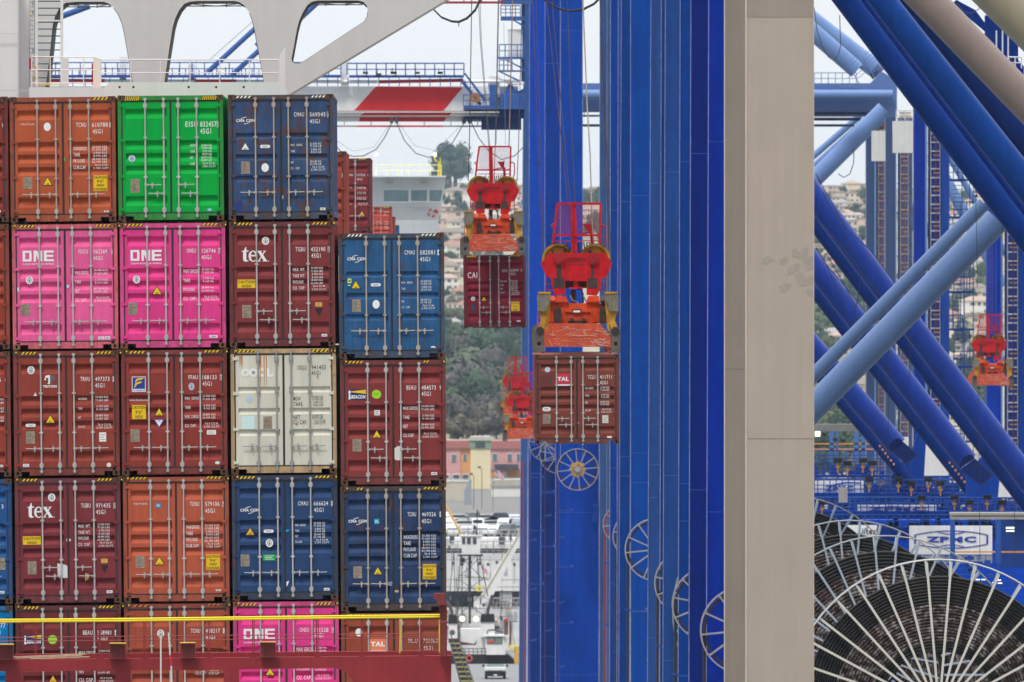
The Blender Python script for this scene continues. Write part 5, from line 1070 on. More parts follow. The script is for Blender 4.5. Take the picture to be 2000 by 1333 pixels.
def deck(cr, s, x0, x1, ytop, lamps, sign=None, seed=1):
    rr = random.Random(seed)
    m = MB(); m.pbox(x0, x1, ytop+26, ytop+30, s, 2.0, -1.0); m.pbox(x0, x1, ytop+58, ytop+84, s, 2.2, -.6); m.build('deck_beam', mDeck, cr)
    m = MB(); stanchion_rail(m, x0, x1, ytop, ytop+26, s, int((x1-x0)/12), .035, (.4, .7), -1.0); stanchion_rail(m, x0, x1, ytop+33, ytop+58, s, int((x1-x0)/14), .035, (.5,), -1.2); m.build('railing', mDeck2, cr)
    m = MB(); x = x0
    while x < x1:
        w = rr.uniform(4, 16); h = rr.uniform(5, 22)
        if rr.random() < .8: m.pbox(x, x+w, ytop+26-h, ytop+26, s, .7, rr.uniform(.2, 1.0))
        if rr.random() < .6: m.pbox(x, x+w*1.4, ytop+58-h*.9, ytop+58, s, .7, rr.uniform(.2, 1.0))
        if rr.random() < .7: m.ptube([(x, ytop+10+rr.random()*30), (x+rr.uniform(10, 40), ytop+10+rr.random()*34)], .8, s, 4, .1)
        x += rr.uniform(6, 18)
    m.build('deck_machinery', blue((34, 62, 138), 'machinery_blue', seed=60+seed), cr)
    for lx, ly in lamps:
        a = MB(); 
        for j in range(4): a.pbox(lx-8.5, lx+8.5, ly-5+j*2.6, ly-3.4+j*2.6, s, .35, -1.7)
        a.pbox(lx-7.5, lx+7.5, ly-4.5, ly+4.5, s, .3, -1.6); a = a.build('floodlight', flat('lamp_black', (30, 30, 34)), cr)
        b = MB(); b.pprism([(lx-5, ly+12), (lx, ly+8), (lx+5, ly+12), (lx, ly+17)], s, .1, -1.5); b.pbox(lx-1, lx+1, ly+5, ly+24, s, .08, -1.45); b.build('lamp_bracket', paint('bracket_orange', (236, 156, 40)), a)
deck(B4, 34.2, 1560, 1900, 902, [(1635, 899), (1654, 905), (1684, 899), (1702, 904.5)], seed=1)
deck(B3, 36.5, 1560, 2040, 937, [(1696, 936.5), (1753, 936.5), (1778, 944), (1811, 936.5), (1835, 944)], seed=2)
deck(B2, 39.5, 1560, 2040, 972, [(1798, 972), (1862, 971), (1892, 981), (1926, 971), (1955, 981), (1604, 981)], seed=3)
m = MB(); m.pbox(1560, 2040, 1016, 1110, 39.3, 2.4, .2); m.pbox(1560, 2040, 1110, 1250, 38.6, 2.0, 1.0); m.build('sill_beam', blue((14, 70, 186), 'sill_blue', seed=61), B2)
m = MB(); x = 1850
rr = random.Random(9)
for yy in range(1084, 1240, 13): m.ptube([(1700, yy), (2040, yy)], .7, 39.8, 4, -.5)
for xx in range(1700, 2040, 15): m.ptube([(xx, 1084), (xx, 1235)], .6, 39.8, 4, -.5)
for i in range(40): xx = rr.uniform(1700, 2020); yy = rr.uniform(1085, 1230); m.pbox(xx, xx+rr.uniform(4, 22), yy, yy+rr.uniform(3, 14), 39.6, .4, -.1)
m.build('pipe_gallery', blue((44, 78, 156), 'gallery_blue', seed=62), B2)
# signs
def crest(m, x0, x1, y0, y1, s, fr):
    cx, cy = (x0+x1)/2, (y0+y1)/2; w, h = (x1-x0)/2, (y1-y0)/2; t = w*.022
    def band(sg, bulge, inset, flatx):
        o = []; i = []
        for k in range(-12, 13):
            u = k/12*flatx; o.append((cx+u*w, cy-sg*(h*bulge(k/12)))); i.append((cx+u*w, cy-sg*(h*bulge(k/12)-h*inset)))
        m.pprism(o+i[::-1], s, .02, fr)
    for sg in (1, -1):
        band(sg, lambda q: .56+.42*(1-q*q), .09, .96)
        band(sg, lambda q: .60+.22*q*q+.02, .07, .36)
    for sg in (-1, 1): m.pprism([(cx+sg*w*.95, cy-h*.56), (cx+sg*w, cy-h*.5), (cx+sg*w, cy+h*.5), (cx+sg*w*.95, cy+h*.56)], s, .02, fr-.002)
    q = P(cx-w*.68, cy+h*.33, s); m.text('ZPMC', q.x, q.x+w*1.36/s, q.z, h*.66/s, q.y+fr-.003, .05)
M_sw = paint('sign_white', (234, 236, 240), .5, .03); M_sb = flat('sign_blue', (44, 66, 160))
m = MB(); m.pbox(1776, 1938, 1027, 1083, 39.6, .05, .0); m.pbox(1800, 1938, 1083, 1100, 39.5, .05, .1); m.mat(1); crest(m, 1785.5, 1930, 1036, 1072, 39.6, -.03)
for i, xx in enumerate((1822, 1842, 1862, 1888, 1906)): m.pbox(xx, xx+10, 1086, 1087.5, 39.6, .02, 0); m.pbox(xx, xx+10, 1091, 1092.5, 39.6, .02, 0); m.pbox(xx+4, xx+5.5, 1085, 1097, 39.6, .02, 0)
m.build('sign', [M_sw, M_sb], B2)
for cr, x0, x1, y0, y1, s in ((B2, 1674, 1828, 986, 1000, 39.5), (B3, 1591, 1686, 939, 962, 36.5)):
    m = MB(); m.pbox(x0, x1, y0, y1, s, .05, -.7); m.mat(1); m.pprism([(x0+30, y0+8), (x0+60, y0+2), (x0+90, y0+3), (x0+90, y0+5), (x0+60, y0+4.5), (x0+32, y0+10)], s, .02, -.73); q = P(x0+20, y1-2, s); m.text('ZPMC', q.x, q.x+(x1-x0-40)/s, q.z, (y1-y0)*.5/s, q.y-.73, .05); m.build('sign', [M_sw, M_sb], cr)
m = MB(); m.pbox(1645, 1713, 1026, 1060, 39.7, .05, -.02); m.mat(1); q = P(1676, 1044, 39.7); m.text('Liftech', q.x, q.x+42/39.7, q.z, 12/39.7, q.y-.05, .02); m.build('sign', [M_sw, M_blk], B2)
m = MB(); m.pbox(1637, 1654, 952, 981, 40.5, .3, -1.2); m.build('junction_box', paint('box_grey', (158, 154, 156), .6, .15, .05), B2)
CB = thing('gantry_cabin_frame', 'grey roofed frame on slim blue columns standing before the white crest sign', 'frame', P(1930, 1110, 41.5))
m = MB(); m.pbox(1857, 2060, 1002, 1007, 41.5, 2); m.pbox(1858, 2060, 1008, 1015, 41.5, 1.9, .05); m.build('roof_beam', paint('roof_grey', (150, 148, 146), .6, .1, .03), CB)
for x0, x1 in ((1856, 1865.5), (1945, 1955)): MB().pbox(x0, x1, 1015, 1100, 41.5, .3).build('column', blue((60, 92, 168), 'column_blue', seed=63), CB)
MB().pbox(1866, 1944, 1077, 1080, 41.5, .1).pbox(1956, 2040, 1077, 1080, 41.5, .1).build('handrail', paint('rail_orange', (206, 140, 70)), CB)
MB().pbox(1956, 2060, 1016, 1110, 41.0, .1, 1.5).build('back_panel', blue((40, 70, 140), 'panel_navy', seed=64), CB)
for y in (1031.5, 1037.5): MB()  .pbox(1965, 1981, y-1.5, y+1.3, 41.6, .2, -.1).build('lamp', glow('lamp_warm', (255, 240, 205), 1.5), CB)
for x, y in ((1909, 1132), (1920, 1132), (1950, 1133), (1941, 1138), (1952, 1139)):
    MB().pbox(x-4, x+4, y-1, y+.8, 39.9, .1, -.7).build('lamp', glow('lamp_warm', (255, 240, 205), 1.5), B2)
CF = thing('gantry_cabin_frame', 'grey roofed frame with orange handrails just right of the beige leg, one lit lamp', 'frame', P(1640, 905, 32))
m = MB(); m.pbox(1560, 1688, 829, 843, 32, 2); m.build('roof_beam', paint('roof_grey_dark', (116, 116, 116), .6, .1), CF)
for x0, x1 in ((1620, 1629), (1633, 1637), (1668, 1677), (1682, 1690)): MB().pbox(x0, x1, 843, 905, 32, .3).build('column', blue((90, 118, 176), 'column_pale', seed=65), CF)
MB().pbox(1560, 1715, 866, 868.5, 32, .1).pbox(1560, 1715, 876.5, 879.5, 32, .1).build('handrail', paint('rail_orange', (206, 140, 70)), CF)
m = MB(); stanchion_rail(m, 1560, 1720, 880, 903, 32, 12, .04, (.4, .7)); m.build('railing', mDeck2, CF)
MB().pbox(1592, 1602, 843, 853, 32.2, .2).build('lamp', glow('lamp_warm', (255, 240, 205), 1.5), CF)
for x, y in ((1609, 849), (1631, 859), (1646, 861)): MB().pbox(x-4, x+5, y-3, y+3, 32.3, .3).build('floodlight', flat('lamp_black', (30, 30, 34)), CF)
# thin ropes down in front of the braces
for i, (x0, y0, x1, y1, s) in enumerate(((1906, 385, 1909, 560, 50), (1958, 370, 1957, 690, 50), (1977, 370, 1982, 1100, 50), (1735, 690, 1736, 1080, 45), (1777, 660, 1775, 1080, 45), (1911, 760, 1914, 1100, 45))):
    cr = B1 if s == 50 else B2
    m = MB(); m.ptube([(x0, y0), (x1, y1)], .55, s, 4); m.pprism([(x0-5, y0-1), (x0+3, y0-6), (x0+4, y0+1)], s, .2); m.build('tie_rope', flat('rope_navy', (26, 30, 50)), cr)

# ---- the four big power-cable reels at the right
def big_reel(cr, cx, cy, r, nsp=38, first=False):
    SPM = M_spoke if first else M_spoke2
    s = 62*r/296; c = P(cx, cy, s); rr_ = r/s; y = c.y
    rim = MB(); rim.tube([(c.x+rr_*math.cos(t), y-.25, c.z+rr_*math.sin(t)) for t in [2*math.pi*i/72 for i in range(73)]], .024, 6)
    rim = rim.build('cable_reel', paint('reel_galv', (196, 192, 184), .5, .12, .02, .05) if first else paint('reel_galv_dull', (140, 138, 136), .5, .12, .02, .05), cr)
    k0, k1 = 116/296, 264/296; n = 24 if first else 20
    for i in range(n):
        ra = rr_*(k0+(k1-k0)*(i+.5)/n)
        m = MB(); T_ = [2*math.pi*j/96 for j in range(97)]
        m.tube([(c.x+ra*math.cos(t), y+.02, c.z+ra*math.sin(t)) for t in T_], rr_*(k1-k0)/n*.49, 8)
        m.build('cable_turn', M_coil if not (3 <= i <= 14) else M_coilw, rim)
    m = MB(); m.ring(c.x, c.z, rr_*k0, rr_*(k1-.004), y+.12, y+.5, 96); m.build('drum', M_coil, rim)
    for i in range(nsp):
        t = R(90-4.75+i*360/nsp); d = Vector((math.cos(t), 0, math.sin(t)))
        MB().bar(c+d*(.35 if first else rr_*.42)+Vector((0, -.3, 0)), c+d*rr_*.985+Vector((0, -.22, 0)), .074, .06).build('spoke', SPM, rim)
        if True: MB().bar(c+d*rr_*.885+Vector((0, .62, 0)), c+d*rr_*1.0+Vector((0, .9, 0)), .06, .05).bar(c+d*rr_*.985+Vector((0, -.25, 0)), c+d*rr_*.90+Vector((0, .6, 0)), .05, .05).build('rear_spoke', M_spoke2, rim)
    m = MB(); m.tube([(c.x+rr_*math.cos(t), y+.95, c.z+rr_*math.sin(t)) for t in [2*math.pi*i/72 for i in range(73)]], .014, 5); m.build('rear_rim', M_spoke2, rim)
    m = MB(); m.disc(c.x, c.z, .5 if first else .2, y-.36, y+.9, 20); m.build('hub', M_spoke2, rim)
M_coil = paint('black_cable', (30, 28, 28), .5, .3, .12, 0, scale=2, spec=.25, rustcol=(90, 84, 84))
M_coilw = paint('scuffed_brown_cable', (58, 40, 36), .5, .5, .72, 0, scale=2.4, spec=.25, rustcol=(150, 144, 146))
M_spoke = paint('spoke_galv', (196, 194, 186), .5, .08, 0, .05); M_spoke2 = paint('spoke_galv_blue', (146, 158, 172), .5, .1, 0, .05)
big_reel(cA, 1833.5, 1389, 296, first=True); big_reel(B1, 1729.6, 1318, 271); big_reel(B2, 1659.5, 1265, 248); big_reel(B3, 1542, 1197, 228)
# ------------------------------------------------------------------ spreaders (headblock, sheaves, guard cage, flippers)
def make_spreader(label, loc, group='red and orange container spreaders', yaw=0):
    U = 225.6
    def q(x, z): return ((x-897)/U, (1428-z)/U)
    t = thing('container_spreader', label, 'spreader', loc, group); t.rotation_euler = (0, 0, R(yaw))
    B = lambda m, n, mats: m.build(n, mats, t, local=True)
    red = paint('headblock_red', (180, 24, 34), .55, .3, .34, .25, scale=2.4, rustcol=(96, 30, 30), spec=.2); ora = paint('spreader_orange', (204, 76, 36), .6, .32, .32, .25, scale=2.4, rustcol=(112, 60, 40), spec=.2)
    orw = paint('scratched_orange', (196, 76, 44), .6, .3, .42, .1, scale=4, rustcol=(176, 160, 148)); gr = paint('flipper_grey', (120, 114, 100), .7, .4, .4, .2, scale=3)
    ye = paint('guide_yellow', (190, 138, 24), .6, .4, .45, .2, scale=3); dk = paint('greasy_black', (58, 50, 48), .6, .4, 0, .2, scale=3); cs = paint('end_casting', (98, 90, 84), .7, .4, .3, .2, scale=3)
    shv = paint('sheave_yellow', (176, 132, 24), .55, .35, .5, .1, scale=4, rustcol=(70, 50, 30))
    def bx(m, x0, x1, z0, z1, y0, y1): a = q(x0, z0); b = q(x1, z1); return m.box(a[0], b[0], y0, y1, b[1], a[1])
    HYc = 5.3
    # headblock body in the middle of the spreader
    m = MB(); pl = [q(*p) for p in ((720, 780), (1088, 780), (1135, 848), (1095, 938), (1062, 952), (1055, 1020), (1032, 1062), (968, 1058), (968, 966), (825, 964), (825, 1052), (757, 1060), (737, 1000), (733, 952), (700, 930), (662, 850))]
    m.prism(pl, HYc, HYc+.06); m.prism(pl, HYc+1.2, HYc+1.26); 
    for a, b in ((730, 800), (990, 1060)): bx(m, a, b, 800, 950, HYc+.06, HYc+1.2)
    B(m, 'headblock', red)
    for x in (787, 1012):
        m = MB(); c = q(x, 822); m.disc(c[0], c[1], .17, HYc-.08, HYc, 18); m.disc(c[0], c[1], .11, HYc-.12, HYc-.08, 14); B(m, 'sheave_boss', paint('boss_red', (150, 24, 36), .5, .3, .2))
    for a, b in ((745, 820), (972, 1036)):
        m = MB(); bx(m, a, b, 946, 1012, HYc-.015, HYc-.002); bx(m, a+22, b-22, 850, 946, HYc-.008, HYc-.002); B(m, 'grease_patch', dk)
    m = MB(); c = q(897, 825); m.ring(c[0], c[1], .052, .062, HYc-.01, HYc-.002, 24, sx=4.4); m.text('ZPMC', c[0]-.19, c[0]+.19, c[1]-.035, .07, HYc-.008, .02)
    for i in range(5): m.box(c[0]-.2+i*.09, c[0]-.145+i*.09, HYc-.006, HYc-.002, c[1]-.165, c[1]-.12)
    B(m, 'crest_lettering', flat('crest_dark', (96, 20, 34)))
    # sheaves
    for x, r in ((776, 105), (1022, 102)):
        c = q(x, 822); rr_ = r/U
        for dy in (.35, .85):
            m = MB(); m.ring(c[0], c[1], rr_*.84, rr_, HYc+dy, HYc+dy+.14, 30); m.ring(c[0], c[1], rr_*.3, rr_*.86, HYc+dy+.05, HYc+dy+.09, 30); m.disc(c[0], c[1], rr_*.3, HYc+dy-.02, HYc+dy+.16, 14)
            for i in range(8): tt = i*math.pi/4+.2; d = Vector((math.cos(tt), 0, math.sin(tt))); o_ = Vector((c[0], HYc+dy+.04, c[1])); m.bar(o_+d*rr_*.3, o_+d*rr_*.84, .03)
            m.mat(1); m.ring(c[0], c[1], rr_*.9, rr_*1.015, HYc+dy+.02, HYc+dy+.12, 30); m.ring(c[0], c[1], rr_*.8, rr_*.84, HYc+dy-.004, HYc+dy+.05, 30)
            for i in range(4): tt = i*math.pi/2+.6; m.disc(c[0]+rr_*.58*math.cos(tt), c[1]+rr_*.58*math.sin(tt), rr_*.11, HYc+dy+.03, HYc+dy+.052, 10)
            B(m, 'sheave', [shv, dk])
    m = MB(); c = q(755, 800); 
    # guard cage
    m = MB()
    def pipe(m, pts, w, y=HYc+.1):
        for i in range(len(pts)-1): a = q(*pts[i]); b = q(*pts[i+1]); m.bar((a[0], y, a[1]), (b[0], y, b[1]), w)
    pipe(m, [(742, 720), (775, 455), (1058, 455), (1052, 720)], .07); pipe(m, [(752, 664), (1058, 664)], .06); pipe(m, [(765, 700), (1056, 700)], .03)
    pipe(m, [(868, 445), (872, 780)], .055); pipe(m, [(884, 448), (890, 770)], .11, HYc+.16); pipe(m, [(905, 660), (1000, 640)], .04, HYc+.5); pipe(m, [(1000, 640), (1004, 720)], .1, HYc+.5)
    B(m, 'guard_frame', red)
    m = MB(); rr0 = random.Random(3)
    for (xa, xb, xa2, xb2) in ((782, 862, 772, 862), (905, 1052, 905, 1046)):
        for i in range(13): k = i/12; a = q(xa+(xb-xa)*k, 458); b = q(xa2+(xb2-xa2)*k, 660); m.bar((a[0], HYc+.1, a[1]), (b[0], HYc+.1, b[1]), .007)
        for i in range(20): z = 462+i*10; a = q(xa-6*(i/20), z); b = q(xb, z); m.bar((a[0], HYc+.1, a[1]), (b[0], HYc+.1, b[1]), .007)
    B(m, 'mesh_panel', paint('mesh_red', (150, 30, 50), .6, .2))
    m = MB(); m.prism([q(*p) for p in ((938, 588), (1000, 588), (1002, 655), (985, 655))], HYc+.3, HYc+.5); bx(m, 995, 1004, 575, 600, HYc+.3, HYc+.4); B(m, 'cable_basket', red)
    for sg in (0, 1):
        m = MB(); pts = ((745, 718), (760, 622), (748, 612), (736, 606), (737, 596), (748, 590), (766, 594)) if sg == 0 else ((1080, 735), (1092, 700), (1092, 612), (1086, 600), (1075, 596), (1062, 598))
        m.tube([(q(*p)[0], HYc+.3, q(*p)[1]) for p in pts], .022, 6); B(m, 'handrail', red)
        m = MB(); pts = ((738, 930), (698, 926), (694, 1020), (740, 1026)) if sg == 0 else ((1060, 930), (1092, 935), (1092, 1020), (1050, 1026))
        m.tube([(q(*p)[0], HYc+.2, q(*p)[1]) for p in pts], .02, 6); a = q(*pts[1]); b = q(*pts[2]); m.tube([(q(pts[0][0], 985)[0], HYc+.2, q(0, 985)[1]), (a[0], HYc+.2, q(0, 985)[1])], .02, 6); B(m, 'handrail', red)
    m = MB(); bx(m, 826, 966, 962, 1012, HYc+.3, HYc+.9); bx(m, 862, 896, 1020, 1110, HYc+.4, HYc+.6); m.tube([(q(*p)[0], HYc+.6, q(*p)[1]) for p in ((905, 1015), (930, 1022), (942, 1050), (944, 1110))], .03, 6); B(m, 'under_gear', dk)
    m = MB(); bx(m, 850, 940, 1004, 1016, HYc+.1, HYc+.3); bx(m, 880, 910, 965, 1010, HYc+.1, HYc+.2); B(m, 'locking_beam', red)
    m = MB()
    for k in range(5): x = 812+k*38; m.tube([(q(x, 780)[0], HYc+.2+.1*k, q(x, 780)[1]), (q(x+6, 730)[0], HYc+.3+.1*k, q(x+6, 730)[1]+.02*k), (q(x+22, 700)[0], HYc+.4, q(x, 712)[1]), (q(x+30, 780)[0], HYc+.5, q(x, 780)[1])], .018, 5)
    for k in range(4): x = 770+k*84; m.tube([(q(x, 1060)[0], 3+.2*k, q(x, 1060)[1]), (q(x+14, 1085)[0], 2.6, q(x, 1092)[1]), (q(x+40, 1070)[0], 2, q(x, 1100)[1]), (q(x+52, 1118)[0], 1.1, q(x, 1118)[1])], .022, 5)
    B(m, 'hydraulic_hose', dk)
    m = MB()
    for k in range(9): x = 742+k*40; c = q(x, 793); m.disc(c[0], c[1], .018, HYc-.012, HYc, 6)
    for k in range(6): c = q(772+k*48, 938); m.disc(c[0], c[1], .018, HYc-.012, HYc, 6)
    for (a, b) in ((690, 850), (708, 880), (1110, 850), (1092, 885)): c = q(a, b); m.disc(c[0], c[1], .026, HYc-.02, HYc, 6)
    o_ = B(m, 'bolt_heads', paint('boss_red', (150, 24, 36), .5, .3, .2)); o_['kind'] = 'stuff'
    # spreader main frame
    m = MB(); fr = [q(*p) for p in ((760, 1062), (822, 1062), (838, 1110), (950, 1110), (968, 1062), (1036, 1062), (1040, 1112), (1086, 1118), (1092, 1240), (704, 1240), (708, 1118), (742, 1110))]
    m.prism(fr, .9, 1.0); a = q(740, 1120); b = q(1055, 1235); m.box(a[0], b[0], 1.0, 11.2, b[1], a[1]); bx(m, 700, 745, 1168, 1232, .85, .92); bx(m, 1000, 1040, 1168, 1232, .85, .92); bx(m, 815, 980, 1160, 1166, .84, .9)
    bx(m, 742, 836, 1095, 1102, .8, .9); bx(m, 955, 1060, 1095, 1102, .8, .9); B(m, 'main_frame', ora)
    m = MB(); bx(m, 835, 960, 1222, 1240, .8, .9); bx(m, 848, 870, 1208, 1224, .75, .9); bx(m, 925, 950, 1208, 1224, .75, .9); B(m, 'hydraulic_unit', dk)
    m = MB(); bx(m, 862, 922, 1148, 1176, .84, .89); m.mat(1); bx(m, 870, 914, 1156, 1169, .83, .84); B(m, 'maker_plate', [flat('plate_dark', (50, 50, 60)), M_white])
    for a, b in ((748, 790), (1040, 1083)):
        m = MB(); c = q((a+b)/2, 1150); m.disc(c[0], c[1], .09, .6, .84, 14); bx(m, a, b, 1150, 1222, .62, .84); c = q((a+b)/2, 1222); m.disc(c[0], c[1], .09, .6, .84, 14); B(m, 'guide_roller', dk)
    for yy in (0, 11.7):
        m = MB(); m.prism([q(*p) for p in ((716, 1240), (1045, 1244), (1062, 1268), (1112, 1328), (680, 1328), (690, 1290), (712, 1262))], yy+.02, yy+.4); bx(m, 680, 1112, 1331, 1393, yy-.02, yy+.42); B(m, 'end_beam', orw)
        if yy == 0:
            rs = random.Random(8); m = MB()
            for i in range(60):
                x = rs.uniform(700, 1090); z = rs.uniform(1262, 1318) if i % 2 else rs.uniform(1338, 1386); an = rs.uniform(-.5, .5)+(1.2 if i % 5 == 0 else 0); L_ = rs.uniform(12, 90)
                p0 = q(x, z); p1 = q(min(1108, max(686, x+L_*math.cos(an))), min(1388 if i % 2 == 0 else 1324, max(1264 if i % 2 else 1335, z+L_*math.sin(an)))); yf = .012 if i % 2 else -.028
                m.bar((p0[0], yf, p0[1]), (p1[0], yf, p1[1]), rs.uniform(.003, .009), .004)
            o = B(m, 'scratch_marks', paint('scratch_white', (214, 204, 196), .6, .3)); o['kind'] = 'stuff'
        for a, b in ((612, 678), (1114, 1174)):
            m = MB(); x0, x1 = q(a, 0)[0], q(b, 0)[0]; zt, zb = q(0, 1262)[1], q(0, 1428)[1]; cx, cz = (x0+x1)/2, q(0, 1372)[1]
            m.prism([[(x0, zb), (x1, zb), (x1, zt-.1), (x1-.06, zt), (x0+.06, zt), (x0, zt-.1)], [(cx-.05, cz-.05), (cx+.05, cz-.05), (cx+.05, cz+.05), (cx-.05, cz+.05)]], yy-.04, yy+.08); m.box(x0, x1, yy+.08, yy+.4, zb, zt-.1); B(m, 'corner_housing', cs)
        for x in (670, 1108):
            m = MB(); c = q(x, 1424); m.tube([(c[0], yy+.1, c[1]+.1), (c[0], yy+.1, c[1]-.05)], .04, 8); m.box(c[0]-.05, c[0]+.05, yy+.03, yy+.18, c[1]-.02, c[1]+.05); B(m, 'twist_lock', ora)
    for sg in (-1, 1):
        mir = lambda p: q(p[0], p[1]) if sg < 0 else ((-q(p[0], p[1])[0]), q(p[0], p[1])[1])
        m = MB(); m.prism([mir(p) for p in ((640, 1036), (720, 1040), (722, 1076), (690, 1160), (634, 1160), (632, 1060))], -.1, .1); m.mat(1); m.prism([mir(p) for p in ((640, 1034), (722, 1034), (722, 1050), (640, 1046))], -.12, .12); B(m, 'flipper_guide', [gr, ye])
        m = MB(); m.prism([mir(p) for p in ((640, 1160), (700, 1150), (706, 1180), (690, 1240), (672, 1300), (645, 1300), (640, 1260), (656, 1220))], .0, .2); m.prism([mir(p) for p in ((706, 1080), (722, 1090), (700, 1290), (688, 1290))], .05, .15); B(m, 'flipper_arm', ye)
        c = mir((652, 1290)); m = MB(); m.disc(c[0], c[1], .12, -.06, .25, 14); m.disc(c[0], c[1], .05, -.09, -.06, 10); B(m, 'flipper_joint', dk)
        m = MB(); a = mir((732, 1075)); b = mir((720, 1112)); m.tube([(a[0], .6, a[1]), (b[0], .9, b[1])], .09, 8); m.box(min(mir((632, 0))[0], mir((640, 0))[0]), max(mir((632, 0))[0], mir((640, 0))[0]), .05, .3, q(0, 1300)[1], q(0, 1165)[1]); B(m, 'side_motor', ora if sg < 0 else dk)
    return t
sp1 = make_spreader('nearest red and orange spreader, holding the brown container in front of the blue legs', P(1128.5, 688.5, 67.7)+Vector((0, 0, 0)))
sp2 = dup(sp1, P(964.5, 498.5, 49.6)); sp2['label'] = 'grimy red and orange spreader holding the crimson container left of the blue legs'
sp3 = dup(sp1, P(1020, 862, 30.6)); sp3['label'] = 'empty spreader half hidden behind the brown hanging container'
sp4 = dup(sp1, P(1009, 815, 27.0)); sp4['label'] = 'farthest spreader, only its upper left peeping out above the half hidden one'
sp5 = dup(sp1, P(1940, 758, 33.0)); sp5['label'] = 'small bright red spreader hanging at the right edge of the picture between the blue tubes'
for s_, rot in ((sp2, .3), (sp1, 0), (sp3, -.6), (sp5, .5)): s_.rotation_euler.z = R(rot)
# hoist ropes
def rope(pts, s, r, rgb, label, grp):
    m = MB(); m.ptube([(p[0], p[1]) for p in pts], r, s, 5, 5.6)
    tag(m.build('hoist_rope', paint('rope_'+str(rgb[0]), rgb, .7, .3, .2, .2, scale=4)), label, 'rope', grp)
g1 = 'steel ropes holding the crimson container'; g2 = 'steel ropes holding the brown container'; g3 = 'thin ropes of the two far spreaders'; g4 = 'thin ropes above the small red spreader at the right'
for pts, r, c in (([(923, -60), (921.5, 0), (917, 280), (914.5, 352)], 1.0, (70, 66, 64)), ([(934, -20), (939, 80), (955, 280), (958, 340)], .7, (90, 86, 82)), ([(938, 0), (941, 80), (957, 280), (962, 340)], .6, (90, 86, 82)), ([(975, -60), (974, 0), (968, 280), (966, 345)], .9, (80, 76, 72)), ([(976.5, -60), (975, 0), (970, 280)], .5, (90, 86, 82)), ([(1021.5, -60), (1021, 0), (1014, 280), (1011, 352)], .8, (74, 70, 68)), ([(1003, -60), (1002, 0), (995, 285)], 1.2, (150, 120, 104)), ([(985, 40), (988, 280)], .4, (130, 136, 140))):
    rope(pts, 49.5, r, c, 'dark steel rope running from the picture top to the spreader of the crimson container', g1)
for pts, r, c in (([(1041, -60), (1042, 0), (1053, 280), (1062, 490)], .9, (84, 66, 74)), ([(1048, -60), (1049, 0), (1058, 280), (1063, 470)], .8, (84, 66, 74)), ([(1067, -60), (1070, 0), (1100, 280), (1112, 392), (1124, 490)], 1.0, (84, 70, 82)), ([(1077, -60), (1081, 0), (1106, 280), (1117, 392), (1128, 490)], .9, (84, 70, 82)), ([(1109, -60), (1111, 0), (1121, 280), (1126, 392)], 1.1, (76, 66, 72)), ([(1140, -60), (1142, 0), (1150, 200), (1156, 300), (1160, 440), (1164, 480)], 1.5, (170, 166, 160)), ([(1174, -60), (1176, 0), (1186, 280), (1194, 490)], 1.1, (74, 60, 62)), ([(1176, 0), (1189, 280), (1197, 490)], .7, (74, 60, 62))):
    rope(pts, 67.7, r, c, 'steel rope running from the picture top down to the nearest spreader', g2)
for pts in ([(995, 640), (993, 780)], [(1000, 640), (998, 780)], [(1003, 640), (1004, 720)], [(1012, 640), (1016, 740)]): rope(pts, 30, .5, (110, 106, 104), 'thin rope dropping from the crimson container level to the half hidden spreader', g3)
for x in (1937, 1941, 1945, 1952): rope([(x, 330), (x, 640)], 33, .5, (90, 70, 96), 'thin rope above the small red spreader at the right edge', g4)
# festoon cables in loops at the top of the picture
fc = flat('festoon_black', (38, 38, 44))
for pts, s, lab in (([(835, -14), (846, 18), (862, 34), (882, 42), (896, 43), (912, 36), (928, 20), (942, -8)], 52, 'thick black cable loop hanging at the picture top beside the slanting white plate'), ([(1050, -10), (1070, 6), (1092, 17), (1115, 22), (1140, 18), (1160, 8), (1176, -8)], 66, 'thick black cable loop hanging at the picture top across the bright blue leg')):
    t = thing('festoon_cable', lab, 'cable', P(*pts[3], s))
    for d in (0, 2.2, -1.6): MB().ptube([(x+d*.3, y+d*(.6 if d > 0 else .8)) for x, y in pts], 1.1 if d else 1.5, s, 6, .1*abs(d)).build('cable_strand', fc, t)
    MB().ptube([(pts[4][0], pts[4][1]-2), (pts[4][0], pts[4][1]+9)], .9, s, 4).build('cable_tie', fc, t)
for pts, s, lab in (([(1590, 15), (1596, 60), (1606, 90), (1618, 112), (1627, 118), (1637, 108), (1642, 90), (1640, 30)], 40, 'looped grey cable hanging just right of the beige leg near the picture top'), ([(1712, 310), (1720, 330), (1716, 300), (1668, 320), (1658, 345), (1645, 347), (1636, 338)], 38, 'thin cable loop hanging below the slanting pale tube'), ([(1870, 5), (1880, 22), (1896, 27), (1912, 18), (1918, 0)], 46, 'small dark cable loop between the two beige tubes at the top right')):
    if 'below' in lab: pts = [(1668, 290), (1667, 320), (1660, 340), (1648, 347), (1637, 340)]
    tag(MB().ptube(pts, .9, s, 6).build('festoon_cable', flat('festoon_grey', (70, 66, 70))), lab, 'cable')
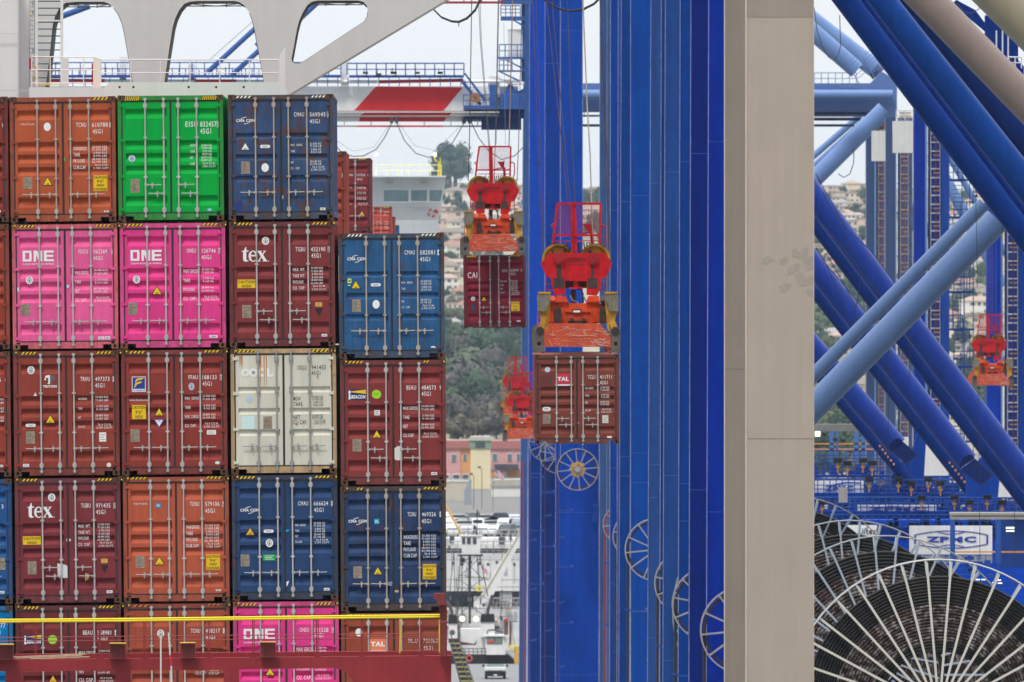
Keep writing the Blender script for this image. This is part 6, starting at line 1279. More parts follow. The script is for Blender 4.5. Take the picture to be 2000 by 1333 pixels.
# ------------------------------------------------------------------ ground, hill, houses, trees
def terr(x, D):
    t = [(0, -.02), (3000, -.02), (3300, 0.6), (3900, 4), (4500, 11), (5200, 27), (6000, 47), (6800, 70), (7600, 84), (8200, 88), (9500, 86), (14000, 60)]
    for i in range(len(t)-1):
        if t[i][0] <= D <= t[i+1][0]: k = (D-t[i][0])/(t[i+1][0]-t[i][0]); z = t[i][1]+(t[i+1][1]-t[i][1])*k; break
    else: z = 60
    if D > 3300: z += (math.sin(x*.021+D*.002)*2.4+math.sin(x*.047-D*.0031+1)*1.3)*min(1, (D-3300)/1200)
    if D > 6500: z -= 5.5*(1 if x > 120 else 0)*min(1, (D-6500)/700)
    return z
G = MB(); G.add([(-30000, -50, 0), (30000, -50, 0), (30000, 50000, 0), (-30000, 50000, 0)], [(0, 1, 2, 3)])
tag(G.build('ground', paint('quay_concrete', (104, 102, 98), .8, .15, 0, 0, scale=.05)), kind='structure')
m = MB(); a = [-4000, 0.004]; m.add([(-3000, -50, .004), (-12, -50, .004), (-12, 3050, .004), (-3000, 3050, .004)], [(0, 1, 2, 3)]); tag(m.build('harbour_water', paint('harbour_water', (70, 96, 104), .08, .2, 0, 0, scale=.1, spec=.8)), kind='structure')
m = MB(); m.pprism([(900, 1312), (1014, 1312), (1030, 1500), (900, 1500)], 21, .01); 
m = MB(); m.add([(-1.5, 700, .008), (6.3, 700, .008), (6.3, 1700, .008), (-1.5, 1700, .008)], [(0, 1, 2, 3)]); tag(m.build('quay_road', paint('asphalt', (118, 118, 120), .9, .12, 0, 0, scale=.5)), kind='structure')
m = MB(); NX, NY = 50, 90; X0, X1, Y0, Y1 = -900, 1300, 2950, 14000
for j in range(NY+1):
    for i in range(NX+1):
        x = X0+(X1-X0)*i/NX; y = Y0+(Y1-Y0)*(j/NY)**1.3; m.v.append((x, y, terr(x, y)))
for j in range(NY):
    for i in range(NX): a = j*(NX+1)+i; m.f.append((a, a+1, a+NX+2, a+NX+1)); m.m.append(0); m.sm.append(True)
hm = paint('dry_hillside', (140, 132, 112), .9, .5, .55, 0, scale=.03, rustcol=(96, 106, 84))
tag(m.build('hill', hm), kind='structure')
# houses
HB = []
def house_proto(w, d, floors, wall, roof, style, label, seed):
    rr = random.Random(seed); h = 3.0*floors
    t = thing('hillside_house', label, 'house', (0, 0, 0), 'houses on the hillside')
    wm = paint('house_wall', wall, .8, .08, 0, .05, scale=.3); rm = paint('house_roof', roof, .9, .2, 0, .1, scale=.5)
    m = MB(); m.box(-w/2, w/2, 0, d, -3, h); 
    if floors > 1 and style != 'plain': m.box(-w/2-1.2, -w*.1, -1.6, 0, h*.5-.15, h*.5+.1); m.box(-w/2-1.0, -w*.12, -1.6, -1.5, h*.5+.1, h*.5+.9)
    if style == 'wing': m.box(w/2, w/2+w*.35, 1, d, -3, h*.6)
    m.build('wall', wm, t, local=True)
    m = MB()
    if style == 'flat': m.box(-w/2-.4, w/2+.4, -.4, d+.4, h+.01, h+.5)
    else:
        rh = 1.9
        m.add([(-w/2-.6, -.6, h), (w/2+.6, -.6, h), (w/2+.6, d+.6, h), (-w/2-.6, d+.6, h), (-w/2+d*.35, d/2, h+rh), (w/2-d*.35, d/2, h+rh)], [(0, 1, 5, 4), (1, 2, 5), (2, 3, 4, 5), (3, 0, 4), (0, 3, 2, 1)])
        if style == 'wing': m.add([(w/2, .6, h*.6), (w/2+w*.4, .6, h*.6), (w/2+w*.4, d, h*.6), (w/2, d, h*.6), (w/2, d/2, h*.6+1.4), (w/2+w*.2, d/2, h*.6+1.4)], [(0, 1, 5, 4), (1, 2, 5), (2, 3, 4, 5), (3, 0, 4)])
    m.build('roof', rm, t, local=True)
    n = int(w/3.0)
    for f in range(floors):
        for i in range(n):
            if rr.random() < .2: continue
            x = -w/2+w*(i+.5)/n; ww = rr.choice((.6, .8, 1.1)); z = f*3+1.0
            MB().box(x-ww, x+ww, -.05, .02, z, z+1.35).build('window', paint('house_window', (84, 92, 100), .2, .3, 0, 0, spec=.8), t, local=True)
    return t
WC = [((226, 222, 214), 'white'), ((214, 200, 176), 'cream'), ((216, 206, 190), 'tan'), ((200, 204, 206), 'pale grey'), ((206, 186, 172), 'salmon'), ((186, 176, 160), 'beige')]
RC = [((150, 112, 96), 'terracotta'), ((150, 146, 142), 'grey'), ((128, 116, 108), 'brown'), ((170, 146, 134), 'faded pink')]
protos = []
for i in range(14):
    w_ = WC[i % 6]; r_ = RC[(i*3+i//4) % 4]; st = ('hip', 'flat', 'wing', 'plain')[(i+i//3) % 4]; fl = (1, 2, 2, 3)[(i*5+1) % 4]; ww = (11, 15, 9, 13, 18)[i % 5]
    lab = '%s %s house with %s %s roof on the hazy hillside' % (w_[1], ('one storey', 'two storey', 'three storey')[fl-1], r_[1], 'flat' if st == 'flat' else 'tiled')
    protos.append(house_proto(ww, 9, fl, w_[0], r_[0], st, lab, i))
def spot(px, py):      # the point of the hill seen at this pixel
    best = None
    for k in range(300):
        D = 3100+k*18; s = F/D; x = (px-VX)/s; z = terr(x, D); y = HY+(CAMH-z)*s
        if y <= py: return Vector((x, D, z)), s
    return None, None
rr = random.Random(11); nh = 0; used = []
zones = [((862, 1036), (372, 690), 110), ((1134, 1174), (350, 470), 10), ((1588, 1700), (368, 800), 74), ((1840, 1936), (400, 760), 46), ((1700, 1840), (420, 800), 14), ((540, 860), (400, 470), 6)]
first = set(); pts_used = []
for (xa, xb), (ya, yb), n in zones:
    tries = 0; c = 0
    while c < n and tries < n*30:
        tries += 1; px = rr.uniform(xa, xb); py = rr.uniform(ya, yb)
        p, s = spot(px, py)
        if p is None or any(abs(px-u[0]) < 18*(s/5) and abs(py-u[1]) < 8*(s/5) for u in pts_used): continue
        pts_used.append((px, py)); k = rr.randrange(14); c += 1
        o = protos[k] if k not in first else dup(protos[k], p)
        first.add(k); o.location = p; o.scale = (rr.uniform(.62, .95),)*3; o.rotation_euler.z = R(rr.uniform(-28, 28))
for k in range(14):
    if k not in first: protos[k].location = spot(900+k*5, 450+k*10)[0]
# trees
def crown_mesh(seed, h, w, n=520, dense=1.0, leaf=.55):
    rr = random.Random(seed); m = MB(); blobs = []
    for i in range(9): blobs.append((Vector((rr.uniform(-.34, .34)*w, rr.uniform(-.34, .34)*w, h*rr.uniform(.26, .84))), rr.uniform(.16, .3)*w))
    for i in range(n):
        b, r = rr.choice(blobs); d = Vector((rr.gauss(0, 1), rr.gauss(0, 1), rr.gauss(0, 1))).normalized(); p = b+d*r*rr.uniform(.7, 1.08)
        u = d.cross(Vector((rr.random(), rr.random(), rr.random()+.1))).normalized()*leaf*rr.uniform(.6, 1.5); v = d.cross(u).normalized()*leaf*rr.uniform(.5, 1.1)
        u = u+d*rr.uniform(-.3, .3)
        m.add([p-u-v, p+u-v*.6, p+u*.7+v, p-u*.8+v*.8], [(0, 1, 2, 3)])
    for b, r in blobs:   # inner mass
        q = bmesh.new(); bmesh.ops.create_icosphere(q, subdivisions=1, radius=r*.78); m.add([tuple(v.co*rr.uniform(.8, 1.1)+b) for v in q.verts], [tuple(v.index for v in f.verts) for f in q.faces]); q.free()
    return m
TK = []
for i, (h, w, rgb, lab) in enumerate(((13, 12, (66, 84, 62), 'broad dark green tree on the hazy hillside'), (10, 9, (90, 102, 70), 'rounded olive green tree between hillside houses'), (15, 11, (56, 74, 60), 'tall deep green tree on the hillside'), (8, 10, (104, 98, 82), 'low brownish grey bush on the hillside'), (12, 14, (92, 90, 84), 'wide grey leafless looking tree on the lower slope'))):
    t = thing('tree', lab, 'tree', (0, 0, 0), 'trees on the hillside')
    crown_mesh(i, h, w).build('crown', paint('foliage', rgb, .9, .5, .0, 0, scale=.4, seed=i, spec=.1), t, local=True)
    m = MB(); m.tube([(0, 0, -1), (.1, 0, h*.35), (0, .1, h*.65)], .4, 7, .16)
    for k in range(5): a_ = k*1.26; m.tube([(0, 0, h*(.3+.05*k)), (math.cos(a_)*w*.2, math.sin(a_)*w*.2, h*(.55+.04*k))], .16, 5, .05)
    m.build('trunk', paint('bark', (96, 80, 66), .9, .3), t, local=True); TK.append(t)
pt = thing('palm_tree', 'feathery palm tree on the hazy slope', 'tree', (0, 0, 0), 'palm trees on the hillside')
m = MB(); rr2 = random.Random(4)
for k in range(26):
    a_ = k*2.4; e_ = rr2.uniform(-.2, 1.2); L_ = 3.4; prev = None
    for j in range(6):
        u = j/5; p = Vector((math.cos(a_)*L_*u*math.cos(e_), math.sin(a_)*L_*u*math.cos(e_), 10+L_*u*math.sin(e_)-2.2*u*u)); 
        if prev is not None:
            sd_ = Vector((-math.sin(a_), math.cos(a_), 0))*(.55*(1-u*.5)); dr = Vector((0, 0, -.35)); m.add([prev, p, p+sd_+dr, prev+sd_+dr], [(0, 1, 2, 3)]); m.add([prev, p, p-sd_+dr, prev-sd_+dr], [(0, 1, 2, 3)])
        prev = p
m.build('crown', paint('palm_foliage', (90, 104, 78), .8, .3, 0, 0), pt, local=True); MB().tube([(0, 0, -1), (.2, 0, 5), (0, 0, 10)], .25, 7, .18).build('trunk', paint('bark', (96, 80, 66), .9, .3), pt, local=True)
firstt = set(); rr = random.Random(21)
def put_tree(k, px, py, sc=1.0):
    p, s = spot(px, py)
    if p is None: return
    src = pt if k == 5 else TK[k]
    o = src if k not in firstt else dup(src, p, sc); firstt.add(k); o.location = p; o.scale = (sc,)*3; o.rotation_euler.z = rr.uniform(0, 6.28)
for (xa, xb), (ya, yb), n, ks, sc in [((862, 1036), (375, 700), 95, (0, 1, 2, 3), .55), ((862, 1000), (705, 835), 34, (0, 4, 4, 1, 3, 2), .9), ((862, 1036), (690, 760), 14, (0, 2, 0), 1.0), ((1134, 1174), (350, 480), 10, (0, 1, 2), .9), ((1588, 1700), (375, 560), 55, (0, 1, 2, 3), .6), ((1588, 1700), (560, 835), 36, (0, 1, 1, 2, 3), .9), ((1840, 1936), (400, 850), 36, (0, 1, 2), .8), ((1588, 1720), (836, 862), 24, (0, 1, 3), .7), ((1700, 1840), (420, 850), 18, (0, 1), .8), ((780, 868), (398, 440), 5, (0, 2), .8), ((868, 900), (352, 372), 8, (0, 2), 1.5), ((1600, 1696), (362, 372), 10, (0, 1), 1.0), ((1140, 1170), (345, 360), 4, (0,), 1.1)]:
    for i in range(n): put_tree(rr.choice(ks), rr.uniform(xa, xb), rr.uniform(ya, yb), sc*rr.uniform(.7, 1.2))
for i in range(26): put_tree(rr.choice((3, 4, 3)), rr.uniform(862, 1036), rr.uniform(838, 862), rr.uniform(.5, .8))
for i in range(40):
    k = rr.choice((0, 1, 2, 3)); D_ = rr.uniform(2500, 3050); o = dup(TK[k], (0, 0, 0)); o.location = ((rr.uniform(1585, 1730)-VX)*D_/F, D_, 0); o.scale = (rr.uniform(.35, .7),)*3; o.rotation_euler.z = rr.uniform(0, 6)
for px, py in ((915, 745), (925, 760), (900, 770), (885, 800), (1000, 400), (1610, 640), (1604, 655), (1880, 690)): put_tree(5, px, py, 1.0)
# ---- the far waterfront street: coloured buildings, wall, parked cars
def Zp(x, y): return (860+x/3.3333, 630+y/3.3333)
def bldg(name, label, parts, s, cat='building', base=None):
    t = thing(name, label, cat, P(*base, s))
    return t
s1 = 10.6
def wall_with(t, x0, x1, y0, y1, s, mat, wins, d=8, frnt=0, wm=None):
    m = MB(); m.pbox(x0, x1, y0, y1, s, d, frnt); w = m.build('wall', mat, t)
    for (a, b, c, e) in wins:
        f = MB(); f.pbox(a-.8, b+.8, c-.8, e+.8, s, .1, frnt-.1); f = f.build('window', M_sw, t)
        g = MB(); g.pbox(a, b, c, e, s, .05, frnt-.16); g.build('pane', glassm('street_glass', (96, 120, 126)), f)
pk = paint('pink_stucco', (214, 158, 158), .8, .06, 0, .08, scale=.2); orr = paint('orange_stucco', (222, 158, 98), .8, .08, 0, .08, scale=.2); grn = paint('green_trim', (130, 156, 130), .7, .1); crm = paint('cream_tower', (232, 214, 178), .8, .05, 0, .06, scale=.2)
b1 = thing('waterfront_building', 'pink and orange building with reddish roof left of the cream tower', 'building', P(890, 990, s1))
wall_with(b1, 862, 899, 874, 990, s1, pk, [(882, 891, 888, 902)]); wall_with(b1, 899, 919, 872, 990, s1, orr, [(905, 911, 888, 900)], frnt=.3)
MB().pprism([(860, 877), (864, 861), (919, 861), (922, 875)], s1, 9, -.4).build('roof', paint('salmon_roof', (176, 112, 108), .8, .12), b1)
b2 = thing('waterfront_building', 'pink building with orange lower storey and white garage doors right of the cream tower', 'building', P(990, 990, s1))
wall_with(b2, 957, 1040, 876, 918, s1, pk, [(962, 971, 887, 901), (991, 1000, 887, 901), (1009, 1016, 887, 901)]); MB().pbox(957, 1040, 918, 942, s1, 6, .2).build('lower_wall', orr, b2); MB().pbox(979, 990, 921, 932, s1, .1, 0).build('notice_board', M_sw, b2)
MB().pprism([(956, 877), (958, 862), (1040, 860), (1042, 877)], s1, 9, -.4).build('roof', paint('salmon_roof', (176, 112, 108), .8, .12), b2); MB().pbox(966, 1012, 907, 918, s1, 1.5, -1.6).build('awning', paint('awning_dark', (74, 66, 78), .8), b2)
b3 = thing('waterfront_building', 'tall blank cream tower with a green band and small dark window under its roof', 'tower', P(938, 990, s1+.6))
MB().pbox(919, 958, 876, 1015, s1+.6, 8).build('wall', crm, b3); MB().pbox(917, 960, 860, 876, s1+.6, 8.4, -.2).build('band', grn, b3); MB().pprism([(913, 861), (920, 853), (957, 853), (965, 861)], s1+.6, 9, -.4).build('roof', paint('pale_roof', (190, 186, 178), .8), b3); MB().pbox(928.5, 947, 864, 874, s1+.6, .1, -.35).build('window', glassm('dark_glass', (70, 76, 84)), b3)
b4 = thing('waterfront_building', 'low white shed with long grey roof beside the flagpole', 'shed', P(1000, 1000, 11.6))
MB().pbox(960, 1045, 948, 1003, 11.6, 6).build('wall', paint('shed_white', (226, 226, 224), .7, .05, 0, .08, scale=.3), b4); MB().pprism([(956, 950), (962, 938), (1045, 936), (1045, 950)], 11.6, 7, -.3).build('roof', paint('shed_roof', (178, 176, 166), .7, .1), b4)
b5 = thing('waterfront_building', 'long pale grey wall and boxy trailers left of the cream tower', 'wall', P(890, 1005, 11.8))
MB().pbox(858, 921, 942, 1003, 11.8, 1.2).build('wall', paint('block_wall', (196, 188, 174), .8, .1, 0, .1, scale=.3), b5); MB().pbox(858, 921, 938.5, 942, 11.8, 1.5, -.1).build('coping', paint('coping', (214, 210, 200), .8), b5)
for i, (x0, x1) in enumerate(((864, 878), (883, 899), (902, 916))):
    t = thing('parked_van', ['white', 'pale grey', 'silver'][i]+' boxy van with dark windows behind the long wall, '+['leftmost', 'middle', 'rightmost'][i], 'van', P((x0+x1)/2, 940, 11.6)); MB().pbox(x0, x1, 926, 940, 11.5, 2).build('body', paint('van_body', [(226, 226, 226), (206, 206, 208), (186, 188, 192)][i], .5), t); MB().pbox(x0+2, x1-2, 928, 934, 11.5, .1, -.12).build('window', glassm('dark_glass', (70, 76, 84)), t)
tag(MB().pprism([(906, 960), (918, 935), (921, 938), (921, 1012), (908, 1012)], 12, .4).build('leaning_panel', paint('grey_panel', (150, 156, 166), .7, .1)), 'grey slanting panel at the foot of the cream tower', 'panel')
for x, y0, lab in ((922.5, 930, 'left of two slim double headed lamp posts in front of the cream tower'), (938, 917, 'right of two slim double headed lamp posts in front of the cream tower')):
    t = thing('street_lamp', lab, 'street lamp', P(x, 1005, 12.2)); MB().ptube([(x-5 if x < 930 else x-1, y0-4), (x+3, y0), (x+3, 1005)], .7, 12.2, 5).build('pole', flat('lamp_pole', (100, 92, 84)), t); MB().pbox(x-5, x+1, y0-6, y0-2, 12.2, .3).build('lamp_head', flat('lamp_pole', (100, 92, 84)), t)
def usflag(px, py, w, h, s, label, pole):
    t = thing('flagpole', label, 'flag', P(pole[0], pole[2], s)); MB().ptube([(pole[0], pole[1]), (pole[0], pole[2])], .7, s, 5).build('pole', flat('flag_pole', (120, 110, 100)), t)
    m = MB(); n = 13; a = R(-34)
    for i in range(n):
        m.mat(i % 2)
        for j in range(10):
            def pt_(u, v): X_ = u*w; Y_ = v*h+math.sin(u*9)*1.0; return (px+X_*math.cos(a)-Y_*math.sin(a)*.4, py-X_*math.sin(a)+Y_)
            c4 = [pt_(j/10, i/n), pt_((j+1)/10, i/n), pt_((j+1)/10, (i+1)/n), pt_(j/10, (i+1)/n)]
            vs = [P(*c_, s)+Vector((0, -.2+math.sin((j+(k_ in (1, 2)))*1.2)*.12, 0)) for k_, c_ in enumerate(c4)]
            if j < 4 and i < 7: m.mat(2)
            else: m.mat(i % 2)
            m.add(vs, [(0, 1, 2, 3)])
    m.build('flag', [flat('flag_red', (190, 90, 104)), flat('flag_white', (226, 220, 224)), flat('flag_blue', (120, 124, 160))], t)
usflag(963.5, 913, 24, 16, 12.3, 'flagpole flying a striped flag in front of the white shed', (963, 905, 1015))
# parked cars
def car(label, loc, body, rot, suv=False):
    t = thing('parked_car', label, 'car', loc, 'cars parked along the far waterfront'); t.rotation_euler = (0, 0, R(rot))
    bm_ = paint('car_paint', body, .25, .05, 0, 0, spec=.6); h = 1.75 if suv else 1.45
    prof = [(-2.25, .35), (-2.25, .8), (-1.5, .95), (-.85, h*.97), (.9, h), (1.7, .98), (2.2, .9), (2.25, .35)]
    m = MB(); m.prism(prof, -.85, .85); m.build('body', bm_, t, local=True)
    m = MB(); m.prism([(-1.35, .98), (-.82, h*.93), (.85, h*.95), (1.5, .98)], -.86, .861); m.add([(-1.47, -.72, .99), (-1.47, .72, .99), (-.9, .66, h*.93), (-.9, -.66, h*.93)], [(0, 1, 2, 3)]); m.build('window', glassm('car_glass', (60, 70, 80)), t, local=True)
    for x in (-1.4, 1.4):
        for y in (-.88, .7): m = MB(); m.disc(x, .32, .32, y, y+.18, 12); m.build('wheel', M_rubber, t, local=True)
    return t
cols = [((226, 228, 230), 'white'), ((176, 180, 186), 'silver'), ((110, 118, 130), 'slate grey'), ((206, 208, 210), 'pale grey'), ((64, 66, 74), 'charcoal'), ((214, 216, 218), 'off white')]
i = 0
for row, (y, s) in enumerate(((1010, 13.3), (1022, 13.6), (1034, 14.0))):
    for j in range(6):
        x = 868+j*27+row*9+rr.uniform(-3, 3)
        if x > 1016: continue
        cc = cols[(i*5+row) % 6 if i % 3 else 0]; s_ = s; base = P(x, HY+CAMH*s_, s_)
        base = P(x, y+14, s_)
        car(cc[1]+' car in the '+('back', 'middle', 'front')[row]+' row of the waterfront car park, '+('first', 'second', 'third', 'fourth', 'fifth', 'sixth')[j]+' from its left', base, cc[0], rr.choice((0, 12, 90, 75, 100)), i % 2 == 0); i += 1
m = MB(); m.pbox(860, 1040, 1046, 1090, 13.0, 40); tag(m.build('car_park_deck', paint('deck_concrete', (186, 180, 170), .8, .15, 0, .1, scale=.2)), 'pale concrete terrace carrying the parked cars above the boats', 'terrace')
# fix: terrace top meets the wheels
# ---- boats and vessels in front of it
def Z8(x, y): return (860+x/3.775, 980+y/3.775)
sv = 19.5
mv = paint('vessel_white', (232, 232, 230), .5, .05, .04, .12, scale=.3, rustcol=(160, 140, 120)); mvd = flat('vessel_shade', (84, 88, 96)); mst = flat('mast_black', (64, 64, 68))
V1 = thing('moored_vessel', 'big white moored vessel with railings and dark deck band filling the gap behind the mast', 'vessel', P(950, 1240, sv))
m = MB(); m.pbox(858, 1020, 1082, 1155, sv, 6); m.pbox(858, 1020, 1186, 1300, sv, 6, .3); m.pbox(858, 1020, 1052, 1072, sv, 5, 2); m.build('hull', mv, V1)
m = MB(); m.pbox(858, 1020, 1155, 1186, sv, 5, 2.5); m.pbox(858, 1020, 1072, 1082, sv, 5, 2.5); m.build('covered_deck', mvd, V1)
m = MB(); m.pbox(976, 1000, 1158, 1186, sv, 1, .5); m.pbox(925, 960, 1165, 1186, sv, 1, .5); m.pbox(940, 1014, 1168, 1170, sv, .2, 0); m.build('deck_house', mv, V1)
m = MB(); stanchion_rail(m, 860, 1020, 1036, 1052, sv, 12, .05, (.5,), 2); stanchion_rail(m, 860, 1020, 1058, 1072, sv, 14, .05, (.5,), .5); stanchion_rail(m, 955, 1020, 1168, 1186, sv, 8, .05, (.5,), 0); stanchion_rail(m, 860, 1020, 1068, 1083, sv, 14, .04, (.5,), -.4)
m.build('railing', flat('rail_grey', (160, 160, 160)), V1)
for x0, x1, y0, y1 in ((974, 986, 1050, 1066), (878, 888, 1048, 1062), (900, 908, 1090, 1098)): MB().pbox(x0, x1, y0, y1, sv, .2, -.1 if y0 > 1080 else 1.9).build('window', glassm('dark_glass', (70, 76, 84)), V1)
for i_ in range(9):
    x = 866+i_*17; MB().pbox(x, x+5, 1096+(i_ % 3)*2, 1101+(i_ % 3)*2, sv, .1, -.05).build('porthole', mvd, V1)
for x0, x1, y0, y1 in ((912, 919, 1110, 1128), (984, 991, 1104, 1124), (900, 906, 1200, 1216), (1004, 1010, 1196, 1214)): MB().pbox(x0, x1, y0, y1, sv, .1, -.05 if y0 < 1180 else .25).build('door', flat('door_grey', (170, 172, 176)), V1)
m = MB()
for y in (1093, 1132, 1146, 1204): m.pbox(858, 1020, y, y+.8, sv, .05, -.03 if y < 1180 else .27)
for x in range(870, 1016, 22): m.pbox(x, x+.7, 1084, 1154, sv, .05, -.03)
m.build('hull_seam', flat('rail_grey', (160, 160, 160)), V1)
m = MB()
for i_ in range(34):
    x = rr.uniform(864, 1010); y = rr.uniform(1036, 1240); m.ptube([(x, y), (x+rr.choice((0, 0, rr.uniform(-14, 14))), y+rr.uniform(12, 46))], .45, sv, 4, -.8)
for x0, x1, y in ((868, 905, 1215), (868, 930, 1186), (960, 1012, 1188), (870, 940, 1226), (985, 1012, 1214), (868, 1012, 1160)): m.ptube([(x0, y), (x1, y)], .7, sv, 4, -.8)
m.build('rigging', mst, V1)
for i_ in range(22): x = rr.uniform(864, 1008); y = rr.uniform(1188, 1235); MB().pbox(x, x+rr.uniform(3, 12), y, y+rr.uniform(2, 9), sv, .5, -.4).build('deck_fitting', rr.choice((mvd, mst, flat('fitting_tan', (176, 160, 140)), flat('rail_grey', (160, 160, 160)))), V1)
for i_ in range(46): x = rr.uniform(862, 1012); y = rr.choice((rr.uniform(1036, 1080), rr.uniform(1160, 1186), rr.uniform(1188, 1240))); MB().pbox(x, x+rr.uniform(2, 8), y, y+rr.uniform(3, 12), sv, .6, rr.uniform(-.3, 1.5)).build('deck_fitting', rr.choice((mv, mvd, flat('fitting_tan', (176, 160, 140)), flat('rail_grey', (160, 160, 160)))), V1)
m = MB(); m.pprism([Z8(*p) for p in ((578, 235), (585, 300), (390, 690), (300, 760), (288, 700))], sv+.6, .6, -.5); m.mat(1); m.pprism([Z8(*p) for p in ((575, 238), (581, 236), (300, 720), (292, 712))], sv+.6, .1, -.62); m.build('crane_boom', [mv, paint('boom_edge', (214, 206, 176))], V1)
tag(MB().ptube([Z8(40, 30), Z8(160, 250)], 2.6, 20.5, 6).build('crane_jib', paint('jib_yellow', (232, 178, 96), .6, .1)), 'slanting yellow jib just right of the dark navy container', 'jib')
T1 = thing('lattice_mast', 'dark lattice mast with a small white lookout cabin on top', 'mast', P(926, 1235, 21.3)); sm_ = 21.3
m = MB()
lg4 = [((150, 395), (115, 900)), ((215, 395), (222, 900)), ((290, 395), (350, 700)), ((160, 395), (160, 900)), ((270, 395), (300, 760))]
for a, b in lg4: m.ptube([Z8(*a), Z8(*b)], 1.0, sm_, 5)
for a, b in (((150, 440), (290, 400)), ((150, 400), (300, 560)), ((140, 560), (360, 560)), ((135, 540), (360, 575)), ((130, 560), (290, 420)), ((125, 700), (330, 560)), ((135, 570), (345, 720)), ((118, 860), (340, 640)), ((120, 700), (350, 860)), ((118, 790), (360, 790)), ((120, 640), (330, 640))): m.ptube([Z8(*a), Z8(*b)], .6, sm_, 4)
m.pbox(Z8(208, 0)[0], Z8(226, 0)[0], Z8(0, 395)[1], Z8(0, 900)[1], sm_, .5)
for a, b in (((100, 370), (112, 900)), ((100, 370), (60, 780)), ((118, 560), (150, 1320)), ((60, 330), (100, 375)), ((150, 365), (60, 370))): m.ptube([Z8(*a), Z8(*b)], .7, sm_, 4, -.3)
m.build('lattice', mst, T1)
m = MB(); m.pbox(Z8(130, 0)[0], Z8(315, 0)[0], Z8(0, 390)[1], Z8(0, 402)[1], sm_, 2, -.6); m.build('platform', mst, T1)
m = MB(); m.pprism([Z8(*p) for p in ((152, 255), (298, 255), (292, 395), (160, 395))], sm_, 1.6); m.pbox(Z8(140, 0)[0], Z8(305, 0)[0], Z8(0, 248)[1], Z8(0, 256)[1], sm_, 1.8, -.1); cab = m.build('lookout_cabin', mv, T1)
for x0, x1 in ((160, 183), (196, 224), (240, 266)): a_ = Z8(x0, 265); b_ = Z8(x1, 312); MB().pbox(a_[0], b_[0], a_[1], b_[1], sm_, .05, -.06).build('window', glassm('dark_glass', (70, 76, 84)), cab)
m = MB()
for x in (175, 205, 262, 290): m.ptube([Z8(x, 255), Z8(x, 255-40-(x % 7)*12)], .5, sm_, 4)
m.pbox(Z8(240, 0)[0], Z8(310, 0)[0], Z8(0, 135)[1], Z8(0, 160)[1], sm_, .5); m.ptube([Z8(272, 60), Z8(272, 250)], 1, sm_, 5); m.ptube([Z8(255, 110), Z8(280, 70), Z8(292, 100), Z8(275, 112)], 1.2, sm_, 5); m.build('antenna', mst, T1)
a_ = P(*Z8(285, 640), sm_); m = MB(); m.ring(a_.x, a_.z, .12, .3, a_.y-.4, a_.y-.3, 14, 0, 300); tag(m.build('life_ring', flat('ring_yellow', (246, 206, 40))), 'yellow life ring hanging on the lattice mast', 'life ring')
usflag(*Z8(300, 470), 14, 12, 21.5, 'small striped flag flying in front of the white vessel by the mast', (Z8(318, 0)[0], Z8(0, 455)[1], Z8(0, 560)[1]))
T2 = thing('tugboat', 'white tugboat with black topped funnels and reddish wheelhouse windows above the pickup truck', 'boat', P(955, 1300, 21.6)); st_ = 21.6
m = MB(); m.pprism([Z8(*p) for p in ((60, 1130), (500, 1130), (545, 1170), (545, 1200), (60, 1200))], st_, 5, 1); m.build('hull', flat('hull_black', (44, 42, 48)), T2)
m = MB(); m.pprism([Z8(*p) for p in ((333, 992), (472, 992), (478, 1130), (333, 1130))], st_, 3); m.pbox(Z8(150, 0)[0], Z8(340, 0)[0], Z8(0, 940)[1], Z8(0, 1130)[1], st_, 2.5, 1.5); m.pbox(Z8(325, 0)[0], Z8(505, 0)[0], Z8(0, 985)[1], Z8(0, 995)[1], st_, 3.4, -.2); wh = m.build('wheelhouse', mv, T2)
for i_, (x0, x1) in enumerate(((346, 397), (405, 455))):
    a_ = Z8(x0, 1002); b_ = Z8(x1, 1046); f = MB().pbox(a_[0]-.8, b_[0]+.8, a_[1]-.8, b_[1]+.8, st_, .05, -.05).build('window', mvd, T2); g = MB(); g.pbox(a_[0], b_[0], a_[1], b_[1], st_, .03, -.09); g.mat(1); 
    if i_ == 0: g.pbox(a_[0]+1, b_[0]-1, a_[1]+6, b_[1]-1, st_, .02, -.12)
    g.build('pane', [glassm('tug_glass', (120, 130, 120)), flat('seat_red', (206, 70, 66))], f)
for x0, x1, y0, y1, yb in ((298, 400, 830, 885, 1000), (60, 125, 835, 895, 1010)):
    m = MB(); a_ = Z8(x0, y1); b_ = Z8(x1, yb); m.pbox(a_[0], b_[0], a_[1], b_[1], st_, 2); fn = m.build('funnel', mv, T2); m = MB(); a_ = Z8(x0-4, y0); b_ = Z8(x1+4, y1+4); m.pprism([(a_[0]+2, a_[1]), (b_[0]-2, a_[1]), (b_[0], b_[1]), (a_[0], b_[1])], st_, 2.2, -.1); m.build('funnel_top', flat('funnel_black', (42, 40, 46)), fn)
m = MB(); m.ptube([Z8(348, 870), Z8(350, 800), Z8(372, 740), Z8(384, 690)], 3.2, st_, 8, .6); m.ptube([Z8(86, 870), Z8(86, 810), Z8(60, 760), Z8(40, 740)], 3.0, st_, 8, .6); m.build('exhaust_pipe', paint('exhaust', (92, 78, 84), .6, .2), T2)
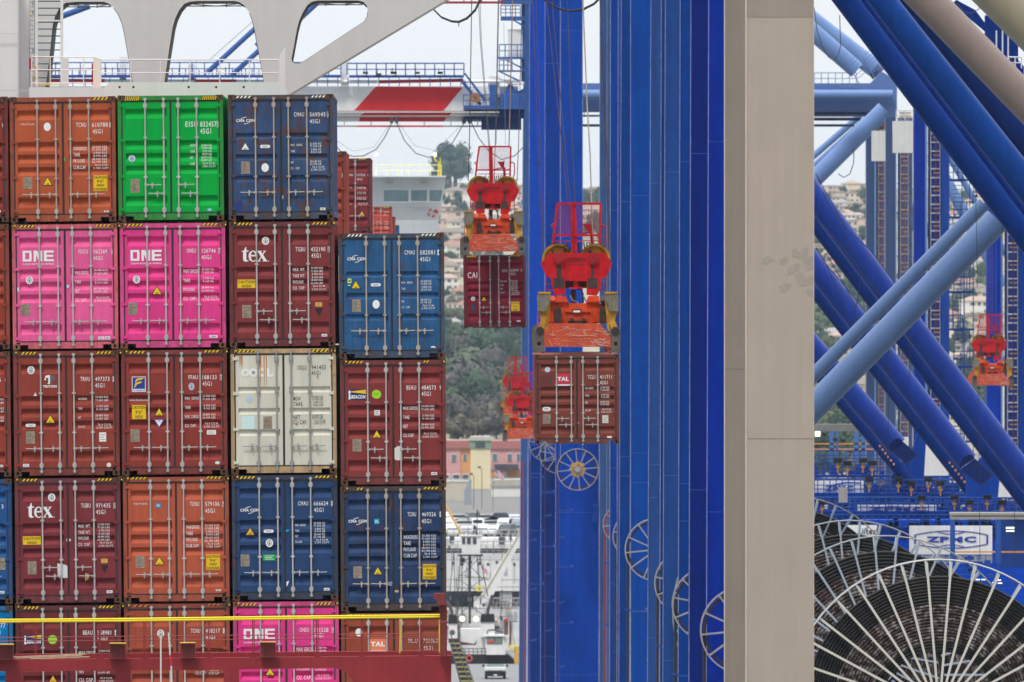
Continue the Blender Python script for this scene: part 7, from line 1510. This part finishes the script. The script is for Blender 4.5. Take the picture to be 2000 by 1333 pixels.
m = MB(); m.ptube([Z8(480, 870), Z8(484, 990)], 3, st_, 6, .4); m.pbox(Z8(470, 0)[0], Z8(500, 0)[0], Z8(0, 880)[1], Z8(0, 990)[1], st_, .4, .5); m.pbox(Z8(508, 0)[0], Z8(522, 0)[0], Z8(0, 890)[1], Z8(0, 1060)[1], st_, .3, .5); m.mat(1); a_ = P(*Z8(486, 875), st_); m.disc(a_.x, a_.z, .17, a_.y+.1, a_.y+.4, 10); m.build('deck_fitting', [flat('fitting_brown', (110, 84, 80)), flat('fitting_red', (190, 60, 66))], T2)
m = MB(); stanchion_rail(m, *[Z8(v, 0)[0] for v in (150, 335)], Z8(0, 1085)[1], Z8(0, 1130)[1], st_, 6, .04, (.5,)); stanchion_rail(m, *[Z8(v, 0)[0] for v in (400, 500)], Z8(0, 735)[1], Z8(0, 790)[1], st_, 4, .04, (.5,)); m.ptube([Z8(345, 975), Z8(350, 950), Z8(390, 945), Z8(460, 965)], 1.2, st_, 5); m.build('railing', mst, T2)
for x in (162, 263): a_ = P(*Z8(x, 865), st_+.2); tag(MB().disc(a_.x, a_.z, .24, a_.y-.1, a_.y+.05, 12).build('deck_lamp', glow('deck_glow', (255, 240, 190), 2.2)), 'glowing deck lamp '+('left' if x < 200 else 'right')+' of the mast foot between the funnels', 'lamp')
a_ = P(*Z8(88, 965), 21.7); m = MB(); m.disc(a_.x, a_.z, .27, a_.y-.1, a_.y, 14); m.mat(1); m.disc(a_.x, a_.z, .2, a_.y-.16, a_.y-.101, 12); tag(m.build('round_fairlead', [paint('brass', (150, 140, 110)), mvd]), 'round dark porthole on the white superstructure left of the mast', 'porthole')
m = MB(); m.pprism([Z8(*p) for p in ((60, 1010), (140, 1010), (152, 1035), (250, 1050), (272, 1020), (262, 1058), (140, 1058), (60, 1040))], 22, .6); tag(m.build('small_boat', paint('maroon_hull', (84, 40, 46), .5, .1)), 'low maroon boat hull crossing in front of the mast foot', 'boat')
a_ = P(*Z8(213, 1155), 21.9); m = MB(); m.ring(a_.x, a_.z, .2, .3, a_.y-.1, a_.y, 16); tag(m.build('life_ring', flat('ring_orange', (226, 90, 76))), 'orange red life ring lying on the quay edge left of the pickup truck', 'life ring')
m = MB(); a0 = Z8(190, 1170); b0 = Z8(560, 1196); m.pbox(a0[0], b0[0], a0[1], b0[1], 21.3, .5); tag(m.build('quay_kerb', paint('kerb_yellow', (216, 188, 140), .8, .2)), 'worn yellow kerb at the quay edge behind the pickup truck', 'kerb')
m = MB(); a0 = Z8(545, 1068); b0 = Z8(583, 1200); m.pbox(a0[0], b0[0], a0[1], b0[1], 21.5, .5); m.mat(1); m.ring(P(*Z8(528, 1065), 21.5).x, P(*Z8(528, 1065), 21.5).z, .18, .34, P(0, 0, 21.5).y-.2, P(0, 0, 21.5).y-.1, 12); tag(m.build('mooring_post', [paint('post_yellow', (226, 180, 84), .7, .15), flat('ring_yellow', (246, 206, 40))]), 'yellow post with a yellow ring at the foot of the bright blue leg', 'post')
# pickup truck
PK = thing('pickup_truck', 'white pickup truck with dark grille facing the camera on the quay', 'pickup', P(967.5, 1328, 20.98)); PK.location.z = .01
pw = paint('truck_white', (236, 236, 234), .3, .03, 0, 0, spec=.6); 
def pk(m, n, mt, par=PK): return m.build(n, mt, par, local=True)
m = MB(); m.box(-.95, .95, 0, .9, .75, 1.08); m.box(-.97, .97, .9, 5.4, .5, 1.1); m.prism([(-.95, 1.08), (.95, 1.08), (.74, 1.82), (-.74, 1.82)], 1.5, 3.3); bd = pk(m, 'body', pw)
m = MB(); m.add([(-.84, 1.30, 1.1), (.84, 1.30, 1.1), (.68, 1.495, 1.72), (-.68, 1.495, 1.72)], [(0, 1, 2, 3)]); m.box(-.86, .86, 1.3, 1.5, 1.08, 1.1); pk(m, 'windscreen', glassm('screen_glass', (120, 136, 136)))
m = MB(); m.box(-.93, .93, -.04, .02, .42, .82); m.mat(1); m.box(-.8, .8, -.07, -.04, .68, .8); m.box(-.1, .1, -.085, -.07, .71, .76); pk(m, 'grille', [flat('grille_black', (34, 32, 34)), flat('grille_grey', (70, 70, 72))])
m = MB(); m.box(-.94, .94, -.2, .0, .28, .52); m.mat(1); m.box(-.17, .17, -.22, -.2, .34, .46); pk(m, 'bumper', [flat('bumper_black', (28, 28, 30)), M_white])
for sx in (-1, 1):
    m = MB(); m.box(sx*.72-.16, sx*.72+.16, -.07, 0, .72, .88); pk(m, 'headlight', glassm('headlight_glass', (190, 190, 190)))
    m = MB(); m.box(sx*1.12-.1, sx*1.12+.1, 1.4, 1.5, 1.12, 1.32); m.box(min(sx*.85, sx*1.05), max(sx*.85, sx*1.05), 1.42, 1.46, 1.15, 1.2); pk(m, 'side_mirror', flat('mirror_black', (30, 30, 32)))
    for y in (.9, 4.3): m = MB(); m.tube([(sx*.98, y, .36), (sx*.72, y, .36)], .36, 14); pk(m, 'wheel', M_rubber)
m = MB(); m.box(-.1, .1, 2, 2.2, 1.82, 1.93); pk(m, 'beacon', flat('beacon_red', (200, 60, 50)))
# gangway stair at the ship's side
GW = thing('gangway', 'steep gangway with pale yellow treads going down beside the red girder end', 'gangway', P(900, 1333, 26))
m = MB()
for i in range(20): y = 1256+i*9.2; x = 879+i*2.7; m.pbox(x, x+20+i*.5, y, y+2.2, 26, .3, i*.0)
m.build('tread', paint('tread_yellow', (176, 166, 96), .7, .2), GW)
MB().pprism([(877, 1252), (895, 1252), (962, 1440), (925, 1440)], 25.9, .1, .5).build('backing', flat('gangway_dark', (50, 48, 54)), GW)
for a, b in (((877, 1250), (930, 1440)), ((897, 1250), (962, 1440)), ((880, 1240), (918, 1333))): MB().ptube([a, b], 1.1, 26.2, 5, -.2).build('handrail', flat('gangway_rail', (96, 96, 100)), GW)
# utility poles on the slope
for px, y0, y1, lab in ((929.5, 798, 858, 'wooden utility pole with crossarm above the cream tower'), (882, 610, 680, 'thin pole among the houses at the left of the gap')):
    t = thing('utility_pole', lab, 'pole', P(px, y1, 8.8)); MB().ptube([(px, y0), (px, y1)], 1.1, 8.8, 5).build('post', flat('pole_wood', (110, 84, 66)), t); MB().pbox(px-9, px+9, y0+2, y0+3.2, 8.8, .3).build('crossarm', flat('pole_wood', (110, 84, 66)), t)
# haze: one box of thin even air
m = MB(); m.box(-2500, 3200, -60, 11500, -4.5, 135); hz_ = m.build('haze', [], None, local=True); hmt = bpy.data.materials.new('haze_air'); hmt.use_nodes = True; ht = hmt.node_tree; ht.nodes.clear()
ho = ht.nodes.new('ShaderNodeOutputMaterial'); hv = ht.nodes.new('ShaderNodeVolumePrincipled'); hv.inputs['Color'].default_value = (.62, .80, 1, 1); hv.inputs['Density'].default_value = .00003; hv.inputs['Anisotropy'].default_value = .2; ht.links.new(hv.outputs[0], ho.inputs['Volume'])
hz_.data.materials.append(hmt); hz_['kind'] = 'stuff'
